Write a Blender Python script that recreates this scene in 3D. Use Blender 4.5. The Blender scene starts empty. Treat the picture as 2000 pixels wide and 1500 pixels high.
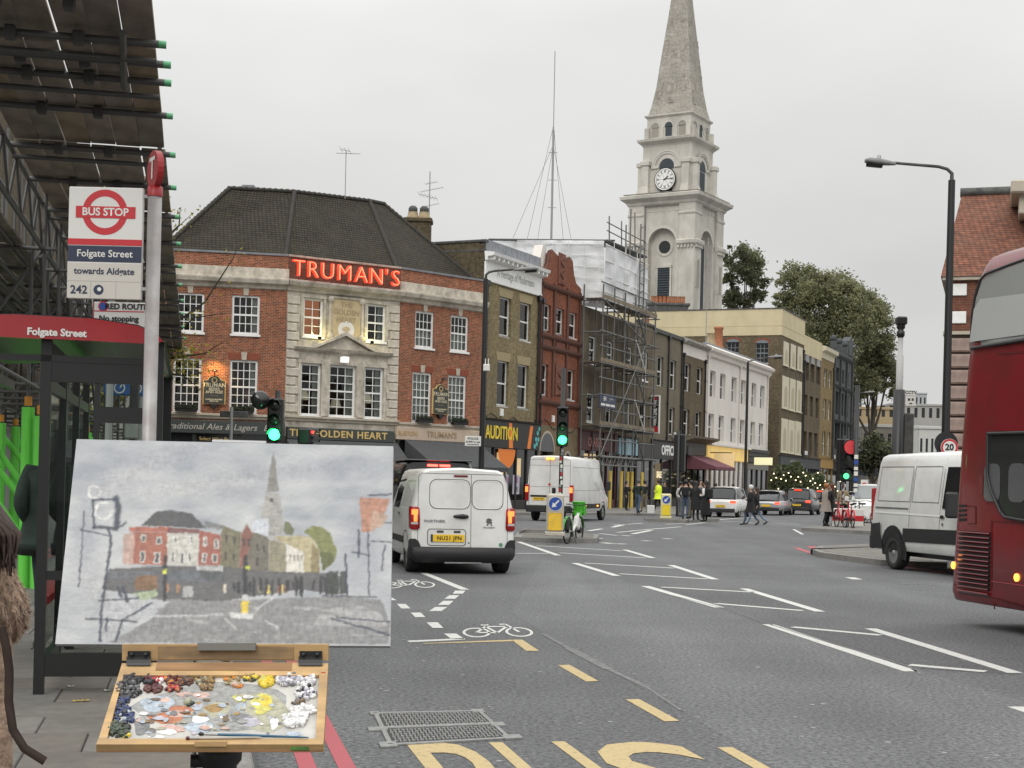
import bpy,bmesh,math,random
from mathutils import Vector,Matrix,noise
R=math.radians
rnd=random.Random(11)
sc=bpy.context.scene
COL=sc.collection
# ---------------------------------------------------------------- camera
F=2900.0
HOR=940.0
CAMZ=1.65
ROLL=R(1.4)
cr,sr=math.cos(ROLL),math.sin(ROLL)
cd=bpy.data.cameras.new('camera')
cd.sensor_width=36.0
cd.lens=36.0*F/2000.0
cd.shift_y=(HOR-750.0)/2000.0
cd.clip_start=0.1
cd.clip_end=2500.0
cam=bpy.data.objects.new('camera',cd)
COL.objects.link(cam)
cam.matrix_world=Matrix(((cr,-sr,0,0),(0,0,-1,0),(sr,cr,0,CAMZ),(0,0,0,1)))
sc.camera=cam
# ---------------------------------------------------------------- light
SUN_EL,SUN_AZ=R(38),R(200)
w=bpy.data.worlds.new('World')
sc.world=w
w.use_nodes=True
nt=w.node_tree
nt.nodes.clear()
N=nt.nodes.new
sky=N('ShaderNodeTexSky')
sky.sky_type='NISHITA'
sky.sun_disc=False
sky.sun_elevation=SUN_EL
sky.sun_rotation=SUN_AZ
sky.dust_density=4.0
hsv=N('ShaderNodeHueSaturation');hsv.inputs['Saturation'].default_value=0.10;hsv.inputs['Value'].default_value=0.5
nt.links.new(sky.outputs[0],hsv.inputs['Color'])
tc=N('ShaderNodeTexCoord')
sep=N('ShaderNodeSeparateXYZ');nt.links.new(tc.outputs['Generated'],sep.inputs[0])
mx=N('ShaderNodeMath');mx.operation='MAXIMUM';nt.links.new(sep.outputs[2],mx.inputs[0]);mx.inputs[1].default_value=0.0
# the overcast sky: brighter towards the zenith, as a standard overcast sky is
rm=N('ShaderNodeMapRange');rm.interpolation_type='SMOOTHSTEP'
nt.links.new(mx.outputs[0],rm.inputs[0])
rm.inputs[1].default_value=0.08;rm.inputs[2].default_value=1.0;rm.inputs[3].default_value=6.6;rm.inputs[4].default_value=20.0
ns=N('ShaderNodeTexNoise');ns.inputs['Scale'].default_value=3.2;ns.inputs['Detail'].default_value=3.0
mp=N('ShaderNodeMapping');mp.inputs['Scale'].default_value=(1,1,2.6)
nt.links.new(tc.outputs['Generated'],mp.inputs[0]);nt.links.new(mp.outputs[0],ns.inputs['Vector'])
nr=N('ShaderNodeMapRange');nt.links.new(ns.outputs[0],nr.inputs[0])
nr.inputs[1].default_value=0.25;nr.inputs[2].default_value=0.75;nr.inputs[3].default_value=0.90;nr.inputs[4].default_value=1.09
mu=N('ShaderNodeMath');mu.operation='MULTIPLY';nt.links.new(rm.outputs[0],mu.inputs[0]);nt.links.new(nr.outputs[0],mu.inputs[1])
cc=N('ShaderNodeMix');cc.data_type='RGBA';cc.blend_type='MULTIPLY';cc.inputs[0].default_value=1.0
nt.links.new(mu.outputs[0],cc.inputs[6]);cc.inputs[7].default_value=(1.0,1.005,0.99,1)
mm=N('ShaderNodeMix');mm.data_type='RGBA';mm.inputs[0].default_value=0.10
nt.links.new(cc.outputs[2],mm.inputs[6]);nt.links.new(hsv.outputs[0],mm.inputs[7])
bg=N('ShaderNodeBackground');bg.inputs[1].default_value=0.1
nt.links.new(mm.outputs[2],bg.inputs[0])
wo=N('ShaderNodeOutputWorld');nt.links.new(bg.outputs[0],wo.inputs[0])
sl=bpy.data.lights.new('sun','SUN');sl.energy=0.9;sl.angle=R(30);sl.color=(1.0,0.97,0.92)
so=bpy.data.objects.new('sun',sl);COL.objects.link(so)
_d=Vector((math.sin(SUN_AZ)*math.cos(SUN_EL),math.cos(SUN_AZ)*math.cos(SUN_EL),math.sin(SUN_EL)))
so.rotation_euler=_d.to_track_quat('Z','Y').to_euler()
so.location=(0,-20,60)
sc.view_settings.view_transform='Standard'
sc.view_settings.look='None'
sc.view_settings.exposure=0.12
sc.view_settings.gamma=1.0
sc.view_settings.use_curve_mapping=False
sc.cycles.max_bounces=6
sc.cycles.transparent_max_bounces=12
sc.cycles.use_denoising=True
# ---------------------------------------------------------------- space helpers
CAM=Vector((0,0,CAMZ))
def ray(px,py):
    u=(px-1000.0)/F;v=-(py-HOR)/F
    return Vector((u*cr-v*sr,1.0,u*sr+v*cr))
def G(px,py,z=0.0):
    r=ray(px,py);return CAM+r*((z-CAMZ)/r.z)
def AT(px,py,d):
    return CAM+ray(px,py)*d
def dirv(deg):  # bearing measured right of the view axis
    return Vector((math.sin(R(deg)),math.cos(R(deg)),0))
SA=-12.1  # bearing of the near street
SD=dirv(SA);SRT=Vector((math.cos(R(SA)),-math.sin(R(SA)),0))
def S(l,s,z=0.0):  # street frame: l right of the camera, s along
    return SD*s+SRT*l+Vector((0,0,z))
def frame(o,deg):  # local x runs along bearing deg, local y to its left (into a facade), z up
    x=dirv(deg);y=Vector((-x.y,x.x,0))
    return Matrix(((x.x,y.x,0,o[0]),(x.y,y.y,0,o[1]),(0,0,1,o[2]if len(o)>2 else 0),(0,0,0,1)))
SM=frame((0,0,0),SA)  # x = along the street, y = left
T=Matrix.Translation
def XF(x=0,y=0,z=0,rz=0,rx=0,ry=0):
    return T((x,y,z))@Matrix.Rotation(R(rz),4,'Z')@Matrix.Rotation(R(rx),4,'X')@Matrix.Rotation(R(ry),4,'Y')
# ---------------------------------------------------------------- mesh builder
class MB:
    def __init__(s):s.v=[];s.f=[];s.m=[];s.sm=[]
    def add(s,vs,fs,mi=0,M=None,smooth=False):
        b=len(s.v)
        for q in vs:
            q=Vector(q)
            s.v.append(M@q if M is not None else q)
        for f in fs:
            s.f.append([b+i for i in f]);s.m.append(mi);s.sm.append(smooth)
        return s
    def box(s,x0,x1,y0,y1,z0,z1,mi=0,M=None):
        return s.add([(x0,y0,z0),(x1,y0,z0),(x1,y1,z0),(x0,y1,z0),(x0,y0,z1),(x1,y0,z1),(x1,y1,z1),(x0,y1,z1)],
                     [(0,3,2,1),(4,5,6,7),(0,1,5,4),(1,2,6,5),(2,3,7,6),(3,0,4,7)],mi,M)
    def bbox(s,x0,x1,y0,y1,z0,z1,b=0.01,mi=0,M=None):  # box with bevelled edges
        o=[(x0,x1,y0+b,y1-b,z0+b,z1-b),(x0+b,x1-b,y0,y1,z0+b,z1-b),(x0+b,x1-b,y0+b,y1-b,z0,z1)]
        vs=[];idx={}
        def V(a,sx,sy,sz):
            k=(a,sx,sy,sz)
            if k not in idx:
                c=o[a];vs.append((c[0+sx],c[2+sy],c[4+sz]));idx[k]=len(vs)-1
            return idx[k]
        fs=[]
        B=(0,1)
        for sx in B:fs.append([V(0,sx,0,0),V(0,sx,1,0),V(0,sx,1,1),V(0,sx,0,1)][::1 if sx else-1])
        for sy in B:fs.append([V(1,0,sy,0),V(1,1,sy,0),V(1,1,sy,1),V(1,0,sy,1)][::-1 if sy else 1])
        for sz in B:fs.append([V(2,0,0,sz),V(2,1,0,sz),V(2,1,1,sz),V(2,0,1,sz)][::1 if sz else-1])
        for sx in B:
            for sy in B:fs.append([V(0,sx,sy,0),V(0,sx,sy,1),V(1,sx,sy,1),V(1,sx,sy,0)])
        for sx in B:
            for sz in B:fs.append([V(0,sx,0,sz),V(0,sx,1,sz),V(2,sx,1,sz),V(2,sx,0,sz)])
        for sy in B:
            for sz in B:fs.append([V(1,0,sy,sz),V(1,1,sy,sz),V(2,1,sy,sz),V(2,0,sy,sz)])
        for sx in B:
            for sy in B:
                for sz in B:fs.append([V(0,sx,sy,sz),V(1,sx,sy,sz),V(2,sx,sy,sz)])
        return s.add(vs,fs,mi,M)
    def tube(s,p0,p1,r0,r1=None,n=8,mi=0,M=None,cap=True,smooth=True):
        p0=Vector(p0);p1=Vector(p1);r1=r0 if r1 is None else r1
        d=(p1-p0)
        if d.length<1e-6:return s
        d.normalize();a=d.orthogonal().normalized();b=d.cross(a)
        vs=[]
        for p,r in((p0,r0),(p1,r1)):
            for i in range(n):
                t=2*math.pi*i/n;vs.append(p+(a*math.cos(t)+b*math.sin(t))*r)
        s.add(vs,[(i,(i+1)%n,n+(i+1)%n,n+i)for i in range(n)],mi,M,smooth)
        if cap:s.add(vs,[tuple(range(n))[::-1],tuple(range(n,2*n))],mi,M)
        return s
    def path(s,pts,r,n=8,mi=0,M=None):
        pts=[Vector(p)for p in pts];rs=r if isinstance(r,(list,tuple))else[r]*len(pts)
        ref=None;rings=[]
        for i,p in enumerate(pts):
            d=(pts[min(i+1,len(pts)-1)]-pts[max(i-1,0)]).normalized()
            if ref is None:ref=d.orthogonal().normalized()
            ref=(ref-d*ref.dot(d)).normalized();b=d.cross(ref)
            rings.append([p+(ref*math.cos(2*math.pi*k/n)+b*math.sin(2*math.pi*k/n))*rs[i]for k in range(n)])
        return s.loft(rings,True,True,mi,M,True)
    def loft(s,rings,closed=True,caps=True,mi=0,M=None,smooth=True):
        n=len(rings[0]);vs=[p for r in rings for p in r];fs=[]
        for i in range(len(rings)-1):
            for k in range(n if closed else n-1):
                k2=(k+1)%n
                fs.append((i*n+k,i*n+k2,(i+1)*n+k2,(i+1)*n+k))
        s.add(vs,fs,mi,M,smooth)
        if caps:
            s.add(rings[0],[tuple(range(n))[::-1]],mi,M);s.add(rings[-1],[tuple(range(n))],mi,M)
        return s
    def lathe(s,prof,n=16,mi=0,M=None,smooth=True):  # prof: (r, z)
        if len(prof)==4 and prof[0][0]==0:smooth=False
        return s.loft([[Vector((r*math.cos(2*math.pi*k/n),r*math.sin(2*math.pi*k/n),z))for k in range(n)]for r,z in prof],True,True,mi,M,smooth)
    def prism(s,poly,y0,y1,mi=0,M=None):  # poly in (x, z), thickness along y
        n=len(poly)
        vs=[(x,y0,z)for x,z in poly]+[(x,y1,z)for x,z in poly]
        return s.add(vs,[tuple(range(n)),tuple(range(n,2*n))[::-1]]+[(i,n+i,n+(i+1)%n,(i+1)%n)for i in range(n)],mi,M)
    def slab(s,poly,z0,z1,mi=0,M=None):  # poly in (x, y), thickness along z
        n=len(poly)
        vs=[(p[0],p[1],z0)for p in poly]+[(p[0],p[1],z1)for p in poly]
        return s.add(vs,[tuple(range(n))[::-1],tuple(range(n,2*n))]+[(i,(i+1)%n,n+(i+1)%n,n+i)for i in range(n)],mi,M)
    def disc(s,c,r,n=20,axis='y',mi=0,M=None,r2=None,a0=0,a1=360):
        pts=[]
        for i in range(n+(0 if a1-a0>=360 else 1)):
            t=R(a0+(a1-a0)*i/n);ca,sa=math.cos(t),math.sin(t)
            pts.append((ca,sa))
        def P(ca,sa,rr):
            return(c[0]+ca*rr,c[1],c[2]+sa*rr)if axis=='y' else((c[0],c[1]+ca*rr,c[2]+sa*rr)if axis=='x' else(c[0]+ca*rr,c[1]+sa*rr,c[2]))
        if r2 is None:return s.add([P(a,b,r)for a,b in pts],[tuple(range(len(pts)))],mi,M)
        m=len(pts);vs=[P(a,b,r)for a,b in pts]+[P(a,b,r2)for a,b in pts]
        return s.add(vs,[(i,(i+1)%m,m+(i+1)%m,m+i)for i in range(m if a1-a0>=360 else m-1)],mi,M)
    def sphere(s,c,r,n=10,m=7,mi=0,M=None,sc3=(1,1,1)):
        rings=[]
        for j in range(1,m):
            ph=math.pi*j/m
            rings.append([Vector((c[0]+sc3[0]*r*math.sin(ph)*math.cos(2*math.pi*k/n),c[1]+sc3[1]*r*math.sin(ph)*math.sin(2*math.pi*k/n),c[2]-sc3[2]*r*math.cos(ph)))for k in range(n)])
        return s.loft(rings,True,True,mi,M,True)
    def mesh(s,name,mats):
        me=bpy.data.meshes.new(name)
        me.from_pydata([tuple(v)for v in s.v],[],s.f)
        for m in(mats if isinstance(mats,(list,tuple))else[mats]):me.materials.append(m)
        me.polygons.foreach_set('material_index',s.m)
        me.polygons.foreach_set('use_smooth',s.sm)
        me.update()
        return me
def link(name,me,parent=None,M=None):
    o=bpy.data.objects.new(name,me);COL.objects.link(o)
    if parent is not None:o.parent=parent
    if M is not None:o.matrix_local=M
    return o
def fixn(me):
    b=bmesh.new();b.from_mesh(me)
    bmesh.ops.recalc_face_normals(b,faces=b.faces);b.to_mesh(me);b.free()
def P(mb,name,mats,parent=None,M=None,fix=True):
    me=mb.mesh(name,mats)
    if fix:fixn(me)
    return link(name,me,parent,M)
def tag(o,label,cat,group=None):
    o['label']=label;o['category']=cat
    if group:o['group']=group
    return o
def thing(name,M,label,cat,group=None):
    o=bpy.data.objects.new(name,None);COL.objects.link(o);o.empty_display_size=0.3
    o.matrix_world=M
    return tag(o,label,cat,group)
def struct(o):o['kind']='structure';return o
def stuff(o):o['kind']='stuff';return o
def dup(o,parent=None,M=None):
    c=o.copy();COL.objects.link(c)
    if parent is not None:c.parent=parent;c.matrix_local=o.matrix_local.copy()
    if M is not None:c.matrix_world=M
    for ch in list(o.children):dup(ch,c)
    return c
_UNIT={}
def rod(name,p0,p1,r,mat,parent=None,n=7):  # a tube that shares one unit mesh per material
    k=(mat.name,n)
    if k not in _UNIT:
        _UNIT[k]=MB().tube((0,0,0),(0,0,1),1.0,n=n).mesh('tube',mat)
    p0=Vector(p0);p1=Vector(p1);d=p1-p0
    M=T(p0)@d.to_track_quat('Z','Y').to_matrix().to_4x4()@Matrix.Diagonal((r,r,d.length,1))
    return link(name,_UNIT[k],parent,M)
_TX={}
def text(s,size=1.0,bold=0.0,depth=0.0,align='CENTER',sx=1.0,spacing=1.0):  # text mesh in the xz plane facing -y
    k=(s,size,bold,depth,align,sx,spacing)
    if k not in _TX:
        cu=bpy.data.curves.new('text','FONT');cu.body=s;cu.size=size;cu.offset=bold;cu.extrude=depth
        cu.align_x=align;cu.align_y='CENTER';cu.resolution_u=3;cu.space_character=spacing
        ob=bpy.data.objects.new('text',cu)
        me=bpy.data.meshes.new_from_object(ob)
        bpy.data.objects.remove(ob);bpy.data.curves.remove(cu)
        me.transform(Matrix.Rotation(R(90),4,'X')@Matrix.Diagonal((sx,1,1,1)))
        _TX[k]=me
    return _TX[k]
def lettering(s,size,mat,parent,M,name='lettering',**kw):
    me=text(s,size,**kw).copy();me.materials.clear();me.materials.append(mat)
    return link(name,me,parent,M)
# ---------------------------------------------------------------- materials
_M={}
def mat(name,col,rough=0.6,metal=0.0,var=0.0,vscale=8.0,bump=0.0,bscale=60.0,emit=None,estr=0.0,spec=0.5,coat=0.0,dirt=None,dscale=1.2,damt=0.5,stretch=(1,1,1),streak=0.0):
    if name in _M:return _M[name]
    m=bpy.data.materials.new(name);m.use_nodes=True;_M[name]=m
    t=m.node_tree;b=t.nodes['Principled BSDF'];L=t.links.new
    b.inputs['Base Color'].default_value=(*col,1);b.inputs['Roughness'].default_value=rough;b.inputs['Metallic'].default_value=metal
    b.inputs['Specular IOR Level'].default_value=spec
    if coat:b.inputs['Coat Weight'].default_value=coat;b.inputs['Coat Roughness'].default_value=0.08
    if emit:b.inputs['Emission Color'].default_value=(*emit,1);b.inputs['Emission Strength'].default_value=estr
    if not(var or bump or dirt):return m
    tcn=t.nodes.new('ShaderNodeTexCoord');mpn=t.nodes.new('ShaderNodeMapping');mpn.inputs['Scale'].default_value=stretch
    L(tcn.outputs['Object'],mpn.inputs[0])
    out=None
    if var:
        n1=t.nodes.new('ShaderNodeTexNoise');n1.inputs['Scale'].default_value=vscale;n1.inputs['Detail'].default_value=6
        L(mpn.outputs[0],n1.inputs['Vector'])
        r1=t.nodes.new('ShaderNodeMapRange');L(n1.outputs[0],r1.inputs[0])
        r1.inputs[1].default_value=0.3;r1.inputs[2].default_value=0.7;r1.inputs[3].default_value=1-var;r1.inputs[4].default_value=1+var
        x=t.nodes.new('ShaderNodeVectorMath');x.operation='SCALE';x.inputs[0].default_value=col;L(r1.outputs[0],x.inputs['Scale'])
        out=x.outputs[0]
    if dirt:
        n2=t.nodes.new('ShaderNodeTexNoise');n2.inputs['Scale'].default_value=dscale;n2.inputs['Detail'].default_value=7;n2.inputs['Roughness'].default_value=0.65
        mp2=t.nodes.new('ShaderNodeMapping');mp2.inputs['Scale'].default_value=(1,1,1-0.85*streak);mp2.inputs['Location'].default_value=(3.1,1.7,0.4)
        L(tcn.outputs['Object'],mp2.inputs[0]);L(mp2.outputs[0],n2.inputs['Vector'])
        r2=t.nodes.new('ShaderNodeMapRange');L(n2.outputs[0],r2.inputs[0])
        r2.inputs[1].default_value=0.42;r2.inputs[2].default_value=0.72;r2.inputs[3].default_value=0;r2.inputs[4].default_value=damt
        mixn=t.nodes.new('ShaderNodeMix');mixn.data_type='RGBA'
        L(r2.outputs[0],mixn.inputs[0]);mixn.inputs[7].default_value=(*dirt,1)
        if out is not None:L(out,mixn.inputs[6])
        else:mixn.inputs[6].default_value=(*col,1)
        out=mixn.outputs[2]
    if out is not None:L(out,b.inputs['Base Color'])
    if bump:
        n3=t.nodes.new('ShaderNodeTexNoise');n3.inputs['Scale'].default_value=bscale;n3.inputs['Detail'].default_value=4
        L(mpn.outputs[0],n3.inputs['Vector'])
        bp=t.nodes.new('ShaderNodeBump');bp.inputs['Strength'].default_value=bump;bp.inputs['Distance'].default_value=0.02
        L(n3.outputs[0],bp.inputs['Height']);L(bp.outputs[0],b.inputs['Normal'])
    return m
def brick(name,c1,c2,mortar,bw=0.225,bh=0.075,ms=0.008,soot=(0.05,0.045,0.04),samt=0.5,sscale=0.5,bias=0.0,rough=0.85,bump=0.35,offset=0.5,streak=0.4):
    if name in _M:return _M[name]
    m=bpy.data.materials.new(name);m.use_nodes=True;_M[name]=m
    t=m.node_tree;b=t.nodes['Principled BSDF'];L=t.links.new;N=t.nodes.new
    b.inputs['Roughness'].default_value=rough;b.inputs['Specular IOR Level'].default_value=0.25
    tcn=N('ShaderNodeTexCoord');sp=N('ShaderNodeSeparateXYZ');L(tcn.outputs['Object'],sp.inputs[0])
    ad=N('ShaderNodeMath');L(sp.outputs[0],ad.inputs[0]);L(sp.outputs[1],ad.inputs[1])
    cb=N('ShaderNodeCombineXYZ');L(ad.outputs[0],cb.inputs[0]);L(sp.outputs[2],cb.inputs[1])
    br=N('ShaderNodeTexBrick');L(cb.outputs[0],br.inputs['Vector'])
    br.inputs['Scale'].default_value=1.0;br.inputs['Brick Width'].default_value=bw;br.inputs['Row Height'].default_value=bh
    br.inputs['Mortar Size'].default_value=ms;br.inputs['Mortar Smooth'].default_value=0.3;br.inputs['Bias'].default_value=bias
    br.inputs['Color1'].default_value=(*c1,1);br.inputs['Color2'].default_value=(*c2,1);br.inputs['Mortar'].default_value=(*mortar,1);br.offset=offset
    n1=N('ShaderNodeTexNoise');n1.inputs['Scale'].default_value=5.0;n1.inputs['Detail'].default_value=5;L(tcn.outputs['Object'],n1.inputs['Vector'])
    r1=N('ShaderNodeMapRange');L(n1.outputs[0],r1.inputs[0]);r1.inputs[1].default_value=.3;r1.inputs[2].default_value=.7;r1.inputs[3].default_value=.72;r1.inputs[4].default_value=1.28
    x=N('ShaderNodeVectorMath');x.operation='SCALE';L(br.outputs[0],x.inputs[0]);L(r1.outputs[0],x.inputs['Scale'])
    n2=N('ShaderNodeTexNoise');n2.inputs['Scale'].default_value=sscale;n2.inputs['Detail'].default_value=8;n2.inputs['Roughness'].default_value=.7
    mp2=N('ShaderNodeMapping');mp2.inputs['Scale'].default_value=(1,1,1-.7*streak);L(tcn.outputs['Object'],mp2.inputs[0]);L(mp2.outputs[0],n2.inputs['Vector'])
    r2=N('ShaderNodeMapRange');L(n2.outputs[0],r2.inputs[0]);r2.inputs[1].default_value=.4;r2.inputs[2].default_value=.75;r2.inputs[4].default_value=samt
    mixn=N('ShaderNodeMix');mixn.data_type='RGBA';L(r2.outputs[0],mixn.inputs[0]);L(x.outputs[0],mixn.inputs[6]);mixn.inputs[7].default_value=(*soot,1)
    L(mixn.outputs[2],b.inputs['Base Color'])
    bp=N('ShaderNodeBump');bp.inputs['Strength'].default_value=bump;bp.inputs['Distance'].default_value=.01;bp.invert=True
    L(br.outputs['Fac'],bp.inputs['Height']);L(bp.outputs[0],b.inputs['Normal'])
    return m
def thin_glass(name,tint=(0.75,0.8,0.78),ior=1.5,rough=0.02,solid=0.0,body=(0.02,0.02,0.02)):
    if name in _M:return _M[name]
    m=bpy.data.materials.new(name);m.use_nodes=True;_M[name]=m
    t=m.node_tree;L=t.links.new;N=t.nodes.new;t.nodes.clear()
    tr=N('ShaderNodeBsdfTransparent');tr.inputs[0].default_value=(*tint,1)
    gl=N('ShaderNodeBsdfGlossy');gl.inputs['Roughness'].default_value=rough;gl.inputs[0].default_value=(1,1,1,1)
    fr=N('ShaderNodeFresnel');fr.inputs[0].default_value=ior
    ml=N('ShaderNodeMath');ml.operation='MULTIPLY';ml.inputs[1].default_value=1.0;ml.use_clamp=True;L(fr.outputs[0],ml.inputs[0])
    mix=N('ShaderNodeMixShader');L(ml.outputs[0],mix.inputs[0]);L(tr.outputs[0],mix.inputs[1]);L(gl.outputs[0],mix.inputs[2])
    o=N('ShaderNodeOutputMaterial');L(mix.outputs[0],o.inputs[0])
    return m
def lamp_mat(name,col,strength):
    return mat(name,(0.02,0.02,0.02),0.4,emit=col,estr=strength)
WHITE=mat('white_paint',(.80,.80,.78),.5,var=.06,vscale=6)
BLACK=mat('black_paint',(.012,.012,.013),.4)
STEEL=mat('galvanised_steel',(.30,.30,.29),.55,.35,var=.25,vscale=4)
DKSTEEL=mat('dark_weathered_steel',(.075,.075,.072),.7,.2,var=.4,vscale=5)
def leafmat(name,col,**kw):
    m=mat(name,col,.7,**kw);t=m.node_tree;b=t.nodes['Principled BSDF'];tl=t.nodes.new('ShaderNodeBsdfTranslucent');mx_=t.nodes.new('ShaderNodeMixShader');mx_.inputs[0].default_value=.45
    src=b.inputs['Base Color'].links
    if src:t.links.new(src[0].from_socket,tl.inputs[0])
    else:tl.inputs[0].default_value=(*col,1)
    t.links.new(b.outputs[0],mx_.inputs[1]);t.links.new(tl.outputs[0],mx_.inputs[2]);t.links.new(mx_.outputs[0],t.nodes['Material Output'].inputs[0]);return m
GLASS=thin_glass('window_glass')
DGLASS=mat('dark_glass',(.010,.011,.012),.06,spec=.6)
CURTAIN=mat('net_curtain',(.55,.55,.52),.9,var=.12,vscale=20)
RUBBER=mat('tyre_rubber',(.018,.018,.018),.85,bump=.2,bscale=80)
GRANITE=mat('granite_kerb',(.23,.22,.205),.85,var=.25,vscale=30,bump=.3,bscale=70,dirt=(.09,.085,.08),dscale=2)
LEAD=mat('lead_sheet',(.22,.23,.25),.6,var=.2,vscale=3)
GOLD=mat('gold_lettering',(.62,.44,.17),.45)
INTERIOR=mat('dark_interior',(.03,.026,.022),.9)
PLASTICBLK=mat('black_plastic',(.02,.02,.021),.55,bump=.1,bscale=200)
# ================================================================ ground, road, pavements, markings
def asphalt(k=1.0,name='asphalt'):
    m=bpy.data.materials.new(name);m.use_nodes=True;t=m.node_tree;b=t.nodes['Principled BSDF'];L=t.links.new;N=t.nodes.new
    tcn=N('ShaderNodeTexCoord')
    vo=N('ShaderNodeTexVoronoi');vo.inputs['Scale'].default_value=55;L(tcn.outputs['Object'],vo.inputs['Vector'])
    n1=N('ShaderNodeTexNoise');n1.inputs['Scale'].default_value=27;n1.inputs['Detail'].default_value=5;n1.inputs['Roughness'].default_value=.8;L(tcn.outputs['Object'],n1.inputs['Vector'])
    n2=N('ShaderNodeTexNoise');n2.inputs['Scale'].default_value=.35;n2.inputs['Detail'].default_value=8;n2.inputs['Roughness'].default_value=.6;L(tcn.outputs['Object'],n2.inputs['Vector'])
    mp=N('ShaderNodeMapping');mp.inputs['Rotation'].default_value=(0,0,R(SA));mp.inputs['Scale'].default_value=(1.1,.05,1)  # wheel tracks along the road
    L(tcn.outputs['Object'],mp.inputs[0])
    n3=N('ShaderNodeTexNoise');n3.inputs['Scale'].default_value=.8;n3.inputs['Detail'].default_value=3;L(mp.outputs[0],n3.inputs['Vector'])
    ramp=N('ShaderNodeValToRGB');L(n1.outputs[0],ramp.inputs[0])
    ramp.color_ramp.elements[0].position=.36;ramp.color_ramp.elements[0].color=(.040,.0415,.043,1)
    ramp.color_ramp.elements[1].position=.66;ramp.color_ramp.elements[1].color=(.212,.215,.220,1)
    r2=N('ShaderNodeMapRange');L(n2.outputs[0],r2.inputs[0]);r2.inputs[1].default_value=.3;r2.inputs[2].default_value=.7;r2.inputs[3].default_value=.82;r2.inputs[4].default_value=1.16
    r3=N('ShaderNodeMapRange');L(n3.outputs[0],r3.inputs[0]);r3.inputs[1].default_value=.35;r3.inputs[2].default_value=.65;r3.inputs[3].default_value=.90*k;r3.inputs[4].default_value=1.10*k
    mu=N('ShaderNodeMath');mu.operation='MULTIPLY';L(r2.outputs[0],mu.inputs[0]);L(r3.outputs[0],mu.inputs[1])
    x=N('ShaderNodeVectorMath');x.operation='SCALE';L(ramp.outputs[0],x.inputs[0]);L(mu.outputs[0],x.inputs['Scale'])
    L(x.outputs[0],b.inputs['Base Color']);b.inputs['Roughness'].default_value=.82;b.inputs['Specular IOR Level'].default_value=.3
    bp=N('ShaderNodeBump');bp.inputs['Strength'].default_value=.5;bp.inputs['Distance'].default_value=.008;L(n1.outputs[0],bp.inputs['Height']);L(bp.outputs[0],b.inputs['Normal'])
    return m
ASPH=asphalt()
g=MB().add([(-900,-60,0),(900,-60,0),(900,1600,0),(-900,1600,0)],[(0,1,2,3)])
road=struct(P(g,'road',ASPH))
def paint(name,col,wear):
    m=bpy.data.materials.new(name);m.use_nodes=True;t=m.node_tree;b=t.nodes['Principled BSDF'];L=t.links.new;N=t.nodes.new
    tcn=N('ShaderNodeTexCoord');n1=N('ShaderNodeTexNoise');n1.inputs['Scale'].default_value=22;n1.inputs['Detail'].default_value=6;n1.inputs['Roughness'].default_value=.75
    L(tcn.outputs['Object'],n1.inputs['Vector'])
    r=N('ShaderNodeMapRange');L(n1.outputs[0],r.inputs[0]);r.inputs[1].default_value=.52;r.inputs[2].default_value=.72;r.inputs[4].default_value=wear
    mx=N('ShaderNodeMix');mx.data_type='RGBA';L(r.outputs[0],mx.inputs[0]);mx.inputs[6].default_value=(*col,1);mx.inputs[7].default_value=(.10,.10,.10,1)
    L(mx.outputs[2],b.inputs['Base Color']);b.inputs['Roughness'].default_value=.7
    return m
MWHITE=paint('road_white',(.58,.58,.55),.7)
MYEL=paint('road_yellow',(.50,.385,.19),.75)
MRED=paint('road_red',(.40,.085,.10),.45)
MZ=0.004
def marking(name,polys,m,z=MZ,label=None):  # polygons given as ground points
    mb=MB()
    for p in polys:mb.add([(q.x,q.y,z)for q in p],[tuple(range(len(p)))])
    me=mb.mesh(name,m)
    for pl in me.polygons:
        if pl.normal.z<0:pl.flip()
    return struct(link(name,me))
def pix(*pts):return[G(x,y)for x,y in pts]
def strip(a,b,wd):  # a painted line of real width between two photo points
    A=G(*a);B=G(*b);d=(B-A).normalized();n=Vector((-d.y,d.x,0))*wd/2
    return[A-n,B-n,B+n,A+n]
# hatched area in the middle of the road
marking('hatched_marking',[strip(a,b,.15)for a,b in[
    ((1012,1058),(1090,1085)),((1122,1100),(1205,1125)),((1260,1145),(1405,1187)),((1500,1220),(1780,1312)),((1985,1381),(2060,1406)),
    ((1220,1074),(1275,1090)),((1310,1104),(1397,1132)),((1453,1150),(1602,1195)),((1700,1228),(1983,1315)),
    ((1048,1066),(1215,1076)),((1092,1080),(1262,1090)),((1142,1100),(1318,1110)),((1210,1121),(1382,1131)),
    ((1292,1147),(1473,1157)),((1398,1179),(1568,1193)),((1548,1225),(1720,1241)),((1776,1299),(1925,1312)),((1008,1081),(1075,1081))]],MWHITE)
# far side of the junction
marking('junction_marking',[strip(a,b,w_)for a,b,w_ in[
    ((1150,1037),(1175,1033),.2),((1196,1030),(1222,1024),.2),((1198,1026),(1255,1022),.15),((1205,1040),(1262,1035),.15),((1235,1043),(1272,1036),.2),
    ((1300,1024),(1372,1021),.15),((1340,1025),(1378,1021),.15),((1170,1042),(1205,1046),.15),((1232,1037),(1330,1029),.15),((1410,1018),(1470,1021),.15),((1440,1012),(1478,1010),.2),((1505,1021),(1562,1024),.15),((1448,1022),(1560,1026),.12),((1405,1015),(1440,1012),.15),
    ((1550,1034),(1568,1044),.12),((1155,1050),(1172,1052),.3),((1176,1060),(1196,1062),.3),((1205,1062),(1222,1063),.3),((1215,1046),(1232,1047),.3),((1295,1052),(1312,1053),.3),((1255,1056),(1270,1057),.3),((1660,1128),(1675,1132),.2)]],MWHITE)
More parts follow.
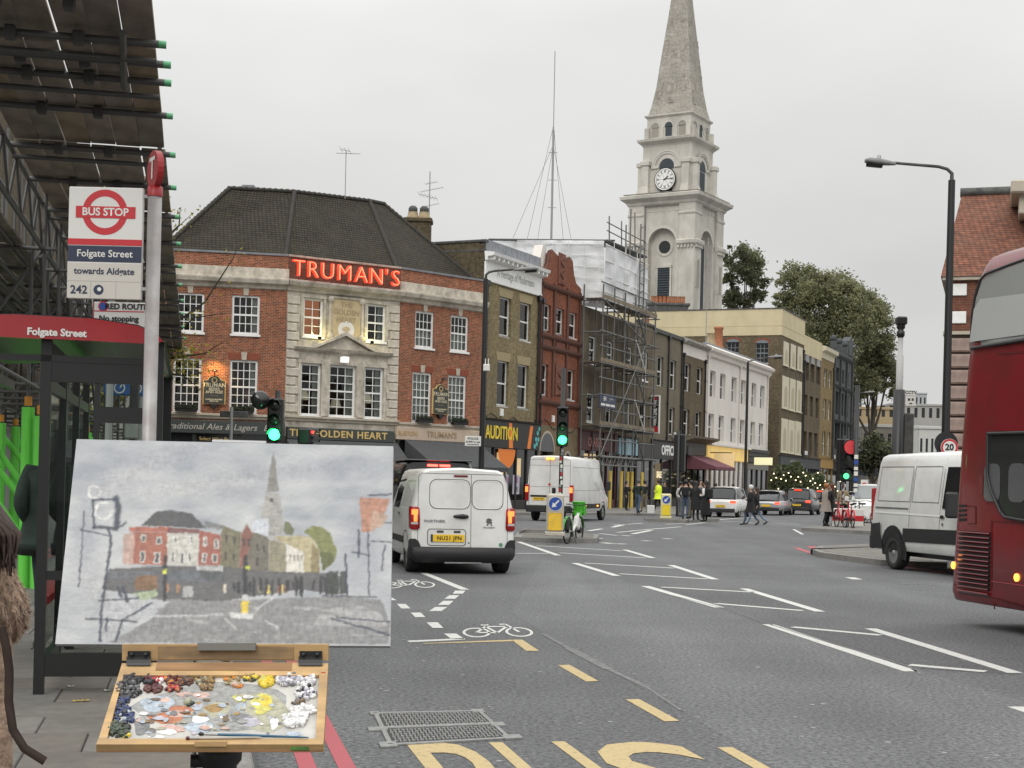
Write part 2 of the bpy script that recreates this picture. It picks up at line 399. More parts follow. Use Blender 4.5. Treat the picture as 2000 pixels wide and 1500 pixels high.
# cycle feeder lane with stop line
marking('cycle_lane_marking',[strip((752,1092),(812,1104),.13),strip((826,1119),(908,1152),.14)]+
    [pix((889,1154),(909,1154),(904,1160),(884,1160)),pix((878,1163),(897,1163),(889,1170),(868,1170)),pix((866,1174),(886,1174),(877,1182),(855,1182)),pix((850,1186),(874,1186),(862,1194),(838,1194))]+
    [pix((752,1168),(766,1168),(775,1173),(760,1173)),pix((775,1180),(792,1180),(802,1189),(784,1189)),pix((802,1197),(822,1197),(831,1206),(811,1206)),pix((833,1216),(855,1216),(866,1227),(845,1227)),pix((867,1238),(891,1238),(908,1249),(882,1249)),pix((795,1252),(908,1247),(908,1250),(800,1255))],MWHITE)
marking('cycle_lane_marking',[strip((700,1074),(778,1074),.2),strip((700,1084),(780,1084),.2)],MWHITE)
def cycle_symbol(pxs):
    M=pxs
    mb=MB()
    def L2(a,b,wd=.075):
        a=Vector((a[0],a[1],0));b=Vector((b[0],b[1],0));d=(b-a).normalized();n=Vector((-d.y,d.x,0))*wd/2
        mb.add([a-n,b-n,b+n,a+n],[(0,1,2,3)])
    for cx in(-.52,.52):mb.disc((cx,.34,0),.34,20,'z',r2=.27)
    for a,b in[((-.52,.34),(-.25,.75)),((-.25,.75),(.30,.75)),((-.25,.75),(-.02,.30)),((-.02,.30),(.32,.80)),((-.52,.34),(-.02,.30)),((.52,.34),(.28,.92)),((.28,.92),(.12,.92)),((-.36,.88),(-.16,.88)),((-.25,.75),(-.27,.88))]:L2(a,b)
    me=mb.mesh('cycle_symbol_marking',MWHITE);me.transform(M)
    for pl in me.polygons:
        if pl.normal.z<0:pl.flip()
    return struct(link('cycle_symbol_marking',me))
def symbol_mat(bl,br_,tl):
    a,b,c=G(*bl),G(*br_),G(*tl)
    ux=(b-a)/1.72;uy=(c-a)/.95;o=(a+b)/2
    return Matrix(((ux.x,uy.x,0,o.x),(ux.y,uy.y,0,o.y),(0,0,1,MZ),(0,0,0,1)))
cycle_symbol(symbol_mat((905,1246),(1047,1244),(900,1220)))
cycle_symbol(symbol_mat((745,1150),(853,1148),(745,1133)))
# bus lane: yellow box dashes and BUS lettering
marking('bus_box_marking',[pix((825,1257),(1000,1250),(1004,1253),(828,1258)),pix((999,1250),(1020,1250),(1053,1272),(1028,1272)),
    pix((1090,1300),(1112,1299),(1169,1331),(1145,1332)),pix((1222,1367),(1248,1366),(1327,1409),(1298,1410)),pix((1401,1461),(1430,1460),(1560,1532),(1530,1534))],MYEL)
def bus_letters():
    xr=SRT;xd=SD
    for ch,px_l,px_r in(('B',790,935),('U',953,1105),('S',1125,1330)):
        top=G((px_l+px_r)/2,1450)
        wd=(G(px_r,1455)-G(px_l,1455)).length
        me=text(ch,1.0,bold=.004,align='LEFT').copy();me.materials.clear();me.materials.append(MYEL)
        xs=[v.co.x for v in me.vertices];zs=[v.co.z for v in me.vertices]
        x0,x1,z0,z1=min(xs),max(xs),min(zs),max(zs)
        for v in me.vertices:
            q=top+xr*(((v.co.x-x0)/(x1-x0)-.5)*wd)+xd*(((v.co.z-z1)/(z1-z0))*2.6)
            v.co=(q.x,q.y,MZ)
        for pl in me.polygons:
            if pl.normal.z<0:pl.flip()
        struct(link('bus_lettering_marking',me))
bus_letters()
KL=.35  # kerb line in the street frame
marking('red_line_marking',[[S(.62,5),S(.62,60),S(.72,60),S(.72,5)],[S(.84,5),S(.84,60),S(.94,60),S(.94,5)]],MRED)
# far red lines by the right-hand islands
marking('red_line_marking',[pix((1548,1070),(1560,1070),(1600,1083),(1586,1083)),pix((1575,1067),(1592,1067),(1600,1072),(1590,1075)),pix((1586,1084),(1600,1083),(1850,1118),(1850,1121))],MRED)
# lanes resurfaced at different times, and old trench repairs
marking('road_patch',[pix((1000,1195),(1110,1266),(1190,1308),(1330,1388),(1610,1560),(2300,1560),(2100,1400),(1770,1302),(1640,1264),(1500,1224),(1400,1188),(1200,1128),(1060,1090))],asphalt(1.13,'worn_asphalt'),.0012)
marking('road_patch',[pix((1540,1226),(1800,1306),(1990,1318),(1690,1232)),pix((1290,1148),(1420,1182),(1600,1192),(1470,1154))],asphalt(.86,'fresh_asphalt'),.0022)
# worn repair seam across the lane
TAR=mat('tar_seam',(.16,.16,.16),.8,var=.3,vscale=10)
marking('road_seam',[strip(a,b,w_)for a,b,w_ in(((1060,1238),(1110,1266),.05),((1110,1266),(1190,1308),.10),((1190,1308),(1262,1342),.06),((1262,1342),(1330,1388),.03),((1300,1160),(1420,1190),.02),((1420,1190),(1510,1222),.03),((1510,1222),(1640,1262),.02),((1640,1262),(1770,1300),.025),((1770,1300),(1800,1318),.03),((1750,1140),(1830,1143),.09))],TAR)
# pale flecks of litter and chewing gum on the road
mb=MB()
for i in range(110):
    px=rnd.uniform(650,1950);py=rnd.uniform(1090,1495);q=G(px,py);r_=rnd.uniform(.008,.022)
    mb.add([(q.x+r_*math.cos(k*1.257)*rnd.uniform(.6,1.5),q.y+r_*math.sin(k*1.257),.003)for k in range(5)],[(0,1,2,3,4)])
stuff(P(mb,'road_litter',mat('gum_white',(.35,.35,.34),.8)))
# near pavement: base, slabs, granite kerb stones
PZ=.12
SLAB=[mat('paving_%s'%n,c,.8,var=.14,vscale=9,bump=.15,bscale=60,dirt=(.075,.07,.062),dscale=1.6,damt=.75)for n,c in(('warm',(.150,.140,.125)),('grey',(.135,.130,.120)),('brown',(.140,.126,.108)),('pale',(.172,.162,.146)))]
JOINT=mat('paving_joint',(.05,.047,.042),.95)
mb=MB().add([S(-14,-4,0),S(.04,-4,0),S(.04,62,0),S(-14,62,0),S(-14,-4,PZ-.012),S(.04,-4,PZ-.012),S(.04,62,PZ-.012),S(-14,62,PZ-.012)],
              [(4,5,6,7),(0,1,5,4),(1,2,6,5),(2,3,7,6),(3,0,4,7)])
pave=struct(P(mb,'pavement',JOINT))
_sl={}
n=0
for i in range(40):
    s0=6.6+i*.602
    l=.03;off=(i%2)*.3
    k=0
    while l>-4.4 and n<290:
        wdt=.9-(off if k==0 else 0)-(.15 if(i*7+k*3)%5==0 else 0)
        if s0>15 and l<-2.6:break
        key=round(wdt,2),(i*5+k*3)%4
        if key not in _sl:
            _sl[key]=MB().bbox(0,.592,0,wdt-.01,-.05,0,.006).mesh('paving_slab',SLAB[key[1]])
        M=SM@T((s0,-l,PZ+rnd.uniform(-.002,.002)))
        o=link('paving_slab',_sl[key],pave,M);n+=1
        l-=wdt;k+=1
_kb=MB().bbox(0,.905,0,.30,-.13,.0,.015).mesh('kerb_stone',GRANITE)
for i in range(56):
    link('kerb_stone',_kb,pave,SM@T((4+i*.92,-KL,PZ+rnd.uniform(-.003,.003))))
# a few leaves and a paper scrap lying on the slabs
LEAFY=mat('fallen_leaf',(.42,.30,.05),.8)
for(x,y)in((147,1371),(138,1342),(208,1350)):
    q=G(x,y,PZ);mb=MB()
    for k in range(3 if x==147 else 1):
        a=rnd.uniform(0,6)
        pts=[(q.x+k*.03+.035*math.cos(a+t)*(1 if j%2 else.5),q.y+.02*k+.035*math.sin(a+t)*(1 if j%2 else.5),PZ+.006+.006*(j%2))for j,t in enumerate([i*.785 for i in range(8)])]
        mb.add(pts,[tuple(range(8))])
    tag(P(mb,'fallen_leaf',LEAFY if x==147 else CURTAIN),{147:'yellow fallen leaves lying together on the grey paving slabs',138:'small white paper scrap on the paving below the shelter leg',208:'small pale paper scrap on the slabs nearer the paint box'}[x],'leaf' if x==147 else 'litter')
# facade line of the far row and its pavement
J={0:(-16.9,68.9),1:(-10.8,70.0),2:(-5.74,73.3),3:(-1.70,77.2),4:(1.35,83.5),5:(3.92,89.6),6:(9.58,103.3),7:(12.37,110.0),8:(15.0,116.4),9:(23.35,136.5),10:(25.3,141.3),11:(29.4,151.2),12:(32.9,159.6),13:(35.8,166.7),14:(40.5,178.2)}
PAV2=mat('far_paving',(.19,.18,.165),.85,var=.15,vscale=1.5,bump=.1,bscale=10)
outl=[(-30,66),(-18,64.4),(-9.5,65.4),(-2.8,69.8),(1.6,74.5),(4.6,77.5),(8.8,79.8),(10.5,85),(16.5,101),(24,119),(33.5,142),(50,182),(60,206)]
inn=[(-30,72)]+[J[i]for i in(0,1,2,3,4,5,6,8,10,12,14)]+[(52,206)]
mb=MB()
top=[Vector((x,y,PZ))for x,y in outl]+[Vector((x,y+.5,PZ))for x,y in inn[::-1]]
mb.add(top,[tuple(range(len(top)))])
pv2=struct(P(mb,'pavement',PAV2))
mb=MB()
for a,b in zip(outl[:-1],outl[1:]):
    a=Vector((*a,0));b=Vector((*b,0));d=(b-a).normalized();nn=Vector((d.y,-d.x,0))*.3
    mb.add([a+nn,b+nn,b,a,a+nn+Vector((0,0,PZ)),b+nn+Vector((0,0,PZ)),b+Vector((0,0,PZ)),a+Vector((0,0,PZ))],[(4,5,6,7),(0,1,5,4),(1,2,6,5),(3,0,4,7)])
P(mb,'kerb',GRANITE,pv2)
# traffic islands
def island(front,back,z=.13,top=SLAB[0],label=''):
    A=[G(*p)for p in front];B=[G(*p,z)for p in back]
    base=[Vector((p.x,p.y,0))for p in A+B]
    c=sum(base,Vector())/len(base)
    mb=MB().slab([(p.x,p.y)for p in base],0,z)
    o=struct(P(mb,'traffic_island',GRANITE))
    inner=[c+(p-c)*.86 for p in base]
    m2=MB().slab([(p.x,p.y)for p in inner],z-.01,z+.004)
    P(m2,'island_paving',top,o)
    return o
island([(1004,1058),(1090,1061),(1166,1061),(1170,1054)],[(1166,1043),(1010,1040)])
island([(1022,1049),(1080,1050)],[(1080,1033),(1026,1032),(1014,1037)],z=.22)
island([(1257,1018),(1340,1022),(1346,1020)],[(1346,1014),(1262,1012)])
island([(1348,1021),(1402,1019),(1405,1016)],[(1400,1012),(1352,1013)])
island([(1565,1037),(1640,1041),(1760,1047)],[(1760,1022),(1690,1020),(1570,1030)],top=PAV2)
island([(1582,1081),(1600,1089),(1720,1105),(1850,1112)],[(1850,1062),(1700,1062),(1600,1066),(1584,1073)],top=SLAB[3])
# pavement on the right-hand side behind the van
mb=MB().slab([G(1850,1075)[:2],G(2300,1120)[:2],(60,60),(60,200),(75,240),G(1760,985)[:2],G(1740,1010)[:2],G(1790,1030)[:2]],0,PZ)
struct(P(mb,'pavement',PAV2))
# iron access cover in the road
CI=mat('cast_iron',(.26,.26,.255),.5,.3,var=.2,vscale=20)
CID=mat('cast_iron_recess',(.05,.05,.05),.8)
c0,c1,c2,c3=G(735,1395),G(935,1391),G(992,1443),G(765,1456)
cover=thing('access_cover',T((c0+c2)/2),'rectangular cast iron access cover set in the asphalt beside the BUS lettering','manhole cover')
def bil(u,v,z=0):
    q=(c0*(1-u)+c1*u)*(1-v)+(c3*(1-u)+c2*u)*v-(c0+c2)/2;return Vector((q.x,q.y,z))
P(MB().add([bil(0,0,.003),bil(1,0,.003),bil(1,1,.003),bil(0,1,.003)],[(0,1,2,3)]),'cover_plate',CID,cover)
def barq(mb,u0,u1,v0,v1,z):mb.add([bil(u0,v0,.002),bil(u1,v0,.002),bil(u1,v1,.002),bil(u0,v1,.002),bil(u0,v0,z),bil(u1,v0,z),bil(u1,v1,z),bil(u0,v1,z)],[(4,5,6,7),(0,1,5,4),(1,2,6,5),(2,3,7,6),(3,0,4,7)])
mb=MB()
for u0,u1,v0,v1 in[(-.03,1.04,-.02,.02),(-.03,1.04,.985,1.03),(-.03,.01,0,1),(.985,1.02,0,1),(-.01,1.02,.47,.53),(-.14,.03,.47,.58),(-.06,.03,-.05,.05),(.97,1.1,.47,.6),(-.1,.04,.93,1.07),(.96,1.12,.93,1.05),(.93,1.05,-.06,.06)]:
    barq(mb,u0,u1,v0,v1,.012+.002*u0)
P(mb,'cover_frame',CI,cover)
mb=MB()
for i in range(26):
    for j in range(14):
        u=.035+i*.0365;v=.05+j*.065+(.01 if j>6 else 0)
        if abs(v-.5)<.05:continue
        if(i+j)%2:barq(mb,u,u+.03,v,v+.022,.011)
        else:barq(mb,u+.01,u+.02,v-.02,v+.045,.011)
stuff(P(mb,'tread_pattern',CI,cover))
# ================================================================ buildings
BR_RED=brick('red_brick',(.38,.095,.038),(.17,.042,.024),(.36,.25,.17),ms=.014,soot=(.07,.035,.024),samt=.5,sscale=.45)
BR_RED2=brick('terracotta_brick',(.30,.10,.055),(.22,.07,.038),(.17,.09,.06),soot=(.05,.032,.026),samt=.5)
BR_STOCK=brick('yellow_stock_brick',(.31,.245,.125),(.22,.17,.085),(.18,.16,.12),soot=(.06,.05,.036),samt=.55,sscale=.5)
BR_STOCK2=brick('sooty_stock_brick',(.17,.13,.075),(.12,.09,.052),(.12,.105,.08),soot=(.04,.034,.027),samt=.7,sscale=.6)
BR_DARK=brick('dark_stock_brick',(.13,.10,.055),(.075,.06,.036),(.10,.085,.062),soot=(.03,.026,.02),samt=.7)
BR_OCHRE=brick('ochre_brick',(.28,.20,.085),(.22,.155,.065),(.2,.16,.1),soot=(.08,.06,.03),samt=.4)
TILE=brick('roof_tiles',(.058,.047,.032),(.038,.032,.023),(.010,.010,.008),bw=.22,bh=.13,ms=.03,soot=(.05,.046,.03),samt=.6,sscale=.9,bump=.9,streak=0)
TILE_RED=brick('red_roof_tiles',(.25,.10,.062),(.17,.07,.046),(.06,.03,.022),bw=.17,bh=.085,ms=.010,soot=(.12,.085,.06),samt=.55,sscale=.6,bump=.9,streak=0)
STONE=mat('weathered_stone',(.56,.51,.43),.85,var=.15,vscale=5,bump=.2,bscale=25,dirt=(.13,.11,.085),dscale=1.5,damt=.75,streak=.5)
STONE2=mat('pale_stone',(.48,.43,.35),.85,var=.12,vscale=4,bump=.1,bscale=25,dirt=(.22,.19,.15),dscale=1.2,damt=.5,streak=.5)
CHURCH=mat('portland_stone',(.545,.52,.465),.9,var=.10,vscale=.8,bump=.15,bscale=8,dirt=(.27,.255,.225),dscale=.32,damt=.75,streak=.7)
SPIRE=brick('spire_stone',(.385,.36,.315),(.335,.31,.27),(.27,.25,.22),bw=1.1,bh=.55,ms=.02,soot=(.19,.175,.15),samt=.7,sscale=.3,bump=.2,streak=0)
CREAM=mat('cream_render',(.58,.50,.32),.85,var=.05,vscale=.6,dirt=(.40,.34,.22),dscale=.5,damt=.5,streak=.5)
CREAM2=mat('cream_paint',(.58,.53,.40),.7,var=.05,vscale=2)
RENDER_W=mat('white_render',(.70,.66,.61),.8,var=.04,vscale=.8,dirt=(.50,.47,.43),dscale=.6,damt=.4,streak=.6)
OLIVE=mat('olive_render',(.17,.145,.10),.9,var=.12,vscale=1.2,dirt=(.07,.06,.045),dscale=.5,damt=.6,streak=.5)
SLATEPAINT=mat('slate_grey_paint',(.056,.060,.062),.7,var=.1,vscale=1.5,dirt=(.03,.032,.034),dscale=.6)
FASCIA_G=mat('grey_green_fascia',(.050,.058,.054),.5)
DARKWOOD=mat('dark_shopfront',(.022,.021,.020),.5)
MAROON=mat('maroon_paint',(.095,.022,.026),.5)
AWNING=mat('grey_awning',(.062,.064,.068),.85,var=.1,vscale=3)
AWN_M=mat('maroon_awning',(.16,.06,.075),.85,var=.08,vscale=3)
POT=mat('terracotta_pot',(.34,.13,.06),.8,var=.2,vscale=6)
POTBUFF=mat('buff_pot',(.36,.28,.17),.8,var=.2,vscale=6)
LINTEL=mat('gauged_brick',(.34,.28,.16),.85,var=.12,vscale=10)
ARCHB=mat('rubbed_red_brick',(.24,.065,.035),.85,var=.2,vscale=14)
def onplane(Mf,px,py,off=0.0):  # photo point onto a facade plane: local x and z
    Mi=Mf.inverted();o=Mi@CAM;d=Mi.to_3x3()@ray(px,py)
    t=(off-o.y)/d.y;q=o+d*t
    return q.x,q.z
def holes_wall(mb,x0,x1,z0,z1,holes,reveal=.14,mi=0,rmi=0):
    xs=sorted({x0,x1,*[h[0]for h in holes],*[h[1]for h in holes]});zs=sorted({z0,z1,*[h[2]for h in holes],*[h[3]for h in holes]})
    xs=[x for x in xs if x0<=x<=x1];zs=[z for z in zs if z0<=z<=z1]
    for a,b in zip(xs[:-1],xs[1:]):
        for c,d in zip(zs[:-1],zs[1:]):
            mx_,mz_=(a+b)/2,(c+d)/2
            if any(h[0]<mx_<h[1]and h[2]<mz_<h[3]for h in holes):continue
            mb.add([(a,0,c),(b,0,c),(b,0,d),(a,0,d)],[(0,1,2,3)],mi)
    for a,b,c,d in[h[:4]for h in holes]:
        r=reveal
        mb.add([(a,0,c),(a,r,c),(a,r,d),(a,0,d)],[(0,1,2,3)],rmi)
        mb.add([(b,0,c),(b,0,d),(b,r,d),(b,r,c)],[(0,1,2,3)],rmi)
        mb.add([(a,0,d),(a,r,d),(b,r,d),(b,0,d)],[(0,1,2,3)],rmi)
        mb.add([(a,0,c),(b,0,c),(b,r,c),(a,r,c)],[(0,1,2,3)],rmi)
_WC={}
def window(root,M,hole,nx=1,ny=2,fr=.07,bar=.025,reveal=.14,frame=WHITE,glass=GLASS,sill=WHITE,curtain=0,sillp=.06,blind=None,sub=True,sash=True):
    a,b,c,d=hole[:4];w_,h_=round(b-a,2),round(d-c,2)
    key=(w_,h_,nx,ny,fr,bar,frame.name,sill.name if sill else None,sillp,sash)
    if key not in _WC:
        mb=MB();e=.003
        mb.box(e,w_-e,-.05,.03,e,fr);mb.box(e,w_-e,-.05,.03,h_-fr,h_-e)
        mb.box(e,fr,-.048,.032,fr,h_-fr);mb.box(w_-fr,w_-e,-.048,.032,fr,h_-fr)
        iw,ih=w_-2*fr,h_-2*fr
        for i in range(1,nx):x=fr+iw*i/nx;mb.box(x-bar/2,x+bar/2,-.020,.018,fr,h_-fr)
        for j in range(1,ny):
            z=fr+ih*j/ny;t=bar/2 if not(sash and j*2==ny)else max(bar,.04)
            mb.box(fr,w_-fr,-.034 if t>bar/2 else-.024,.022,z-t,z+t)
        fm=mb.mesh('window',frame);fixn(fm)
        sm=None
        if sill:sm=MB().bbox(-.06,w_+.06,-.14-sillp,-.01,-.10,-.002,.008).mesh('sill',sill)
        pw,ph=iw/nx,ih/ny
        gm=MB().add([(-pw/2,0,-ph/2),(pw/2,0,-ph/2),(pw/2,0,ph/2),(-pw/2,0,ph/2)],[(0,1,2,3)]).mesh('pane',glass)
        _WC[key]=(fm,sm,gm,pw,ph)
    fm,sm,gm,pw,ph=_WC[key]
    o=link('window',fm,root,M@T((a,reveal,c)))
    if sm:link('sill',sm,o)
    for i in range(nx):
        for j in range(ny):
            p=link('pane',gm,o,T((fr+pw*(i+.5),-.004,fr+ph*(j+.5)))@Matrix.Rotation(rnd.gauss(0,.012),4,'X')@Matrix.Rotation(rnd.gauss(0,.012),4,'Z'))
            if glass is not GLASS:p.data=gm
    if curtain:
        mb=MB();nn=14
        def drape(x0,x1,z0,z1):
            for k in range(nn):
                u0,u1=x0+(x1-x0)*k/nn,x0+(x1-x0)*(k+1)/nn
                y0,y1=.12+.025*(k%2),.12+.025*((k+1)%2)
                mb.add([(u0,y0,z0),(u1,y1,z0),(u1,y1,z1),(u0,y0,z1)],[(0,1,2,3)],0,None,True)
        if curtain==1:drape(w_*.68,w_-.03,.03,h_-.03)
        elif curtain==2:drape(.03,w_-.03,.03,h_*.55)
        elif curtain==3:drape(.03,w_-.03,.03,h_-.03)
        elif curtain==4:drape(.03,w_-.03,h_*.55,h_-.03)
        link('curtain',mb.mesh('curtain',CURTAIN),o)
    return o
def pxhole(Mf,tl,br_):
    x0,z1=onplane(Mf,*tl);x1,z0=onplane(Mf,*br_)
    return[round(x0,3),round(x1,3),round(z0,3),round(z1,3)]
def level(hs):  # give a row of openings one sill and one head
    z0=sum(h[2]for h in hs)/len(hs);z1=sum(h[3]for h in hs)/len(hs);wd=sum(h[1]-h[0]for h in hs)/len(hs)
    return[[(h[0]+h[1]-wd)/2,(h[0]+h[1]+wd)/2,z0,z1]for h in hs]
def cornice(mb,x0,x1,prof,mi=0,y0=0.0):  # prof: list of (projection, z), swept along x
    n=len(prof)
    vs=[(x0,y0-p,z)for p,z in prof]+[(x1,y0-p,z)for p,z in prof]
    mb.add(vs,[(i,i+1,n+i+1,n+i)for i in range(n-1)]+[tuple(range(n)),tuple(range(n,2*n))[::-1]],mi)
def shell(root,W,D,H,m,M,roofm=LEAD,slope=0):
    mb=MB().add([(.006,.02,0),(.006,D,0),(.006,D,H),(.006,.02,H)],[(0,1,2,3)]).add([(W-.006,.02,0),(W-.006,D,0),(W-.006,D,H),(W-.006,.02,H)],[(0,1,2,3)]).add([(0,D,0),(W,D,0),(W,D,H),(0,D,H)],[(0,1,2,3)])
    P(mb,'side_wall',m,root,M,fix=False)
    P(MB().box(.01,W-.01,.25,D-.01,H-.35,H-.25),'roof',roofm,root,M)
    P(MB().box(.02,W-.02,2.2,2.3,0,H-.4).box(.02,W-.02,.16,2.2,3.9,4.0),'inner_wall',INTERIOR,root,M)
def bearing(a,b):
    return math.degrees(math.atan2(b[0]-a[0],b[1]-a[1]))
BR_DKRED=brick('dark_red_brick',(.20,.075,.045),(.11,.045,.03),(.17,.12,.09),ms=.012,samt=.5)
# ---------------------------------------------------------------- the corner pub
J1v=Vector((*J[1],0))
pub=thing('pub',T(J1v),'red brick corner pub with white stone centre, dark hipped roof and glowing rooftop lettering','pub')
def wing(a,b):return frame(J[a],bearing(J[a],J[b])),(Vector(J[b])-Vector(J[a])).length
Lw,LwW=wing(0,1);Cw,CwW=wing(1,2);Rw,RwW=wing(2,3)
loc=lambda M:T(-J1v)@M
EAVE=12.0;CORZ=10.62
wl=[pxhole(Lw,(344.8,571),(397,650)),pxhole(Lw,(453,575),(506.5,654)),pxhole(Lw,(339,698),(391,806)),pxhole(Lw,(449,702),(501.6,809))]
wl[:2]=level(wl[:2]);wl[2:]=level(wl[2:])
wc=[pxhole(Cw,(593,581),(630.5,659)),pxhole(Cw,(717,592),(752.6,669)),pxhole(Cw,(587.5,708),(625,812)),pxhole(Cw,(643,711.5),(693,817)),pxhole(Cw,(712,717),(747,819))]
wc[:2]=level(wc[:2])
_z0=sum(h[2]for h in wc[2:])/3;_z1=sum(h[3]for h in wc[2:])/3
for h in wc[2:]:h[2],h[3]=_z0,_z1
wr=[pxhole(Rw,(812,605),(846.6,681)),pxhole(Rw,(881,616),(914,689)),pxhole(Rw,(806,725),(841.5,828)),pxhole(Rw,(876,733),(909,830))]
wr[:2]=level(wr[:2]);wr[2:]=level(wr[2:])
for Mw,Wd,hs,m in((Lw,LwW,wl,BR_RED),(Cw,CwW,wc,STONE),(Rw,RwW,wr,BR_RED)):
    mb=MB();holes_wall(mb,0,Wd,0.0,CORZ,hs,.13)
    P(mb,'wall',m,pub,loc(Mw),fix=False)
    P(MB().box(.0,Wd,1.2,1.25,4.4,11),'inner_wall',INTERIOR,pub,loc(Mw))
    mb=MB();holes_wall(mb,0,Wd,CORZ,EAVE,[])
    mb.add([(0,0,EAVE),(Wd,0,EAVE),(Wd,.4,EAVE),(0,.4,EAVE)],[(0,1,2,3)])
    P(mb,'parapet',m if m is not STONE else BR_DKRED,pub,loc(Mw),fix=False)
    mb=MB();cornice(mb,-.02,Wd+.06,[(.02,CORZ-.25),(.10,CORZ-.2),(.14,CORZ-.05),(.34,CORZ+.02),(.40,CORZ+.18),(.40,CORZ+.25),(.06,CORZ+.32),(.05,CORZ+.75),(-.02,CORZ+.78)]if m is not STONE else[(.02,CORZ-.25),(.12,CORZ-.2),(.16,CORZ-.05),(.38,CORZ+.02),(.46,CORZ+.18),(.46,CORZ+.25),(.0,CORZ+.34)])
    P(mb,'cornice',STONE,pub,loc(Mw))
    mb=MB();cornice(mb,0,Wd,[(.01,EAVE-.02),(.07,EAVE),(.08,EAVE+.09),(-.3,EAVE+.10)])
    P(mb,'coping',LEAD if m is not STONE else STONE,pub,loc(Mw))
for i,h in enumerate(wl):window(pub,loc(Lw),h,4,4 if i<2 else 6,.105,.034,.13,curtain=(0,1,0,1)[i])
for i,h in enumerate(wc):window(pub,loc(Cw),h,(2,2,2,3,2)[i],4 if i<2 else 6,.11,.034,.13,curtain=(0,1,1,1,1)[i])
for i,h in enumerate(wr):window(pub,loc(Rw),h,4,4 if i<2 else 6,.105,.032,.13,curtain=(2,2,3,3)[i])
# lamps with pale shades standing inside the first-floor windows
SHADE=mat('lamp_shade',(.75,.70,.58),.8,emit=(1,.85,.6),estr=.12)
for h,dx,dz,r_ in((wc[2],.35,.75,.34),(wc[3],.62,.45,.28),(wc[4],.36,.75,.32),(wl[3],.85,.7,.3)):
    q=loc(Cw if h in wc else Lw)@T((h[0]+dx,.48,h[2]+dz-.4))
    o=P(MB().lathe([(.10,0),(.12,.03),(.03,.06),(.03,.45)],10),'lamp_base',POTBUFF,pub,q)
    P(MB().loft([[Vector((rr*math.cos(t*.449),rr*math.sin(t*.449),z))for t in range(14)]for rr,z in((r_,.42),(r_*.6,.42+r_*1.5))],True,False),'lamp_shade',SHADE if h in wc else mat('pink_shade',(.32,.14,.14),.8),o)
P(MB().sphere((wc[0][0]+.72,.5,wc[0][2]+.35),.26).box(wc[0][0]-.1,wc[0][1]+.2,.9,.92,wc[0][2],wc[0][3]),'lit_lamp',lamp_mat('warm_window_glow',(1,.32,.12),.3),pub,loc(Cw))
# keystones, brick arches over windows
kb=MB();ab=MB()
for Mw,hs in((Lw,wl),(Rw,wr)):
    for i,h in enumerate(hs):
        c=(h[0]+h[1])/2
        P(MB().prism([(c-.11,h[3]),(c+.11,h[3]),(c+.14,h[3]+.36),(c-.14,h[3]+.36)],-.05,.02),'keystone',STONE2,pub,loc(Mw))
        if i>1:
            mb=MB()
            for k in range(-8,8):
                u0,u1=c+k*(h[1]-h[0]+.1)/16+.004,c+(k+1)*(h[1]-h[0]+.1)/16-.004
                mb.prism([(u0,h[3]+.003),(u1,h[3]+.003),(u1+(u1-c)*.16,h[3]+.32),(u0+(u0-c)*.16,h[3]+.32)],-.008,.01)
            stuff(P(mb,'brick_arch',ARCHB,pub,loc(Mw)))
# stone bands under the first floor windows
BANDZ=wl[2][2]
for Mw,Wd,z in((Lw,LwW,wl[2][2]),(Cw,CwW,wc[2][2]),(Rw,RwW,wr[2][2])):
    mb=MB();cornice(mb,-.01,Wd+.02,[(.0,z-.28),(.08,z-.26),(.10,z-.14),(.18,z-.12),(.18,z-.03),(.0,z-.01)])
    P(mb,'string_course',STONE2,pub,loc(Mw))
# rusticated quoins on the stone centre
zq=BANDZ+.15;k=0
_q={}
while zq<CORZ-.55:
    for side in(0,1):
        wq=.62 if k%2==0 else.50
        if(side,wq)not in _q:_q[(side,wq)]=MB().bbox(0,wq,-.075,.01,.02,.40,.03).mesh('quoin',STONE)
        link('quoin',_q[(side,wq)],pub,loc(Cw)@T((0.02 if side==0 else CwW-wq-.02,rnd.uniform(-.008,.008),zq)))
    zq+=.425;k+=1
# architraves, pilasters, pediment and inscribed panel
mb=MB()
for h in wc:
    for x in(h[0]-.13,h[1]):mb.box(x,x+.13,-.05,.01,h[2],h[3])
    mb.box(h[0]-.16,h[1]+.16,-.07,.012,h[3],h[3]+.13)
P(mb,'architrave',STONE,pub,loc(Cw))
px_=[(wc[2][1]+wc[3][0])/2,(wc[3][1]+wc[4][0])/2]
for x in px_:P(MB().bbox(x-.21,x+.21,-.10,.01,wc[2][2],wc[2][3]+.2,.02),'pilaster',STONE,pub,loc(Cw))
zc=wc[2][3]+.62
mb=MB();cornice(mb,.35,CwW-.45,[(.0,zc-.1),(.22,zc),(.30,zc+.12),(.0,zc+.17)])
mid=(wc[3][0]+wc[3][1])/2
mb.prism([(mid-1.35,zc+.14),(mid+1.35,zc+.14),(mid,zc+.78)],-.12,.01)
for sx in(-1,1):
    mb.prism([(mid+sx*1.55,zc+.12),(mid+sx*1.55,zc+.24),(mid,zc+.98),(mid,zc+.80)],-.34,.01)
P(mb,'pediment',STONE,pub,loc(Cw))
pa,pz1=onplane(Cw,647,583);pb,pz0=onplane(Cw,703,662)
PANEL=mat('inscription_stone',(.50,.40,.24),.85,var=.08,vscale=6)
P(MB().bbox(pa,pb,-.07,.01,pz0,pz1,.01),'inscription_panel',PANEL,pub,loc(Cw))
mb=MB()
for x0,x1,z0,z1 in((pa-.14,pa,pz0,pz1),(pb,pb+.14,pz0,pz1),(pa-.14,pb+.14,pz1,pz1+.12)):mb.bbox(x0,x1,-.12,.01,z0,z1,.02)
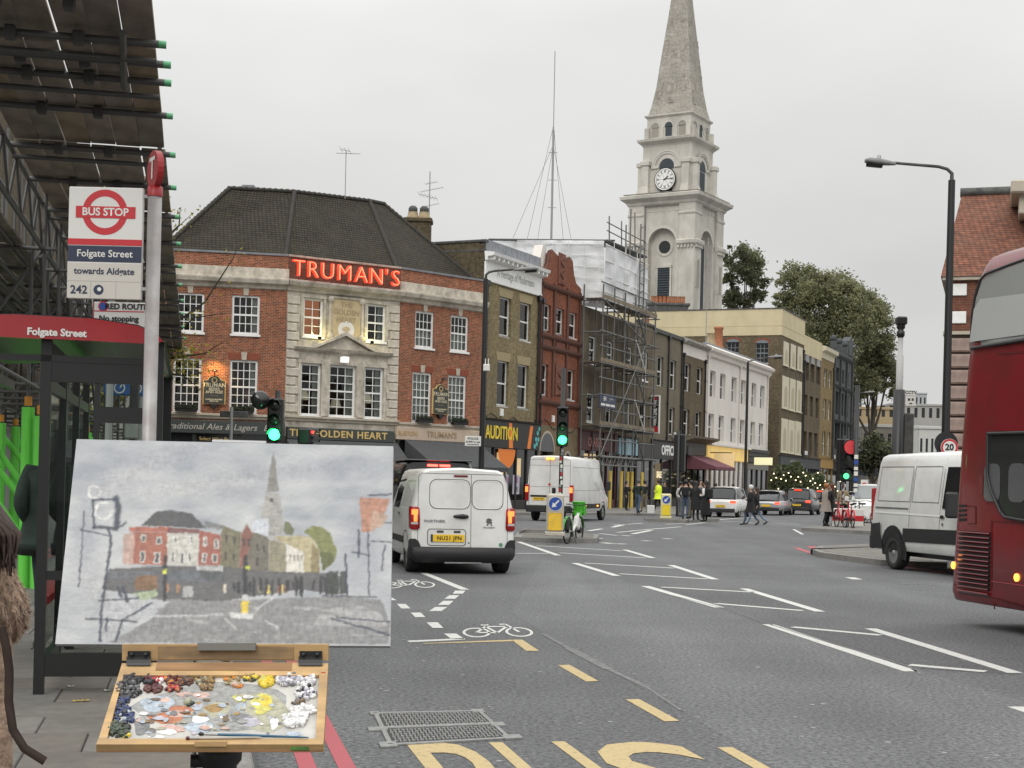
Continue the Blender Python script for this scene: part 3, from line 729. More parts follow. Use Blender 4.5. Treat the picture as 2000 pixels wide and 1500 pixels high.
for x in(pa-.05,pb+.05):
    for z in(pz0+.02,pz1-.05):mb.sphere((x,-.10,z),.17,10,6,sc3=(1,.5,1))
P(mb,'panel_surround',STONE,pub,loc(Cw))
ph_=pz1-pz0;pmx=(pa+pb)/2
for s_,f in(('THE',.86),('GOLDEN',.66),('HEART',.46)):
    lettering(s_,.36,mat('cut_letter',(.36,.28,.17),.85),pub,loc(Cw)@T((pmx,-.076,pz0+ph_*f)),'carved_lettering',bold=.004,depth=.008,sx=.95)
P(MB().disc((pmx,-.078,pz0+ph_*.20),.44,28),'medallion',mat('medallion_white',(.72,.70,.65),.7),pub,loc(Cw))
mb=MB();mb.prism([(pmx+.7*(a_-pmx),(pz0+ph_*.2)+.7*(b_-pz0-ph_*.2))for a_,b_ in[(pmx-.26,pz0+ph_*.28),(pmx-.05,pz0+ph_*.33),(pmx+.2,pz0+ph_*.31),(pmx+.28,pz0+ph_*.22),(pmx+.12,pz0+ph_*.2),(pmx+.16,pz0+ph_*.10),(pmx-.14,pz0+ph_*.07),(pmx-.06,pz0+ph_*.17),(pmx-.3,pz0+ph_*.2)]],-.11,-.075)
P(mb,'medallion_relief',PANEL,pub,loc(Cw))
# rooftop lettering: red channel letters with neon tube
NEONBODY=mat('red_sign_letter',(.55,.04,.02),.4,emit=(1.0,.07,.025),estr=.75)
NEON=lamp_mat('neon_tube',(1.0,.22,.11),2.4)
x0,_=onplane(Cw,570,530,-.5);x1,_=onplane(Cw,784,540,-.5)
word="TRUMAN'S";me=text(word,1.0,bold=.03,align='LEFT',spacing=1.18);xsz=max(v.co.x for v in me.vertices)
_,zt=onplane(Cw,590,511,-.5);_,zb=onplane(Cw,590,541,-.5)
sgn=thing('rooftop_sign',Cw@T((x0,-.5,(zt+zb)/2)),'glowing orange red neon capital letters standing along the pub parapet','neon sign')
xx=0.0
scl=(zt-zb)/.66
for ch in word:
    wch={'T':.62,'R':.68,'U':.74,'M':.88,'A':.74,'N':.76,"'":.28,'S':.62}[ch]
    if ch!='\'':pass
    xx+=wch
tot=xx;xx=0.0;kx=(x1-x0)/tot
for ch in word:
    wch={'T':.62,'R':.68,'U':.74,'M':.88,'A':.74,'N':.76,"'":.28,'S':.62}[ch]
    cx=(xx+wch/2)*kx
    lo=lettering(ch,scl,NEONBODY,sgn,T((cx,0,0)),'sign_letter',bold=.0,depth=.09,sx=.98)
    lettering(ch,scl,NEON,lo,T((0,-.125,0)),'neon_tube',bold=-.032,depth=.012,sx=.98)
    xx+=wch
for i in range(7):rod('sign_bracket',(.4+i*.85,.06,-.5),(.4+i*.85,.45,-.62),.03,BLACK,sgn)
# roof
E=[Vector((*(Lw@Vector((.3,.3,0))).xy,EAVE)),Vector((*(Cw@Vector((0,.3,0))).xy,EAVE)),Vector((*(Rw@Vector((0,.3,0))).xy,EAVE)),Vector((*(Rw@Vector((RwW-.3,.3,0))).xy,EAVE))]
RG=[AT(448,368,73.4),AT(575,375,74.8),AT(722,393,77.8),AT(750,399,79.2)]
BK=[Vector((E[0].x+.5,80,EAVE)),Vector((E[3].x-5.2,87,EAVE))]
RB=[RG[0]+Vector((0,2.2,0)),RG[3]+Vector((-1.2,2.4,0))]
mb=MB()
def rf(*p):mb.add([q-J1v for q in p],[tuple(range(len(p)))])
rf(E[0],E[1],RG[1],RG[0]);rf(E[1],E[2],RG[2],RG[1]);rf(E[2],E[3],RG[3],RG[2]);rf(E[3],BK[1],RB[1],RG[3]);rf(BK[0],E[0],RG[0],RB[0]);rf(RG[0],RG[1],RG[2],RG[3],RB[1],RB[0]);rf(BK[1],BK[0],RB[0],RB[1])
P(mb,'roof',TILE,pub)
mb=MB()
for a,b in((E[0],RG[0]),(E[1],RG[1]),(E[2],RG[2]),(E[3],RG[3]),(RG[0],RG[1]),(RG[1],RG[2]),(RG[2],RG[3])):
    n=int((b-a).length/.30);up=Vector((0,0,.03))
    for i in range(n):
        p,q=a.lerp(b,i/n),a.lerp(b,(i+1.03)/n)
        mb.tube(p-J1v,q-J1v+up,.10,.12,6)
stuff(P(mb,'ridge_tiles',mat('ridge_tile',(.036,.032,.026),.85,var=.2,vscale=3),pub))
P(MB().box(-.3,.3,-.3,.3,0,.5),'roof_vent',LEAD,pub,T(AT(486,371,75)-J1v-Vector((0,0,.3))))
mb=MB();mb.add([(*(Vector(J[0])),0),(E[0].x,80,0),(E[0].x,80,EAVE),(J[0][0],J[0][1],EAVE)],[(0,1,2,3)]).add([(*J[3],0),(J[3][0]-5,87,0),(J[3][0]-5,87,EAVE),(*J[3],EAVE)],[(0,1,2,3)]).add([(E[0].x,80,0),(J[3][0]-5,87,0),(J[3][0]-5,87,EAVE),(E[0].x,80,EAVE)],[(0,1,2,3)])
P(mb,'side_wall',BR_STOCK2,pub,T(-J1v),fix=False)
# fascias, ground floor, awnings
def fasc(Mw,tl,br_,m,txt,tm,size,align='CENTER',tx=None,y=-.22,name='fascia',**kw):
    x0,z1=onplane(Mw,*tl,y);x1,z0=onplane(Mw,*br_,y)
    f=P(MB().bbox(x0,x1,y,-.01,z0,z1,.02),name,m,pub,loc(Mw))
    if txt:lettering(txt,size,tm,f,T(((x0+x1)/2 if tx is None else onplane(Mw,tx,tl[1],y)[0],y-.012,(z0+z1)/2)),align=align,**kw)
    return x0,x1,z0,z1
f1=fasc(Lw,(322,818),(556,851),FASCIA_G,None,None,0)
f2=fasc(Cw,(562,833),(770,865),FASCIA_G,'THE GOLDEN HEART',GOLD,.46,tx=663,bold=.012,depth=.01,sx=1.08,spacing=1.12)
f3=fasc(Rw,(776,833),(938,866),mat('beige_fascia',(.50,.40,.31),.8,var=.06,vscale=3),None,None,0)
for s_,pxc,m_,sz in(('BURTON',796,mat('faded_gold',(.46,.31,.14),.6),.30),("TRUMAN'S",863,mat('faded_bronze',(.34,.24,.14),.6),.42)):
    lettering(s_,sz,m_,pub,loc(Rw)@T((onplane(Rw,pxc,850,-.22)[0],-.232,(f3[2]+f3[3])/2)),bold=.006,depth=.008,sx=1.0)
SCRIPT=mat('silver_script',(.42,.40,.36),.5)
mid_z=(f1[2]+f1[3])/2
for s_,pxc in(('Traditional Ales & Lagers',412),('Bar',528)):
    me=text(s_,.40,.004,.006,sx=1.05).copy();me.materials.append(SCRIPT)
    me.transform(Matrix(((1,0,.28,0),(0,1,0,0),(0,0,1,0),(0,0,0,1))))  # slanted lettering
    link('lettering',me,pub,loc(Lw)@T((onplane(Lw,pxc,835,-.22)[0],-.232,mid_z)))
lettering('Select Wine Bar',.22,GOLD,pub,loc(Lw)@T((onplane(Lw,420,857,-.22)[0],-.20,f1[2]-.25)))
for Mw,Wd,f in((Lw,LwW,f1),(Cw,CwW,f2),(Rw,RwW,f3)):
    mb=MB();n=max(3,int(Wd/1.6))
    for i in range(n+1):mb.bbox(Wd*i/n-.09,Wd*i/n+.09,-.12,-.02,0,f[2]-.02,.02)
    mb.bbox(0,Wd,-.10,-.02,0,.8,.02)
    P(mb,'shopfront',DARKWOOD,pub,loc(Mw))
    P(MB().box(0,Wd,-.05,-.04,.8,f[2]),'shop_window',DGLASS,pub,loc(Mw))
def awning(root,M,x0,x1,z1,drop,out,m,side=True,y0=-.23):
    mb=MB();n=max(2,int((x1-x0)/.9))
    for i in range(n):
        a,b=x0+(x1-x0)*i/n,x0+(x1-x0)*(i+1)/n
        mb.add([(a,y0,z1),(b,y0,z1),(b,y0-out,z1-drop),(a,y0-out,z1-drop)],[(0,1,2,3)])
        mb.add([(a,y0-out,z1-drop),(b,y0-out,z1-drop),(b,y0-out+.01,z1-drop-.2),(a,y0-out+.01,z1-drop-.2)],[(0,1,2,3)])
    if side:
        for x in(x0,x1):mb.add([(x,y0,z1),(x,y0-out,z1-drop),(x,y0-out,z1-drop-.2),(x,y0,z1-drop-.2)],[(0,1,2,3)])
    o=P(mb,'awning',m,root,M,fix=False)
    sol=o.modifiers.new('thickness','SOLIDIFY');sol.thickness=.012
    return o
awning(pub,loc(Cw),.05,CwW-.1,f2[2]-.03,1.15,1.7,AWNING)
awning(pub,loc(Rw),.35,RwW-.35,f3[2]-.02,1.25,2.3,AWNING)
awning(pub,loc(Lw),.4,LwW-.4,f1[2]-.5,.8,1.2,AWNING)
rod('hanging_lamp',(onplane(Cw,672,700,-.2)[0],-.02,zc-.25),(onplane(Cw,672,700,-.2)[0],-.25,zc-.25),.03,BLACK,pub,n=6).matrix_local=loc(Cw)@T((mid,-.05,zc-.3))@Matrix.Diagonal((.03,.03,.1,1))
P(MB().bbox(mid-.16,mid+.16,-.36,-.02,zc-.50,zc-.22,.02),'floodlight',mat('floodlight_face',(.8,.8,.78),.4,emit=(1,1,1),estr=.6),pub,loc(Cw))
# hanging pub boards, window boxes, small floodlamps
BOARD=mat('sign_charcoal',(.045,.050,.046),.6)
def pubboard(Mw,tl,br_,label):
    x0,z1=onplane(Mw,*tl,-.1);x1,z0=onplane(Mw,*br_,-.1);c=(x0+x1)/2;hw=(x1-x0)/2;h=z1-z0
    o=thing('hanging_sign',Mw@T((c,-.1,z0)),label,'pub sign','painted boards between the pub windows')
    ar=lambda k,dz:[(k*hw*math.cos(t*math.pi/8)*(.55 if 1<t<7 else 1),h*dz+(k*h*.16*math.sin(t*math.pi/8)))for t in range(9)]
    poly=[(-hw,0),(hw,0),(hw,h*.83),(hw*.6,h*.86),(hw*.45,h*.95),(0,h),(-hw*.45,h*.95),(-hw*.6,h*.86),(-hw,h*.83)]
    P(MB().prism(poly,-.05,.04),'board',GOLD,o)
    P(MB().prism([(x*.92,z*.97+.02)for x,z in poly],-.062,-.045),'board_face',BOARD,o)
    for s_,z,sz,m_ in(('TRUMAN',.66,.26,mat('cream_letter',(.62,.55,.38),.6)),('BEERS',.52,.19,_M['cream_letter']),('AND ALES',.42,.17,_M['cream_letter']),('LONDON BREWERY',.16,.085,_M['cream_letter']),('SINCE 1666',.10,.08,_M['cream_letter'])):
        lettering(s_,sz,m_,o,T((0,-.07,h*z)),bold=.004)
    P(MB().disc((0,-.066,h*.84),hw*.26,20,r2=hw*.18).box(-hw*.35,hw*.35,-.068,-.064,h*.29,h*.295),'emblem',GOLD,o)
    P(MB().prism([(-hw*.35,0),(hw*.35,0),(hw*.12,-.22),(-hw*.12,-.22)],-.12,.08),'bracket',BLACK,o)
    rod('sign_bracket',(0,.1,h*.95),(0,-.25,h*1.17),.025,BLACK,o)
    P(MB().lathe([(.05,.06),(.14,0),(.15,-.04)],10),'spotlight',BLACK,o,T((0,-.28,h*1.17)))
    return o
b1=pubboard(Lw,(397,733),(440,790),'charcoal arched pub board with warm lamp above, between left brick windows')
b2=pubboard(Rw,(845,749),(874,810),'charcoal arched pub board under an unlit lamp, between the right brick windows')
wl_=bpy.data.lights.new('board_lamp','SPOT');wl_.energy=110;wl_.color=(1,.62,.2);wl_.spot_size=R(120);wl_.spot_blend=.9;wl_.shadow_soft_size=.1
lo=bpy.data.objects.new('board_lamp',wl_);COL.objects.link(lo);lo.parent=b1;lo.location=(0,-.55,2.05);lo.rotation_euler=(R(35),0,0)
for sx in(-1,1):
    pl=bpy.data.lights.new('panel_lamp','POINT');pl.energy=14;pl.color=(1,.9,.35);pl.shadow_soft_size=.06
    po=bpy.data.objects.new('panel_lamp',pl);COL.objects.link(po);po.parent=pub;po.matrix_local=loc(Cw)@T((mid+sx*1.35,-.42,zc+.85))
    P(MB().lathe([(.03,0),(.09,.05),(.10,.14)],10),'spotlight',BLACK,pub,loc(Cw)@T((mid+sx*1.4,-.3,zc+.50)))
HEDGE=mat('box_hedge',(.018,.026,.012),.9,var=.4,vscale=20)
for Mw,h,lb in((Lw,wl[2],'leftmost'),(Lw,wl[3],'second from left'),(Rw,wr[2],'third from left'),(Rw,wr[3],'rightmost')):
    c=(h[0]+h[1])/2
    o=thing('window_box',Mw@T((c,-.26,h[2])),'dark clipped hedge in a window box on the pub ledge, %s of four'%lb,'window box','window boxes on the pub')
    P(MB().bbox(-.5,.5,-.13,.15,.0,.14,.01),'trough',BLACK,o)
    mb=MB()
    for k in range(420):
        t=rnd.uniform(-.52,.52);a=rnd.uniform(0,math.pi);r_=.15+rnd.uniform(-.03,.03)
        q=Vector((t,math.cos(a)*r_,.14+abs(math.sin(a))*r_*1.2));d1=Vector((rnd.gauss(0,1),rnd.gauss(0,1),rnd.gauss(0,1))).normalized()*.035;d2=d1.orthogonal().normalized()*.03
        mb.add([q-d1,q+d2,q+d1,q-d2],[(0,1,2,3)])
    mb.bbox(-.5,.5,-.11,.12,.1,.27,.05)
    stuff(P(mb,'foliage',HEDGE,o))
# chimney stack and aerial beside the pub roof
ch=thing('chimney_stack',T(AT(815,520,82)),'soot dark brick chimney stack with two buff pots behind the pub roof','chimney')
s_=82/2900.0
P(MB().box(-25*s_,25*s_,-.5,.5,-1.5,92*s_).bbox(-28*s_,28*s_,-.6,.6,84*s_,92*s_,.04),'stack',BR_DARK,ch)
for dx in(-11,11):
    p=P(MB().lathe([(.34,0),(.34,.12),(.29,.2),(.27,.38)],14),'chimney_pot',POTBUFF,ch,T((dx*s_,0,92*s_)))
    P(MB().lathe([(.22,.38),(.25,.42),(.25,.60),(.14,.72),(.02,.74)],12),'cowl',DKSTEEL,p)
def aerial(px,ytop,ybot,d,lab,els,r_=.03):
    b=AT(px,ybot,d);t=AT(px+(ybot-ytop)*.02,ytop,d);h=(t-b).length
    o=thing('aerial',T(b),lab,'aerial')
    rod('mast',(0,0,0),t-b,r_,STEEL,o)
    for z,a,ln,n_ in els:
        c=Vector((0,0,h*z));v=Vector((math.cos(R(a)),math.sin(R(a))*.6,.25 if a else 0));v.normalize()
        rod('boom',c-v*ln*.4,c+v*ln*.6,.016,STEEL,o)
        for i in range(n_):
            q=c+v*ln*(-.4+i/max(1,n_-1));nn=Vector((-v.y,v.x,.35)).normalized()*.28
            rod('element',q-nn,q+nn,.009,STEEL,o,n=5)
    return o
aerial(674,293,388,76,'thin television aerial on a pole above the pub roof',[(.93,0,1.2,6),(.99,160,.5,3)],.022)
aerial(838,335,430,83,'tall thin aerial mast beside the chimney stack',[(.62,30,1.3,6),(.48,150,1.1,6),(.3,10,.9,5),(.76,40,.7,4)],.03)
# ================================================================ the row beyond the pub
def row(a,b,name,label,brg=None):
    A,B=J[a]if not isinstance(a,tuple)else a,J[b]if not isinstance(b,tuple)else b
    Mf=frame(A,bearing(A,B));W=(Vector(B)-Vector(A)).length
    return thing(name,Mf,label,'building'),Mf,W
I4=Matrix.Identity(4)
def facade(root,W,H,rows,m,Mf,z0=0.0,reveal=.14,lint=None,sill=WHITE,frame=WHITE,nx=1,ny=2,fr=.06,curt=(0,0,3,4,0),doholes=True,sillp=.06):
    hs=[]
    for r_ in rows:hs+=level([pxhole(Mf,*q)for q in r_])
    mb=MB();holes_wall(mb,0,W,z0,H,hs,reveal);P(mb,'wall',m,root,None,fix=False)
    for i,h in enumerate(hs):
        window(root,I4,h,nx,ny,fr,.03,reveal,frame,GLASS,sill,curtain=curt[(i*3+int(W*7))%len(curt)],sillp=sillp)
        if lint:
            c=(h[0]+h[1])/2;w2=(h[1]-h[0])/2
            P(MB().prism([(c-w2-.05,h[3]+.004),(c+w2+.05,h[3]+.004),(c+w2+.22,h[3]+.46),(c-w2-.22,h[3]+.46)],-.012,.01),'lintel',lint,root)
    return hs
def shop(root,W,zf0,zf1,fm,txt=None,tm=WHITE,size=.5,x0=0,x1=None,lit=None,posts=4,pm=DARKWOOD,y=-.2,glass=DGLASS,**kw):
    x1=W if x1 is None else x1
    f=P(MB().bbox(x0+.03,x1-.03,y,.03,zf0,zf1,.02),'fascia',fm,root)
    mb=MB();cornice(mb,x0+.02,x1-.02,[(.02,zf1-.02),(abs(y)+.04,zf1),(abs(y)+.12,zf1+.1),(.0,zf1+.14)]);P(mb,'shop_cornice',pm,root)
    mb=MB()
    for i in range(posts+1):
        x=x0+.1+(x1-x0-.2)*i/posts;mb.bbox(x-.07,x+.07,-.12,-.004,.12,zf0-.01,.02)
    mb.bbox(x0+.03,x1-.03,-.09,-.006,.12,.62,.02);P(mb,'shopfront',pm,root)
    P(MB().box(x0+.03,x1-.03,-.03,-.02,.62,zf0),'shop_window',lit or glass,root)
    if txt:lettering(txt,size,tm,f,T(((x0+x1)/2,y-.012,(zf0+zf1)/2)),**kw)
    return f
# building with white frieze and lead parapet
b,Mf,W=row(3,4,'brick_terrace_building','yellow brick building with white frieze and lead parapet, right of the pub')
zf0=onplane(Mf,962,548)[1];zf1=zf0+.92
hs=facade(b,W,zf0,[[((976.6,577.6),(997.4,657)),((1016.5,590),(1035.6,669))],[((972,703),(992,792)),((1012,711),(1031,800))]],BR_STOCK,Mf,lint=LINTEL,reveal=.2,fr=.075,curt=(0,4,0))
shell(b,W,11,14.0,BR_DARK,I4)
f=P(MB().bbox(.02,W-.02,-.08,.05,zf0,zf1,.02).bbox(.02,W-.02,-.13,.05,zf0-.12,zf0,.01),'frieze',WHITE,b)
lettering('A Heritage of Modernism',.62,mat('soft_grey_letter',(.30,.30,.30),.7),f,T((W*.52,-.09,(zf0+zf1)/2)),sx=.72)
mb=MB();cornice(mb,-.05,W+.02,[(.05,zf1),(.2,zf1+.05),(.2,zf1+.22),(.55,zf1+.26),(.6,zf1+.42),(0,zf1+.5)])
P(mb,'cornice',WHITE,b)
_br=MB().bbox(-.07,.07,-.5,-.18,0,.22,.02).mesh('cornice_bracket',WHITE)
for i in range(13):link('cornice_bracket',_br,b,T((.2+i*(W-.4)/12,0,zf1+.04)))
lz=onplane(Mf,962,471)[1]
for i in range(9):
    xa=.1+(W-.2)*i/9
    P(MB().prism([(xa,zf1+.48),(xa+(W-.2)/9-.02,zf1+.48),(xa+(W-.2)/9-.02,lz),(xa,lz)],-.02-.004*(i%2),.35),'lead_sheet',LEAD,b)
# side wall facing the pub, with its own parapet
mb=MB();mb.box(-.02,.26,.3,11,9,14.05);P(mb,'flank_wall',BR_DARK,b)
P(MB().bbox(-.08,.34,-.05,11.05,14.05,14.2,.03).box(-.03,.1,-.05,6,13.6,13.7),'coping',DKSTEEL,b)
AUD_Y=mat('yellow_letter',(.80,.60,.04),.5);ORANGE=mat('orange_panel',(.85,.22,.025),.5);TEAL=mat('teal_hexagon',(.10,.42,.42),.5)
za,zb_=onplane(Mf,950,873)[1],onplane(Mf,950,820)[1]
f=shop(b,W,za,zb_,DARKWOOD,None,x0=0,posts=5,lit=None)
lettering('AUDITION',.98,AUD_Y,f,T((2.1,-.214,(za+zb_)/2+.05)),bold=.018,depth=.01,sx=.82)
P(MB().prism([(3.0,za+.02),(3.5,za+.02),(3.3,zb_-.05),(2.95,zb_-.05)],-.209,-.2).prism([(5.3,za+.05),(5.7,za+.05),(6.0,zb_-.1),(5.65,zb_-.1)],-.209,-.2).disc((2.9,-.14,za-.05),1.05,20,a0=180,a1=360),'orange_shape',ORANGE,b)
mb=MB()
for(x,z)in[(.15,za-.1),(.15,za-.5),(.3,za-.8),(.15,za-1.15),(.05,za-1.5),(.3,za-1.5),(6.25,za+.2),(6.5,za+.35),(6.7,za+.6),(6.4,za+.6),(6.6,za+.95),(6.8,za+1.2)]:
    mb.prism([(x+.14*math.cos(R(30+60*k)),z+.14*math.sin(R(30+60*k)))for k in range(6)],-.226 if z>za else-.15,-.19 if z>za else-.12)
P(mb,'hexagon',TEAL,b)
LITSHOP=mat('lit_shop_interior',(.3,.22,.12),.5,emit=(1,.74,.38),estr=.45,var=.5,vscale=1.5)
P(MB().box(.4,1.0,-.036,-.034,.9,za-.5).box(1.9,3.1,-.036,-.034,1.9,za-.25).box(4.3,4.9,-.036,-.034,1.9,za-.5),'lit_window',LITSHOP,b)
PINK=mat('pink_poster',(.46,.20,.44),.7);PALE=mat('pale_poster',(.50,.48,.56),.7)
for i,(x0,x1)in enumerate(((1.75,2.5),(2.65,3.35),(3.9,4.75))):
    po=P(MB().box(x0,x1,-.044,-.040,.95,2.0),'poster',PALE,b)
    lettering(('MERE','HERE','THE')[i],.42,PINK,po,T(((x0+x1)/2,-.05,1.72)),bold=.012,sx=.7)
    lettering(('10','10','LIVE')[i],.34,BLACK,po,T(((x0+x1)/2,-.05,1.2)),bold=.01,sx=.7)
# red gabled building
b,Mf,W=row(4,5,'gabled_building','narrow dark red terracotta building with a curved gable and carved panels')
zs=onplane(Mf,1060,556)[1]
hs=facade(b,W,zs,[[((1060,591),(1075.4,648)),((1086.5,601),(1101.4,655)),((1113,609),(1125.7,661))],[((1055,709),(1069.5,773)),((1107.7,721),(1121.5,782))]],BR_RED2,Mf,z0=4.9,reveal=.2,fr=.07,curt=(4,0,2,0))
shell(b,W,11,zs-.3,BR_STOCK2,I4)
gp=[]
zt_=onplane(Mf,1090,507)[1]
gp=[(0,zs),(W,zs),(W-.12,zs+.55),(W-.9,zs+.75),(W-1.35,zs+1.25),(W-1.6,zs+2.0),(W-1.9,zs+2.1),(W*.5,zt_),(1.9,zs+2.1),(1.6,zs+2.0),(1.35,zs+1.25),(.9,zs+.75),(.12,zs+.55)]
P(MB().prism(gp,0,.35),'gable',BR_RED2,b)
mb=MB()
for a,c in zip(gp[2:],gp[3:]+gp[:0]):
    mb.path([(a[0],.17,a[1]+.04),(c[0],.17,c[1]+.04)],.13,6)
P(mb,'gable_coping',mat('dark_terracotta',(.12,.05,.035),.8),b)
P(MB().prism([(0.05,zs+.5),(1.5,zs+.6),(1.62,zs+2.4),(1.1,zs+2.4),(.5,zs+1.2)],.36,.9),'white_coping',RENDER_W,b)
CARV=mat('carved_terracotta',(.17,.065,.042),.85,var=.25,vscale=6,bump=.6,bscale=12)
mb=MB()
for z in(zs,hs[0][2]-.35,hs[3][3]+.95,hs[3][2]-.4):cornice(mb,0.01,W-.01,[(.0,z-.15),(.12,z-.1),(.2,z),(.22,z+.12),(0,z+.16)])
for x in(.12,(hs[0][1]+hs[1][0])/2,(hs[1][1]+hs[2][0])/2,W-.3):mb.bbox(x-.1,x+.14,-.1,.0,hs[3][2],zs+.3,.02)
P(mb,'string_course',mat('dark_terracotta',(.12,.05,.035),.8),b)
c=(hs[1][0]+hs[1][1])/2
for z0,z1,hw in((hs[3][2]+.1,hs[3][3]+.2,.62),(zs+.35,zs+2.2,.55)):
    o=P(MB().bbox(c-hw,c+hw,-.07,.01,z0,z1,.03),'carved_panel',CARV,b)
    mb=MB()
    for k in range(26):
        t=k/25;x=c+hw*.6*math.sin(t*14)*(1-abs(t-.5));z=z0+.15+t*(z1-z0-.3)
        mb.sphere((x,-.08,z),.11,7,5,sc3=(1,.6,1.2))
    stuff(P(mb,'carving',CARV,o))
for h in hs[:3]:P(MB().bbox(h[0]-.05,h[1]+.05,-.05,.0,h[2]-1.05,h[2]-.45,.04),'panel',CARV,b)
mb=MB();holes_wall(mb,0,W,0,4.9,[(.5,2.6,.12,3.4),(4.4,5.4,.12,2.9)],.4);P(mb,'ground_floor',mat('olive_stone',(.20,.15,.085),.85,var=.15,vscale=2,dirt=(.08,.06,.04),dscale=.8),b,None,fix=False)
mb=MB()
for x0,x1,z in((.5,2.6,3.4),(4.4,5.4,2.9)):
    c=(x0+x1)/2;r_=(x1-x0)/2
    mb.disc((c,-.006,z),r_,18,a0=0,a1=180)
    mb.box(x0,x1,.38,.40,.12,z)
P(mb,'shop_window',DGLASS,b)
mb=MB()
for x0,x1,z in((.5,2.6,3.4),(4.4,5.4,2.9)):mb.disc(((x0+x1)/2,-.02,z),(x1-x0)/2+.14,18,r2=(x1-x0)/2,a0=0,a1=180)
P(mb,'arch_trim',STONE2,b)
# building behind scaffolding
K=(8.25,100.0)
b,Mf,W=row(5,K,'scaffolded_building','grimy brick building wrapped in scaffold with white sheeting over its roof')
BS,BSF,BSW=b,Mf,W
SCM=mat('stained_brickwork',(.15,.12,.075),.9,var=.25,vscale=1.6,dirt=(.055,.045,.032),dscale=.7,damt=.9,streak=.5,bump=.3,bscale=12)
hs=facade(b,W,12.4,[[((1151.7,655),(1162,716)),((1185.6,666),(1196,718)),((1222.7,676),(1235,726))],[((1147.5,768),(1158.6,825)),((1183,775),(1193,830)),((1219,778),(1231.4,834))]],SCM,Mf,fr=.09,curt=(0,3,0,0),sillp=.02)
shell(b,W,11,12.4,BR_STOCK2,I4)
zf=onplane(Mf,1150,880)[1]
f=shop(b,W,zf,zf+1.15,MAROON,None,x1=W*.62,pm=MAROON,posts=4)
lettering('CHARLIE',.78,mat('pink_letter',(.50,.24,.22),.6),f,T((2.5,-.214,zf+.5)),bold=.015,depth=.01,sx=.85)
f=shop(b,W,zf-.1,zf+1.0,mat('pale_blue_panel',(.30,.48,.58),.6),None,x0=W*.64,posts=3)
mb=MB()
for i in range(5):mb.prism([(W*.68+i*.72,zf-.05),(W*.68+i*.72+.18,zf-.05),(W*.68+i*.72+.3,zf+.95),(W*.68+i*.72+.12,zf+.95)],-.212,-.2)
P(mb,'stripe',mat('pale_stripe',(.62,.66,.68),.6),f)
P(MB().box(1.0,3.2,-.036,-.034,1.2,zf-.2),'lit_window',LITSHOP,b)
# narrow building with white framed windows
b,Mf,W=row(K,6,'brick_terrace_building','narrow stained brick building with two tall white framed windows beside the scaffold')
hs=facade(b,W,12.55,[[((1254,686),(1264.3,745))],[((1250,784),(1261.6,844))]],SCM,Mf,fr=.11,curt=(0,))
shell(b,W,11,12.5,BR_STOCK2,I4)
shop(b,W,3.4,4.4,DARKWOOD,None,posts=2)
P(MB().bbox(-.02,W+.02,-.1,.2,12.55,12.75,.03),'coping',DKSTEEL,b)
# olive rendered building
b,Mf,W=row(6,7,'rendered_building','plain olive grey rendered building with a tall black vertical sign on it')
BV,BVF=b,Mf
hs=facade(b,W,12.3,[[((1284,695),(1295,756)),((1310,702),(1320,761))],[((1308,795),(1317,850))]],OLIVE,Mf,fr=.07,sill=mat('dark_sill',(.06,.055,.045),.8),curt=(0,2,0),reveal=.22)
shell(b,W,11,12.3,BR_STOCK2,I4)
P(MB().bbox(-.02,W+.02,-.14,.2,12.3,12.6,.03),'coping',DKSTEEL,b)
zf=onplane(Mf,1290,897)[1]
f=shop(b,W,zf,zf+1.25,DARKWOOD,'OFFICE',WHITE,.95,posts=3,bold=.03,depth=.01,sx=1.1)
P(MB().box(1.0,2.6,-.04,-.036,.9,zf-.3),'lit_window',mat('dim_shop_interior',(.10,.08,.04),.6,emit=(1,.7,.3),estr=.06),b)
lettering('SALE',.62,lamp_mat('sale_letter',(1,.82,.5),.9),b,T((1.75,-.13,2.35)),'sale_sign',bold=.02,depth=.01,sx=.9)
# brick building with white cornice
b,Mf,W=row(7,8,'brick_terrace_building','brown brick building with peeling white cornice, left of the long white building')
hs=facade(b,W,11.4,[[((1337.7,709),(1348,766)),((1361.7,716),(1371.7,771))],[((1335.7,798),(1345.7,855)),((1359,803),(1368,858))]],BR_STOCK2,Mf,fr=.07,curt=(0,4,2),reveal=.22)
shell(b,W,11,12.6,BR_STOCK2,I4)
P(MB().bbox(.01,W-.01,-.03,.25,11.4,12.25,.02),'frieze',RENDER_W,b)
mb=MB();cornice(mb,-.02,W+.02,[(.03,12.2),(.25,12.25),(.42,12.4),(.42,12.55),(0,12.7)]);P(mb,'cornice',mat('peeling_stone',(.33,.32,.29),.9,var=.3,vscale=3),b)
zf=onplane(Mf,1345,888)[1]
f=shop(b,W,zf,zf+1.0,DARKWOOD,None,posts=4)
mb=MB();cornice(mb,-.1,W+.1,[(.2,zf+.9),(1.2,zf+1.2),(1.25,zf+1.35),(0,zf+1.5)]);P(mb,'shop_cornice',mat('brown_canopy',(.16,.14,.10),.8),b)
awning(b,I4,1.2,W+.4,zf-.05,.85,2.2,AWN_M)
P(MB().bbox(.2,1.6,-.6,-.5,zf-.1,zf+.6,.02),'projecting_sign',DARKWOOD,b)
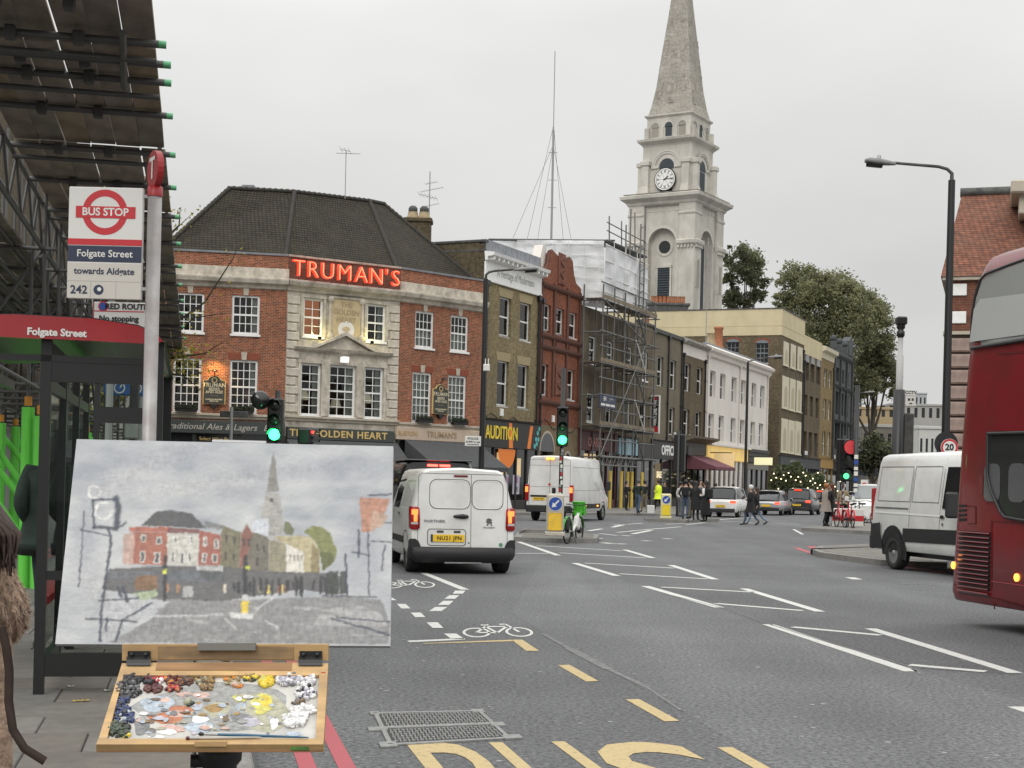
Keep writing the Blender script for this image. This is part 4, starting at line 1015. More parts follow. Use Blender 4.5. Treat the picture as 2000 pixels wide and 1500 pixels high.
# long white building
b,Mf,W=row(8,9,'white_rendered_building','long white painted building with six tall sash windows per floor')
up=[(443,488,470,655),(502,507,527,668),(568,527,594,683),(624,543,648,693),(684,562,710,708),(735,577,758,718)]
lo_=[(433,742,460,897),(493,755,518,905),(562,767,588,918),(617,777,640,928),(678,788,703,935),(727,797,750,940)]
c3=lambda q:((1240+q[0]/3,560+q[1]/3),(1240+q[2]/3,560+q[3]/3))
hs=facade(b,W,11.9,[[c3(q)for q in up],[c3(q)for q in lo_]],RENDER_W,Mf,fr=.09,curt=(0,3,4,2,0),reveal=.28,sill=RENDER_W)
shell(b,W,8,12.3,BR_STOCK2,I4)
mb=MB();cornice(mb,-.02,W+.25,[(.02,11.85),(.2,11.9),(.25,12.15),(.5,12.3),(.55,12.5),(0,12.8)]);P(mb,'cornice',RENDER_W,b)
P(MB().bbox(.3,W-.3,-.005,.4,12.5,12.95,.03),'parapet',LEAD,b)
zf=onplane(Mf,1390,897)[1]
f=P(MB().bbox(.3,W*.62,-.25,.02,zf,zf+1.05,.02),'fascia',mat('gold_lit_fascia',(.55,.38,.12),.5,emit=(1,.68,.2),estr=.38,var=.3,vscale=.8),b)
P(MB().bbox(.3,W*.62,-.55,.02,zf+1.06,zf+1.25,.02),'shop_cornice',RENDER_W,b)
mb=MB()
for i in range(9):
    x=.5+i*(W*.62-.9)/8;mb.bbox(x-.28,x+.28,-.16,.0,.12,zf-.02,.04)
P(mb,'pilaster',RENDER_W,b)
P(MB().box(.3,W*.62,-.04,-.03,.5,zf),'shop_window',DGLASS,b)
P(MB().bbox(W*.64,W-.1,-.2,.02,zf,zf+.9,.02).bbox(W*.64,W-.1,-.3,0,zf+.9,zf+1.2,.02),'fascia',DARKWOOD,b)
shop(b,W,zf-.6,zf-.05,mat('stone_grey',(.2,.19,.17),.7),None,x0=W*.64,posts=4)
for x,m_,lab in((.9,mat('glowing_panel_sign',(.6,.45,.25),.5,emit=(1,.72,.34),estr=.35),'glowing amber rectangular projecting sign on the white building'),(W*.66,mat('glowing_strip_sign',(.6,.6,.4),.5,emit=(1,.92,.55),estr=.5),'pale lit strip sign above the grey shopfront next to the lamp post')):
    o=thing('projecting_sign',Mf@T((x,-1.2,zf+.1)),lab,'shop sign')
    P(MB().bbox(-.06,.06,-1.0,.6,-1.0 if x<2 else-.3,.35,.02),'sign_panel',m_,o)
    rod('sign_bracket',(0,-.8,.4),(0,1.2,.4),.04,BLACK,o)
# tall corner building: cream parapet and blind windows
A8=J[10]
W8=(Vector(J[11])-Vector(J[10])).length
b,Mf,W=row(10,11,'corner_building','tall brown brick corner building with a deep cream parapet and blind cream windows')
zc0=onplane(Mf,1528,655)[1];zc1=onplane(Mf,1528,603)[1]
mb=MB();holes_wall(mb,0,W,0,zc0,[]);P(mb,'wall',BR_STOCK2,b,None,fix=False)
DS=25.0
wh=[(7.2,9.0),(12.5,14.3)]
sideM=Matrix(((0,1,0,0),(-1,0,0,0),(0,0,1,0),(0,0,0,1)))  # side frame: local x' runs towards the street corner
sideM=Matrix(((0,1,0,0),(-1,0,0,DS),(0,0,1,0),(0,0,0,1)))
sF=Mf@sideM
sh=[pxhole(sF,(1419,668),(1443,700)),pxhole(sF,(1476,670),(1500,709))]
sh[0][2]=sh[1][2]=sh[1][2]
mb=MB();holes_wall(mb,0,DS,0,zc0,sh,.2);P(mb,'side_wall',BR_STOCK2,b,sideM,fix=False)
for h in sh:
    o=window(b,sideM,h,3,4,.06,.04,.2,mat('grey_frame',(.22,.25,.27),.6),GLASS,STONE2)
    c=(h[0]+h[1])/2;r_=(h[1]-h[0])/2
    mb=MB()
    for k in range(9):
        t0,t1=R(180-k*20+-1),R(180-(k+1)*20+1)
        mb.add([(c+r_*math.cos(t)*q,-.015,h[3]+r_*.45*math.sin(t)*q+(q-1)*.25)for t,q in((t0,1),(t1,1),(t1,1.3),(t0,1.3))],[(0,1,2,3)])
    P(mb,'arch',ARCHB,b,sideM)
    mb=MB().add([(c+r_*math.cos(R(180-k*12)),-.008,h[3]+r_*.45*math.sin(R(180-k*12)))for k in range(16)],[tuple(range(16))])
    P(mb,'arch_panel',mat('blue_grey_panel',(.16,.19,.21),.6),b,sideM)
P(MB().box(-.05,W+.0,-.05,.5,zc0,zc1).box(-.05,.5,.5,DS,zc0,zc1).box(-.07,W,-.07,.0,zc0+.9,zc0+1.0).box(-.07,-.0,.0,DS,zc0+.9,zc0+1.0),'parapet',CREAM,b)
P(MB().box(-.12,W,-.12,.55,zc1,zc1+.1).box(-.12,.55,.55,DS,zc1,zc1+.1),'coping',DKSTEEL,b)
P(MB().box(.2,W,.2,DS,zc0,zc0+.1).box(0,W,DS-.1,DS,0,zc0).box(W-.2,W-.1,0,DS,0,zc1-.3).box(.3,W-.3,2,2.1,0,zc0),'roof',LEAD,b)
cm=[(870,318,897,468),(912,333,938,485),(952,348,977,497),(863,520,897,718),(906,535,935,730),(946,548,972,738),(857,770,890,972),(897,780,930,978),(938,787,968,985)]
INS=mat('blind_recess',(.42,.37,.25),.8)
for i,q in enumerate(cm):
    h=pxhole(Mf,*c3(q));c=(h[0]+h[1])/2;hw=(h[1]-h[0])/2*.95
    o=P(MB().bbox(c-hw,c+hw,-.08,.02,h[2],h[3],.02).bbox(c-hw-.12,c+hw+.12,-.16,0,h[2]-.1,h[2],.02),'blind_window',CREAM2,b)
    top=h[3]-hw*.9
    P(MB().prism([(c-hw*.5,h[2]+.15),(c+hw*.5,h[2]+.15)]+[(c+hw*.5*math.cos(R(t)),top-.3+hw*.5*math.sin(R(t)))for t in range(0,181,20)],-.086,-.08),'recess',INS,o)
shop(b,W,3.7,4.7,SLATEPAINT,'UNION',mat('pale_letter',(.5,.5,.5),.6),.6,posts=5)
for x,y,h_,m_,lab in((1405,640,.0,POT,'tall red terracotta chimney pot behind the white building roof'),):
    q=AT(1403,678,139);o=P(MB().lathe([(.55,-1.5),(.5,0),(.42,.2),(.38,1.6),(.46,1.7),(.46,1.85),(.36,1.9)],12),'chimney_pot',POT,None,T(q));tag(o,lab,'chimney pot')
q=AT(1261,626,106);tag(P(MB().lathe([(.3,-.5),(.26,0),(.24,.5),(.28,.6),(.2,.62)],10),'chimney_pot',POT,None,T(q)),'small red chimney pot at the end of the scaffolded roof','chimney pot')
q=AT(1388,672,125);tag(P(MB().lathe([(.5,-1.2),(.45,0),(.35,.3),(.32,.8),(.38,.9)],10),'chimney_pot',POTBUFF,None,T(q)),'short buff chimney pot left of the tall red one','chimney pot')
q=AT(1378,690,122);o=tag(P(MB().tube((0,0,-1),(0,0,9.5),.035),'flag_pole',STEEL,None,T(q)),'thin bare pole rising above the roofs in front of the church','pole')
# arched bay building
b,Mf,W=row(11,12,'brick_warehouse','brown brick warehouse with three tall arched window bays')
zt=onplane(Mf,1573,655)[1]
r1=[(998,440,1019,553),(1031,450,1050,562),(1064,460,1084,575)];r2_=[(992,630,1010,755),(1026,640,1043,765),(1058,650,1075,770)];r3=[(985,845,1004,985),(1018,850,1036,990),(1050,857,1068,995)]
hs=facade(b,W,zt-1.9,[[c3(q)for q in r]for r in(r1,r2_,r3)],BR_STOCK2,Mf,reveal=.35,frame=mat('grey_frame2',(.2,.2,.2),.6),fr=.06)
shell(b,W,12,zt,BR_STOCK2,I4)
for h in hs[:3]:P(MB().disc(((h[0]+h[1])/2,-.02,h[3]),(h[1]-h[0])/2,14,a0=0,a1=180),'arch_light',DGLASS,b)
P(MB().box(-.02,W,-.05,.3,zt-1.9,zt),'parapet',CREAM,b)
shop(b,W,3.7,4.7,SLATEPAINT,None,posts=5)
# ochre building
b,Mf,W=row(12,13,'brick_terrace_building','slim ochre brick building with cream cornice next to the dark grey one')
zt=onplane(Mf,1608,678)[1]
r1=[(1108,478,1125,597),(1136,487,1152,603)];r2_=[(1105,655,1120,780),(1132,665,1147,786)];r3=[(1100,845,1115,985),(1128,852,1143,995)]
hs=facade(b,W,zt-1.2,[[c3(q)for q in r]for r in(r1,r2_,r3)],BR_OCHRE,Mf,reveal=.25)
shell(b,W,12,zt,BR_OCHRE,I4)
mb=MB();cornice(mb,-.05,W+.05,[(.05,zt-1.2),(.1,zt-.6),(.5,zt-.4),(.55,zt),(0,zt+.1)]);P(mb,'cornice',CREAM2,b)
shop(b,W,3.9,4.9,mat('ochre_shopfront',(.34,.20,.06),.6),None,posts=3,pm=mat('ochre_shopfront',(.34,.20,.06),.6))
# dark grey ornate building
b,Mf,W=row(13,14,'ornate_building','dark slate grey ornate building with finials along its parapet')
zt=onplane(Mf,1634,694)[1]
r1=[(1178,475,1195,560),(1207,482,1223,570),(1235,492,1252,580)];r2_=[(1172,610,1192,750),(1202,620,1220,757),(1230,628,1248,765)];r3=[(1172,790,1190,950),(1200,797,1217,957),(1228,803,1245,962)]
hs=facade(b,W,zt,[[c3(q)for q in r]for r in(r1,r2_,r3)],SLATEPAINT,Mf,reveal=.3,frame=SLATEPAINT,sill=SLATEPAINT,fr=.06)
shell(b,W,12,zt,SLATEPAINT,I4)
mb=MB()
for z in(zt,hs[0][2]-.6,hs[3][2]-.8):cornice(mb,-.05,W+.05,[(.02,z-.25),(.3,z-.05),(.4,z+.1),(0,z+.2)])
for x in(.3,W*.34,W*.67,W-.3):mb.bbox(x-.22,x+.22,-.2,.0,5,zt-.3,.03)
mb.box(0,W,-.02,.3,zt+.1,zt+.75)
P(mb,'cornice',SLATEPAINT,b)
for i in range(4):
    x=.5+i*(W-1)/3
    P(MB().bbox(x-.4,x+.4,-.1,.5,zt+.7,zt+1.5,.04).sphere((x,.2,zt+1.85),.38),'finial',SLATEPAINT,b)
P(MB().prism([(W*.75,zt+.7),(W-.1,zt+.7),(W-.1,zt+2.4),(W*.87,zt+3.0),(W*.75,zt+2.4)],-.1,.8),'gablet',SLATEPAINT,b)
shop(b,W,3.7,4.7,DARKWOOD,None,posts=4)
aw=awning(b,I4,W+1.5,W+9,7.0,3.4,3.2,mat('charcoal_awning',(.045,.05,.055),.8))
P(MB().bbox(W+.0,W+14,.2,6,.0,7.2,.05),'annexe',DARKWOOD,b)
# ---------------------------------------------------------------- church tower
DT=172.0;pxm=F/DT
q=AT(1357.7-.0244*536,949,DT)
TM=frame((q.x,q.y,0),120.8)
tw=thing('church_tower',TM,'pale stone church tower with clock and tall tapering spire rising behind the terrace','church')
TWD=8.6
def tier(x0,x1,z0,z1,name,m=CHURCH,b=.05):  # square plan centred on the tower axis; x0..x1 half-width
    return P(MB().bbox(-TWD/2-x0,-TWD/2+x0,TWD/2-x0,TWD/2+x0,z0,z1,b),name,m,tw)
zz=lambda y:(949-y)/pxm+CAMZ
Z1,Z2,Z3=zz(380),zz(262),zz(211)
# lower stage: four corner piers with recessed faces between them
pw=2.05
for sx in(0,1):
    for sy in(0,1):
        xa=-TWD+sx*(TWD-pw);ya=sy*(TWD-pw)
        P(MB().bbox(xa,xa+pw,ya,ya+pw,0,Z1-.3,.06),'corner_pier',CHURCH,tw)
cx,r_=-TWD/2,1.9
zsp=zz(470)
def arch_face(M,louvre,name):
    mb=MB()
    w0,w1=-r_,r_
    hole=[]
    n=16
    pts=[(r_*.93*math.cos(R(180*k/n)),zsp+r_*.93*math.sin(R(180*k/n)))for k in range(n+1)]
    L_=-(TWD/2-pw)-.1;R_=-L_
    top=Z1-.3
    # spandrel above the arch
    for(a,b_)in zip(pts[:-1],pts[1:]):
        mb.add([(a[0],.35,a[1]),(b_[0],.35,b_[1]),(b_[0],.35,top),(a[0],.35,top)],[(0,1,2,3)])
        mb.add([(a[0],.35,a[1]),(b_[0],.35,b_[1]),(b_[0],1.2,b_[1]),(a[0],1.2,a[1])],[(0,1,2,3)])
    rr=r_*.93
    for s_ in(-1,1):
        mb.add([(s_*rr,.35,0),(s_*R_,.35,0),(s_*R_,.35,top),(s_*rr,.35,top)],[(0,1,2,3)])
        mb.add([(s_*rr,.35,0),(s_*rr,1.2,0),(s_*rr,1.2,zsp),(s_*rr,.35,zsp)],[(0,1,2,3)])
    mb.add([(-rr,1.2,0),(rr,1.2,0),(rr,1.2,zsp+rr),(-rr,1.2,zsp+rr)],[(0,1,2,3)])
    o=P(mb,'recessed_face',CHURCH,tw,M,fix=False)
    mb=MB().disc((0,.32,zsp),rr+.35,24,a0=0,a1=180,r2=rr)
    P(mb,'arch_moulding',mat('stone_moulding',(.54,.515,.46),.9),tw,M)
    if louvre:
        P(MB().disc((0,1.15,zz(476)),.76,24),'round_window',DGLASS,tw,M)
        P(MB().disc((0,1.12,zz(476)),1.08,24,r2=.76),'window_surround',CHURCH,tw,M)
        lz0,lz1=zz(585),zz(517)
        lv=P(MB().box(-.78,.78,1.1,1.19,lz0,lz1),'louvre_window',mat('louvre_dark',(.035,.045,.055),.6),tw,M)
        mb=MB()
        for k in range(14):
            z=lz0+(lz1-lz0)*(k+.3)/14;mb.add([(-.75,1.09,z),(.75,1.09,z),(.75,.98,z-.08),(-.75,.98,z-.08)],[(0,1,2,3)])
        stuff(P(mb,'louvre_slats',mat('louvre_slat',(.07,.085,.10),.6),lv))
        P(MB().box(-1.0,-.78,1.0,1.19,lz0,lz1+.2).box(.78,1.0,1.0,1.19,lz0,lz1+.2).box(-1.0,1.0,.95,1.19,lz1,lz1+.3),'window_surround',CHURCH,tw,M)
    else:
        P(MB().box(-1.1,1.1,1.1,1.19,10,zsp).disc((0,1.12,zsp),1.1,16,a0=0,a1=180),'louvre_window',mat('louvre_dark',(.035,.045,.055),.6),tw,M)
FM=T((-TWD/2,0,0));SMt=T((0,TWD/2,0))@Matrix.Rotation(R(90),4,'Z')
arch_face(FM,True,'front');arch_face(SMt,False,'side')
for M in(FM,SMt):
    for s_ in(-1,1):
        mb=MB();c=s_*(TWD/2-pw/2);a,b_=c-pw/2-.12,c+pw/2+.12
        cornice(mb,a,b_,[(.02,zz(478)),(.3,zz(474)),(.35,zz(468)),(.1,zz(465)),(-.3,zz(465))])
        for k in range(5):mb.box(a+.25+k*(b_-a-.6)/4-.1,a+.25+k*(b_-a-.6)/4+.1,-.28,.0,zz(482),zz(477))
        P(mb,'impost',CHURCH,tw,M)
    # frieze of square panels under the main cornice
    mb=MB()
    for k in range(9):
        x=-TWD/2+.75+k*(TWD-1.5)/8;y=.30 if abs(x)<TWD/2-pw else-.03
        for a,b_,c,d in((-.36,-.28,-.36,.36),(.28,.36,-.36,.36),(-.28,.28,.28,.36),(-.28,.28,-.36,-.28)):mb.box(x+a,x+b_,y,y+.06,zz(401)+c,zz(401)+d)
    P(mb,'frieze_panel',mat('stone_moulding',(.54,.515,.46),.9),tw,M)
    mb=MB()
    for s_ in(-1,1):
        c=s_*(TWD/2-pw/2);cornice(mb,c-pw/2-.05,c+pw/2+.05,[(0,zz(417)),(.12,zz(414)),(.12,zz(411)),(0,zz(410))])
    P(mb,'string_course',CHURCH,tw,M)
    if M is SMt:
        for s_ in(-1,1):
            c=s_*(TWD/2-pw/2)
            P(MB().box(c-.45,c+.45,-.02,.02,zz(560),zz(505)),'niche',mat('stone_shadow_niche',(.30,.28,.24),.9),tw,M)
            P(MB().box(c-.6,c-.45,-.1,.02,zz(560),zz(500)).box(c+.45,c+.6,-.1,.02,zz(560),zz(500)),'niche_frame',CHURCH,tw,M)
    # gentle hollow of the main cornice in the middle bay
def ring(prof,name,m=CHURCH):  # moulding round the square plan: (half-width, z)
    rs=[]
    for hw,z in prof:rs.append([Vector((-TWD/2+sx*hw,TWD/2+sy*hw,z))for sx,sy in((-1,-1),(1,-1),(1,1),(-1,1))])
    return P(MB().loft(rs,True,True,smooth=False),name,m,tw)
h0=TWD/2
DIRTY=mat('sooty_stone',(.22,.205,.175),.9,var=.3,vscale=1.5)
ring([(h0-.02,Z1-.9),(h0+.15,Z1-.75),(h0+.25,Z1-.5),(h0+.8,Z1-.1),(h0+.85,Z1+.25),(h0+.2,Z1+.5)],'main_cornice')
P(MB().box(-TWD-.5,.5,-.5,TWD+.5,Z1+.45,Z1+.53),'cornice_top',DIRTY,tw)
# clock stage
h2=3.15
tier(h2,0,Z1+.5,Z2-.5,'clock_stage')
for sx in(-1,1):
    for sy in(-1,1):
        mb=MB()
        for ox,oy in((0,1),(1,0)):
            x=-TWD/2+sx*(h2-.55);y=TWD/2+sy*(h2-.55)
            ax,ay=(.62,1.2)if ox==0 else(1.2,.62)
            xc,yc=x+sx*ox*.35,y+sy*oy*.35
            mb.bbox(xc-ax*.75,xc+ax*.75,yc-ay*.62,yc+ay*.62,Z1+.5,zz(308),.04)
            mb.bbox(xc-ax*.75-.15,xc+ax*.75+.15,yc-ay*.62-.15,yc+ay*.62+.15,zz(312),zz(303),.05)
            mb.loft([[Vector((xc+u*ax*.9*k,yc+v*ay*.8*k,z))for u,v in((-1,-1),(1,-1),(1,1),(-1,1))]for k,z in((1.0,Z1+.5),(.95,Z1+.9),(.75,Z1+1.7))],True,True,smooth=False)
        P(mb,'buttress',CHURCH,tw)
zck=zz(342)
for M,clock in((T((-TWD/2,TWD/2-h2,0)),True),(T((-TWD/2+h2,TWD/2,0))@Matrix.Rotation(R(90),4,'Z'),False)):
    P(MB().disc((0,-.10,zz(315)),1.85,24,a0=0,a1=180,r2=1.5).disc((0,-.16,zz(315)),1.95,24,a0=0,a1=180,r2=1.75).box(-1.95,-1.0,-.15,0,zz(318),zz(313)).box(1.0,1.95,-.15,0,zz(318),zz(313)),'arch_moulding',mat('stone_moulding',(.54,.515,.46),.9),tw,M)
    P(MB().box(-.80,.80,-.03,0,Z1+.55,zz(322)).disc((0,-.03,zz(315)),.95,20,a0=-20,a1=200),'louvre_window',mat('louvre_dark',(.035,.045,.055),.6),tw,M)
    if clock:
        o=P(MB().lathe([(1.36,0),(1.40,.06),(1.36,.14)],36),'clock',BLACK,tw,M@T((0,-.28,zck))@Matrix.Rotation(R(90),4,'X'))
        P(MB().disc((0,0,0),1.28,36,'z'),'clock_dial',mat('dial_white',(.75,.75,.72),.6),o,T((0,0,.148)))
        mb=MB()
        for k in range(12):
            a=R(30*k);n_=3 if k%3==0 else 2
            for j in range(n_):
                t=a+(j-(n_-1)/2)*.10;u=Vector((math.cos(t),math.sin(t),0));v=Vector((-u.y,u.x,0))*.028
                mb.add([u*.80-v,u*1.08-v,u*1.08+v,u*.80+v],[(0,1,2,3)])
        mb.disc((0,0,0),1.15,36,'z',r2=1.11);mb.disc((0,0,0),.76,36,'z',r2=.74)
        for k in range(6):
            u=Vector((math.cos(R(60*k)),math.sin(R(60*k)),0));v=Vector((-u.y,u.x,0))*.012
            mb.add([u*.1-v,u*.74-v,u*.74+v,u*.1+v],[(0,1,2,3)])
        P(mb,'numerals',BLACK,o,T((0,0,.152)))
        mb=MB()
        for a,ln,wd in((R(2),.95,.05),(R(38),.62,.07)):
            u=Vector((math.cos(a),math.sin(a),0));v=Vector((-u.y,u.x,0))*wd
            mb.add([u*-.2-v,u*ln*.8-v,u*ln,u*ln*.8+v,u*-.2+v],[(0,1,2,3,4)])
        P(mb,'clock_hands',BLACK,o,T((0,0,.165)))
ring([(h2,Z2-.7),(h2+.1,Z2-.5),(h2+.55,Z2-.1),(h2+.6,Z2+.15),(h2-.3,Z2+.4)],'upper_cornice')
# belfry stage with little arches
h3=2.85
tier(h3,0,Z2+.2,Z3,'belfry_stage')
mb=MB()
for M in(T((-TWD/2,TWD/2-h3,0)),T((-TWD/2+h3,TWD/2,0))@Matrix.Rotation(R(90),4,'Z')):
    for x in(-1.75,0,1.75):
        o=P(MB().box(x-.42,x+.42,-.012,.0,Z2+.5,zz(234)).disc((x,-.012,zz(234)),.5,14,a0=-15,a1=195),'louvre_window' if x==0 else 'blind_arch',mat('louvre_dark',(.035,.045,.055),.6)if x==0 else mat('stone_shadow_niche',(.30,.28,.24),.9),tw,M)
    P(MB().disc((-1.75,-.06,zz(234)),.68,14,a0=0,a1=180,r2=.5).disc((0,-.06,zz(234)),.68,14,a0=0,a1=180,r2=.5).disc((1.75,-.06,zz(234)),.68,14,a0=0,a1=180,r2=.5).box(-2.95,-2.4,-.45,0,Z2+.3,zz(236)).box(2.4,2.95,-.45,0,Z2+.3,zz(236)).box(-1.15,-.65,-.12,0,Z2+.3,zz(234)).box(.65,1.15,-.12,0,Z2+.3,zz(234)),'pier',CHURCH,tw,M)
ring([(h3,Z3-.3),(h3+.25,Z3-.05),(h3+.25,Z3+.1),(h3-.3,Z3+.15)],'spire_cornice')
ZA=zz(-183)
rs=[]
for f,z in((2.95,Z3+.1),(2.62,Z3+1.4),(2.22,zz(149)),(1.98,zz(110)),(1.22,zz(0)),(.04,ZA)):
    c=.16*f  # chamfered corners
    ring8=[(-f+c,-f),(f-c,-f),(f,-f+c),(f,f-c),(f-c,f),(-f+c,f),(-f,f-c),(-f,-f+c)]
    rs.append([Vector((-TWD/2+a,TWD/2+b_,z))for a,b_ in ring8])
P(MB().loft(rs,True,True,smooth=False),'spire',SPIRE,tw)
mb=MB()
for M in(T((-TWD/2,TWD/2,0)),T((-TWD/2,TWD/2,0))@Matrix.Rotation(R(90),4,'Z')):
    for za,zb_,ya,yb in((zz(192),zz(140),-2.60,-2.14),):
        mb.add([(-.62,ya-.06,za),(.62,ya-.06,za),(.62,yb-.10,zb_),(-.62,yb-.10,zb_),(-.62,ya+.5,za),(.62,ya+.5,za),(.62,yb+.5,zb_),(-.62,yb+.5,zb_)],[(0,1,2,3),(0,4,5,1),(3,2,6,7),(0,3,7,4),(1,5,6,2)],0,M)
P(mb,'spire_panel',mat('spire_panel_stone',(.32,.295,.255),.9,var=.3,vscale=2),tw)
rr=random.Random(5);mb=MB()
for M in(T((-TWD/2,TWD/2,0)),T((-TWD/2,TWD/2,0))@Matrix.Rotation(R(90),4,'Z')):
    for k in range(44):  # weathered stones standing proud
        z=rr.uniform(zz(195),zz(10));f=2.22+(z-zz(149))*(1.22-2.22)/(zz(0)-zz(149))if z>zz(149)else 2.95+(z-Z3)*(2.22-2.95)/(zz(149)-Z3)
        x=rr.choice((-.8,0,.8,-.78,.1))*f*.78+rr.uniform(-.1,.1);s1=rr.uniform(.15,.35)
        mb.box(x-s1,x+s1,-f-.02,-f+.3,z,z+rr.uniform(.2,.7),0,M)
stuff(P(mb,'weathered_stones',mat('spire_panel_stone',(.32,.295,.255),.9,var=.3,vscale=2),tw))
# small dark chimney with a row of red pots in front of the tower
q=AT(1305,606,154);o=thing('chimney_stack',T(q)@Matrix.Diagonal((1.2,1.2,1.2,1)),'low dark chimney with a long row of red pots below the church louvre','chimney')
P(MB().bbox(-1.9,1.7,-.4,.4,-2,.55,.05).bbox(-2.05,1.85,-.5,.5,.35,.6,.05),'stack',DKSTEEL,o)
_p=MB().lathe([(.17,.6),(.15,.9),(.15,1.15),(.18,1.2)],8).mesh('chimney_pot',POT)
for i in range(9):link('chimney_pot',_p,o,T((-1.35+i*.33,0,0)))
# ---------------------------------------------------------------- right hand brick building
o3=AT(1841,962,45)
RM=frame((o3.x,o3.y,0),108)
rb=thing('corner_building',RM,'red brick building with steep tiled roof and white quoins behind the bus','building')
W=16;ez=onplane(RM,1860,548)[1];z2=onplane(RM,1860,650)[1];rz=onplane(RM,1872,380,4)[1]
BR_RR=brick('brown_red_brick',(.20,.07,.04),(.14,.05,.032),(.17,.12,.09),samt=.3)
P(MB().box(0,W,0,10,z2,ez),'upper_wall',BR_RR,rb)
P(MB().box(.02,W,.06,10,0,z2),'lower_wall',mat('recess_stone',(.16,.12,.10),.9),rb)
P(MB().box(-.15,W,-.16,10,ez,ez+.12).box(-.1,W,-.12,10,z2-.06,z2+.04),'string_course',STONE2,rb)
P(MB().add([(-.2,-.2,ez+.1),(W,-.2,ez+.1),(W,4,rz),(.25,4,rz),(-.2,9,ez+.1)],[(0,1,2,3),(0,3,4)]),'roof',TILE_RED,rb)
P(MB().tube((.2,4,rz+.05),(W,4,rz+.05),.16),'ridge',DKSTEEL,rb)
cgx,cgz=onplane(RM,1990,392,1.5)
P(MB().bbox(cgx,cgx+3,1.0,3.8,cgz-.5,cgz+.3,.04).bbox(cgx-.25,cgx+3,.7,3.9,cgz+.1,cgz+.5,.05),'dormer',STONE2,rb)
_qa=MB().bbox(-.02,.42,-.05,.4,0,.36,.015).mesh('quoin',WHITE);_qb=MB().bbox(-.02,.24,-.05,.4,0,.36,.015).mesh('quoin',WHITE)
z=z2+.28;k=0
while z<ez-.4:
    if k%2==0:link('quoin',_qa,rb,T((.14,0,z)))
    z+=.42;k+=1
ROCK=[mat('rusticated_stone_%d'%i,c,.9,var=.2,vscale=5,bump=.5,bscale=14)for i,c in enumerate(((.30,.22,.19),(.26,.19,.165),(.22,.155,.135)))]
_rk=[MB().bbox(0,.98,-.10,.05,.02,.44,.05).mesh('stone_block',m_)for m_ in ROCK]
z=0.1;k=0
while z<z2-.5:
    for i in range(7):link('stone_block',_rk[(i*5+k*3)%3],rb,T((i*1.02-(.0 if k%2 else.0),0,z)))
    z+=.48;k+=1
# ---------------------------------------------------------------- far street backdrop
def slabthing(name,px0,px1,ytop,d,m,label,cat='building',depth=12,win=None,roof=None):
    a=AT(px0,955,d);b_=AT(px1,955,d);w_=(b_-a).length;zt=AT((px0+px1)/2,ytop,d).z
    o=thing(name,frame((a.x,a.y,0),90),label,cat)
    mb=MB()
    hs=[]
    if win:
        nx,ny,z0,dz=win
        for i in range(nx):
            for j in range(ny):hs.append((w_*(i+.28)/nx,w_*(i+.72)/nx,z0+j*dz,z0+j*dz+dz*.55))
    holes_wall(mb,0,w_,0,zt,hs,.3);mb.box(0,w_,.31,depth,0,zt)
    P(mb,'wall',m,o,None,fix=False)
    for h in hs:P(MB().box(h[0]+.02,h[1]-.02,.2,.25,h[2],h[3]),'window',DGLASS,o)
    P(MB().bbox(-.1,w_+.1,-.2,depth,zt,zt+.5,.05),'parapet',roof or m,o)
    return o
CONC=mat('pale_concrete',(.33,.32,.30),.9,var=.1,vscale=.3);BUFF=mat('buff_brickwork',(.34,.26,.15),.9,var=.1,vscale=.4);GREYB=mat('grey_brown_masonry',(.15,.14,.12),.9,var=.15,vscale=.4)
slabthing('office_block',1735,1850,793,330,CONC,'long pale concrete block on the skyline behind the camera pole',win=(8,2,14,4))
slabthing('tower_block',1782,1806,770,420,mat('hazy_grey',(.38,.39,.40),.9),'small grey tower on the skyline right of the camera sign',win=(3,5,10,4))
slabthing('brick_block',1668,1760,800,290,BUFF,'buff brick block beyond the trees at the street end',win=(6,3,8,4))
slabthing('stone_building',1680,1790,835,250,GREYB,'grey stone building low at the end of the street',win=(7,2,5,4),roof=CONC)
slabthing('white_building',1792,1835,838,240,mat('chalk_white',(.5,.5,.47),.9),'small white building at the far right of the street end',win=(4,2,4,4))
slabthing('office_building',1655,1700,815,300,BUFF,'ochre building partly hidden by the street trees',win=(3,2,8,4))
# downpipes, cables and alarm boxes on the far row
for ja,jb,xs2,z1 in((3,4,(.25,6.7),11.9),(4,5,(.2,),11.8),(6,7,(3.6,7.0),12.2),(7,8,(.3,6.5),11.3),(8,9,(.35,10.8,21.3),11.8),(10,11,(10.3,),15.5),(11,12,(.3,),14.5),(12,13,(7.3,),15)):
    Mf=frame(J[ja],bearing(J[ja],J[jb]))
    pr_=[o_ for o_ in bpy.data.objects if o_.type=='EMPTY' and(o_.matrix_world.translation-Mf.translation).length<.01 and o_.get('category')=='building'][0]
    for k,x in enumerate(xs2):
        m_=RENDER_W if ja==8 else BLACK
        rod('downpipe',(x,-.09,4.2),(x,-.09,z1),.06,m_,pr_,n=8);P(MB().bbox(x-.16,x+.16,-.2,-.02,z1-.1,z1+.2,.02),'hopper',m_,pr_)
        for j in range(3):rod('pipe_collar',(x,-.09,5+j*2.4),(x,-.09,5.12+j*2.4),.085,m_,pr_,n=8)
    P(MB().bbox(xs2[0]+1.9,xs2[0]+2.2,-.12,-.004,5.1,5.5,.02),'alarm_box',WHITE if ja!=8 else BLACK,pr_)
    mb=MB();pts=[(xs2[0]+.3+t*.55,-.03,5.0+.25*math.sin(t*1.3)-.02*t)for t in range(11)];mb.path(pts,.018,5);P(mb,'cable',BLACK,pr_)
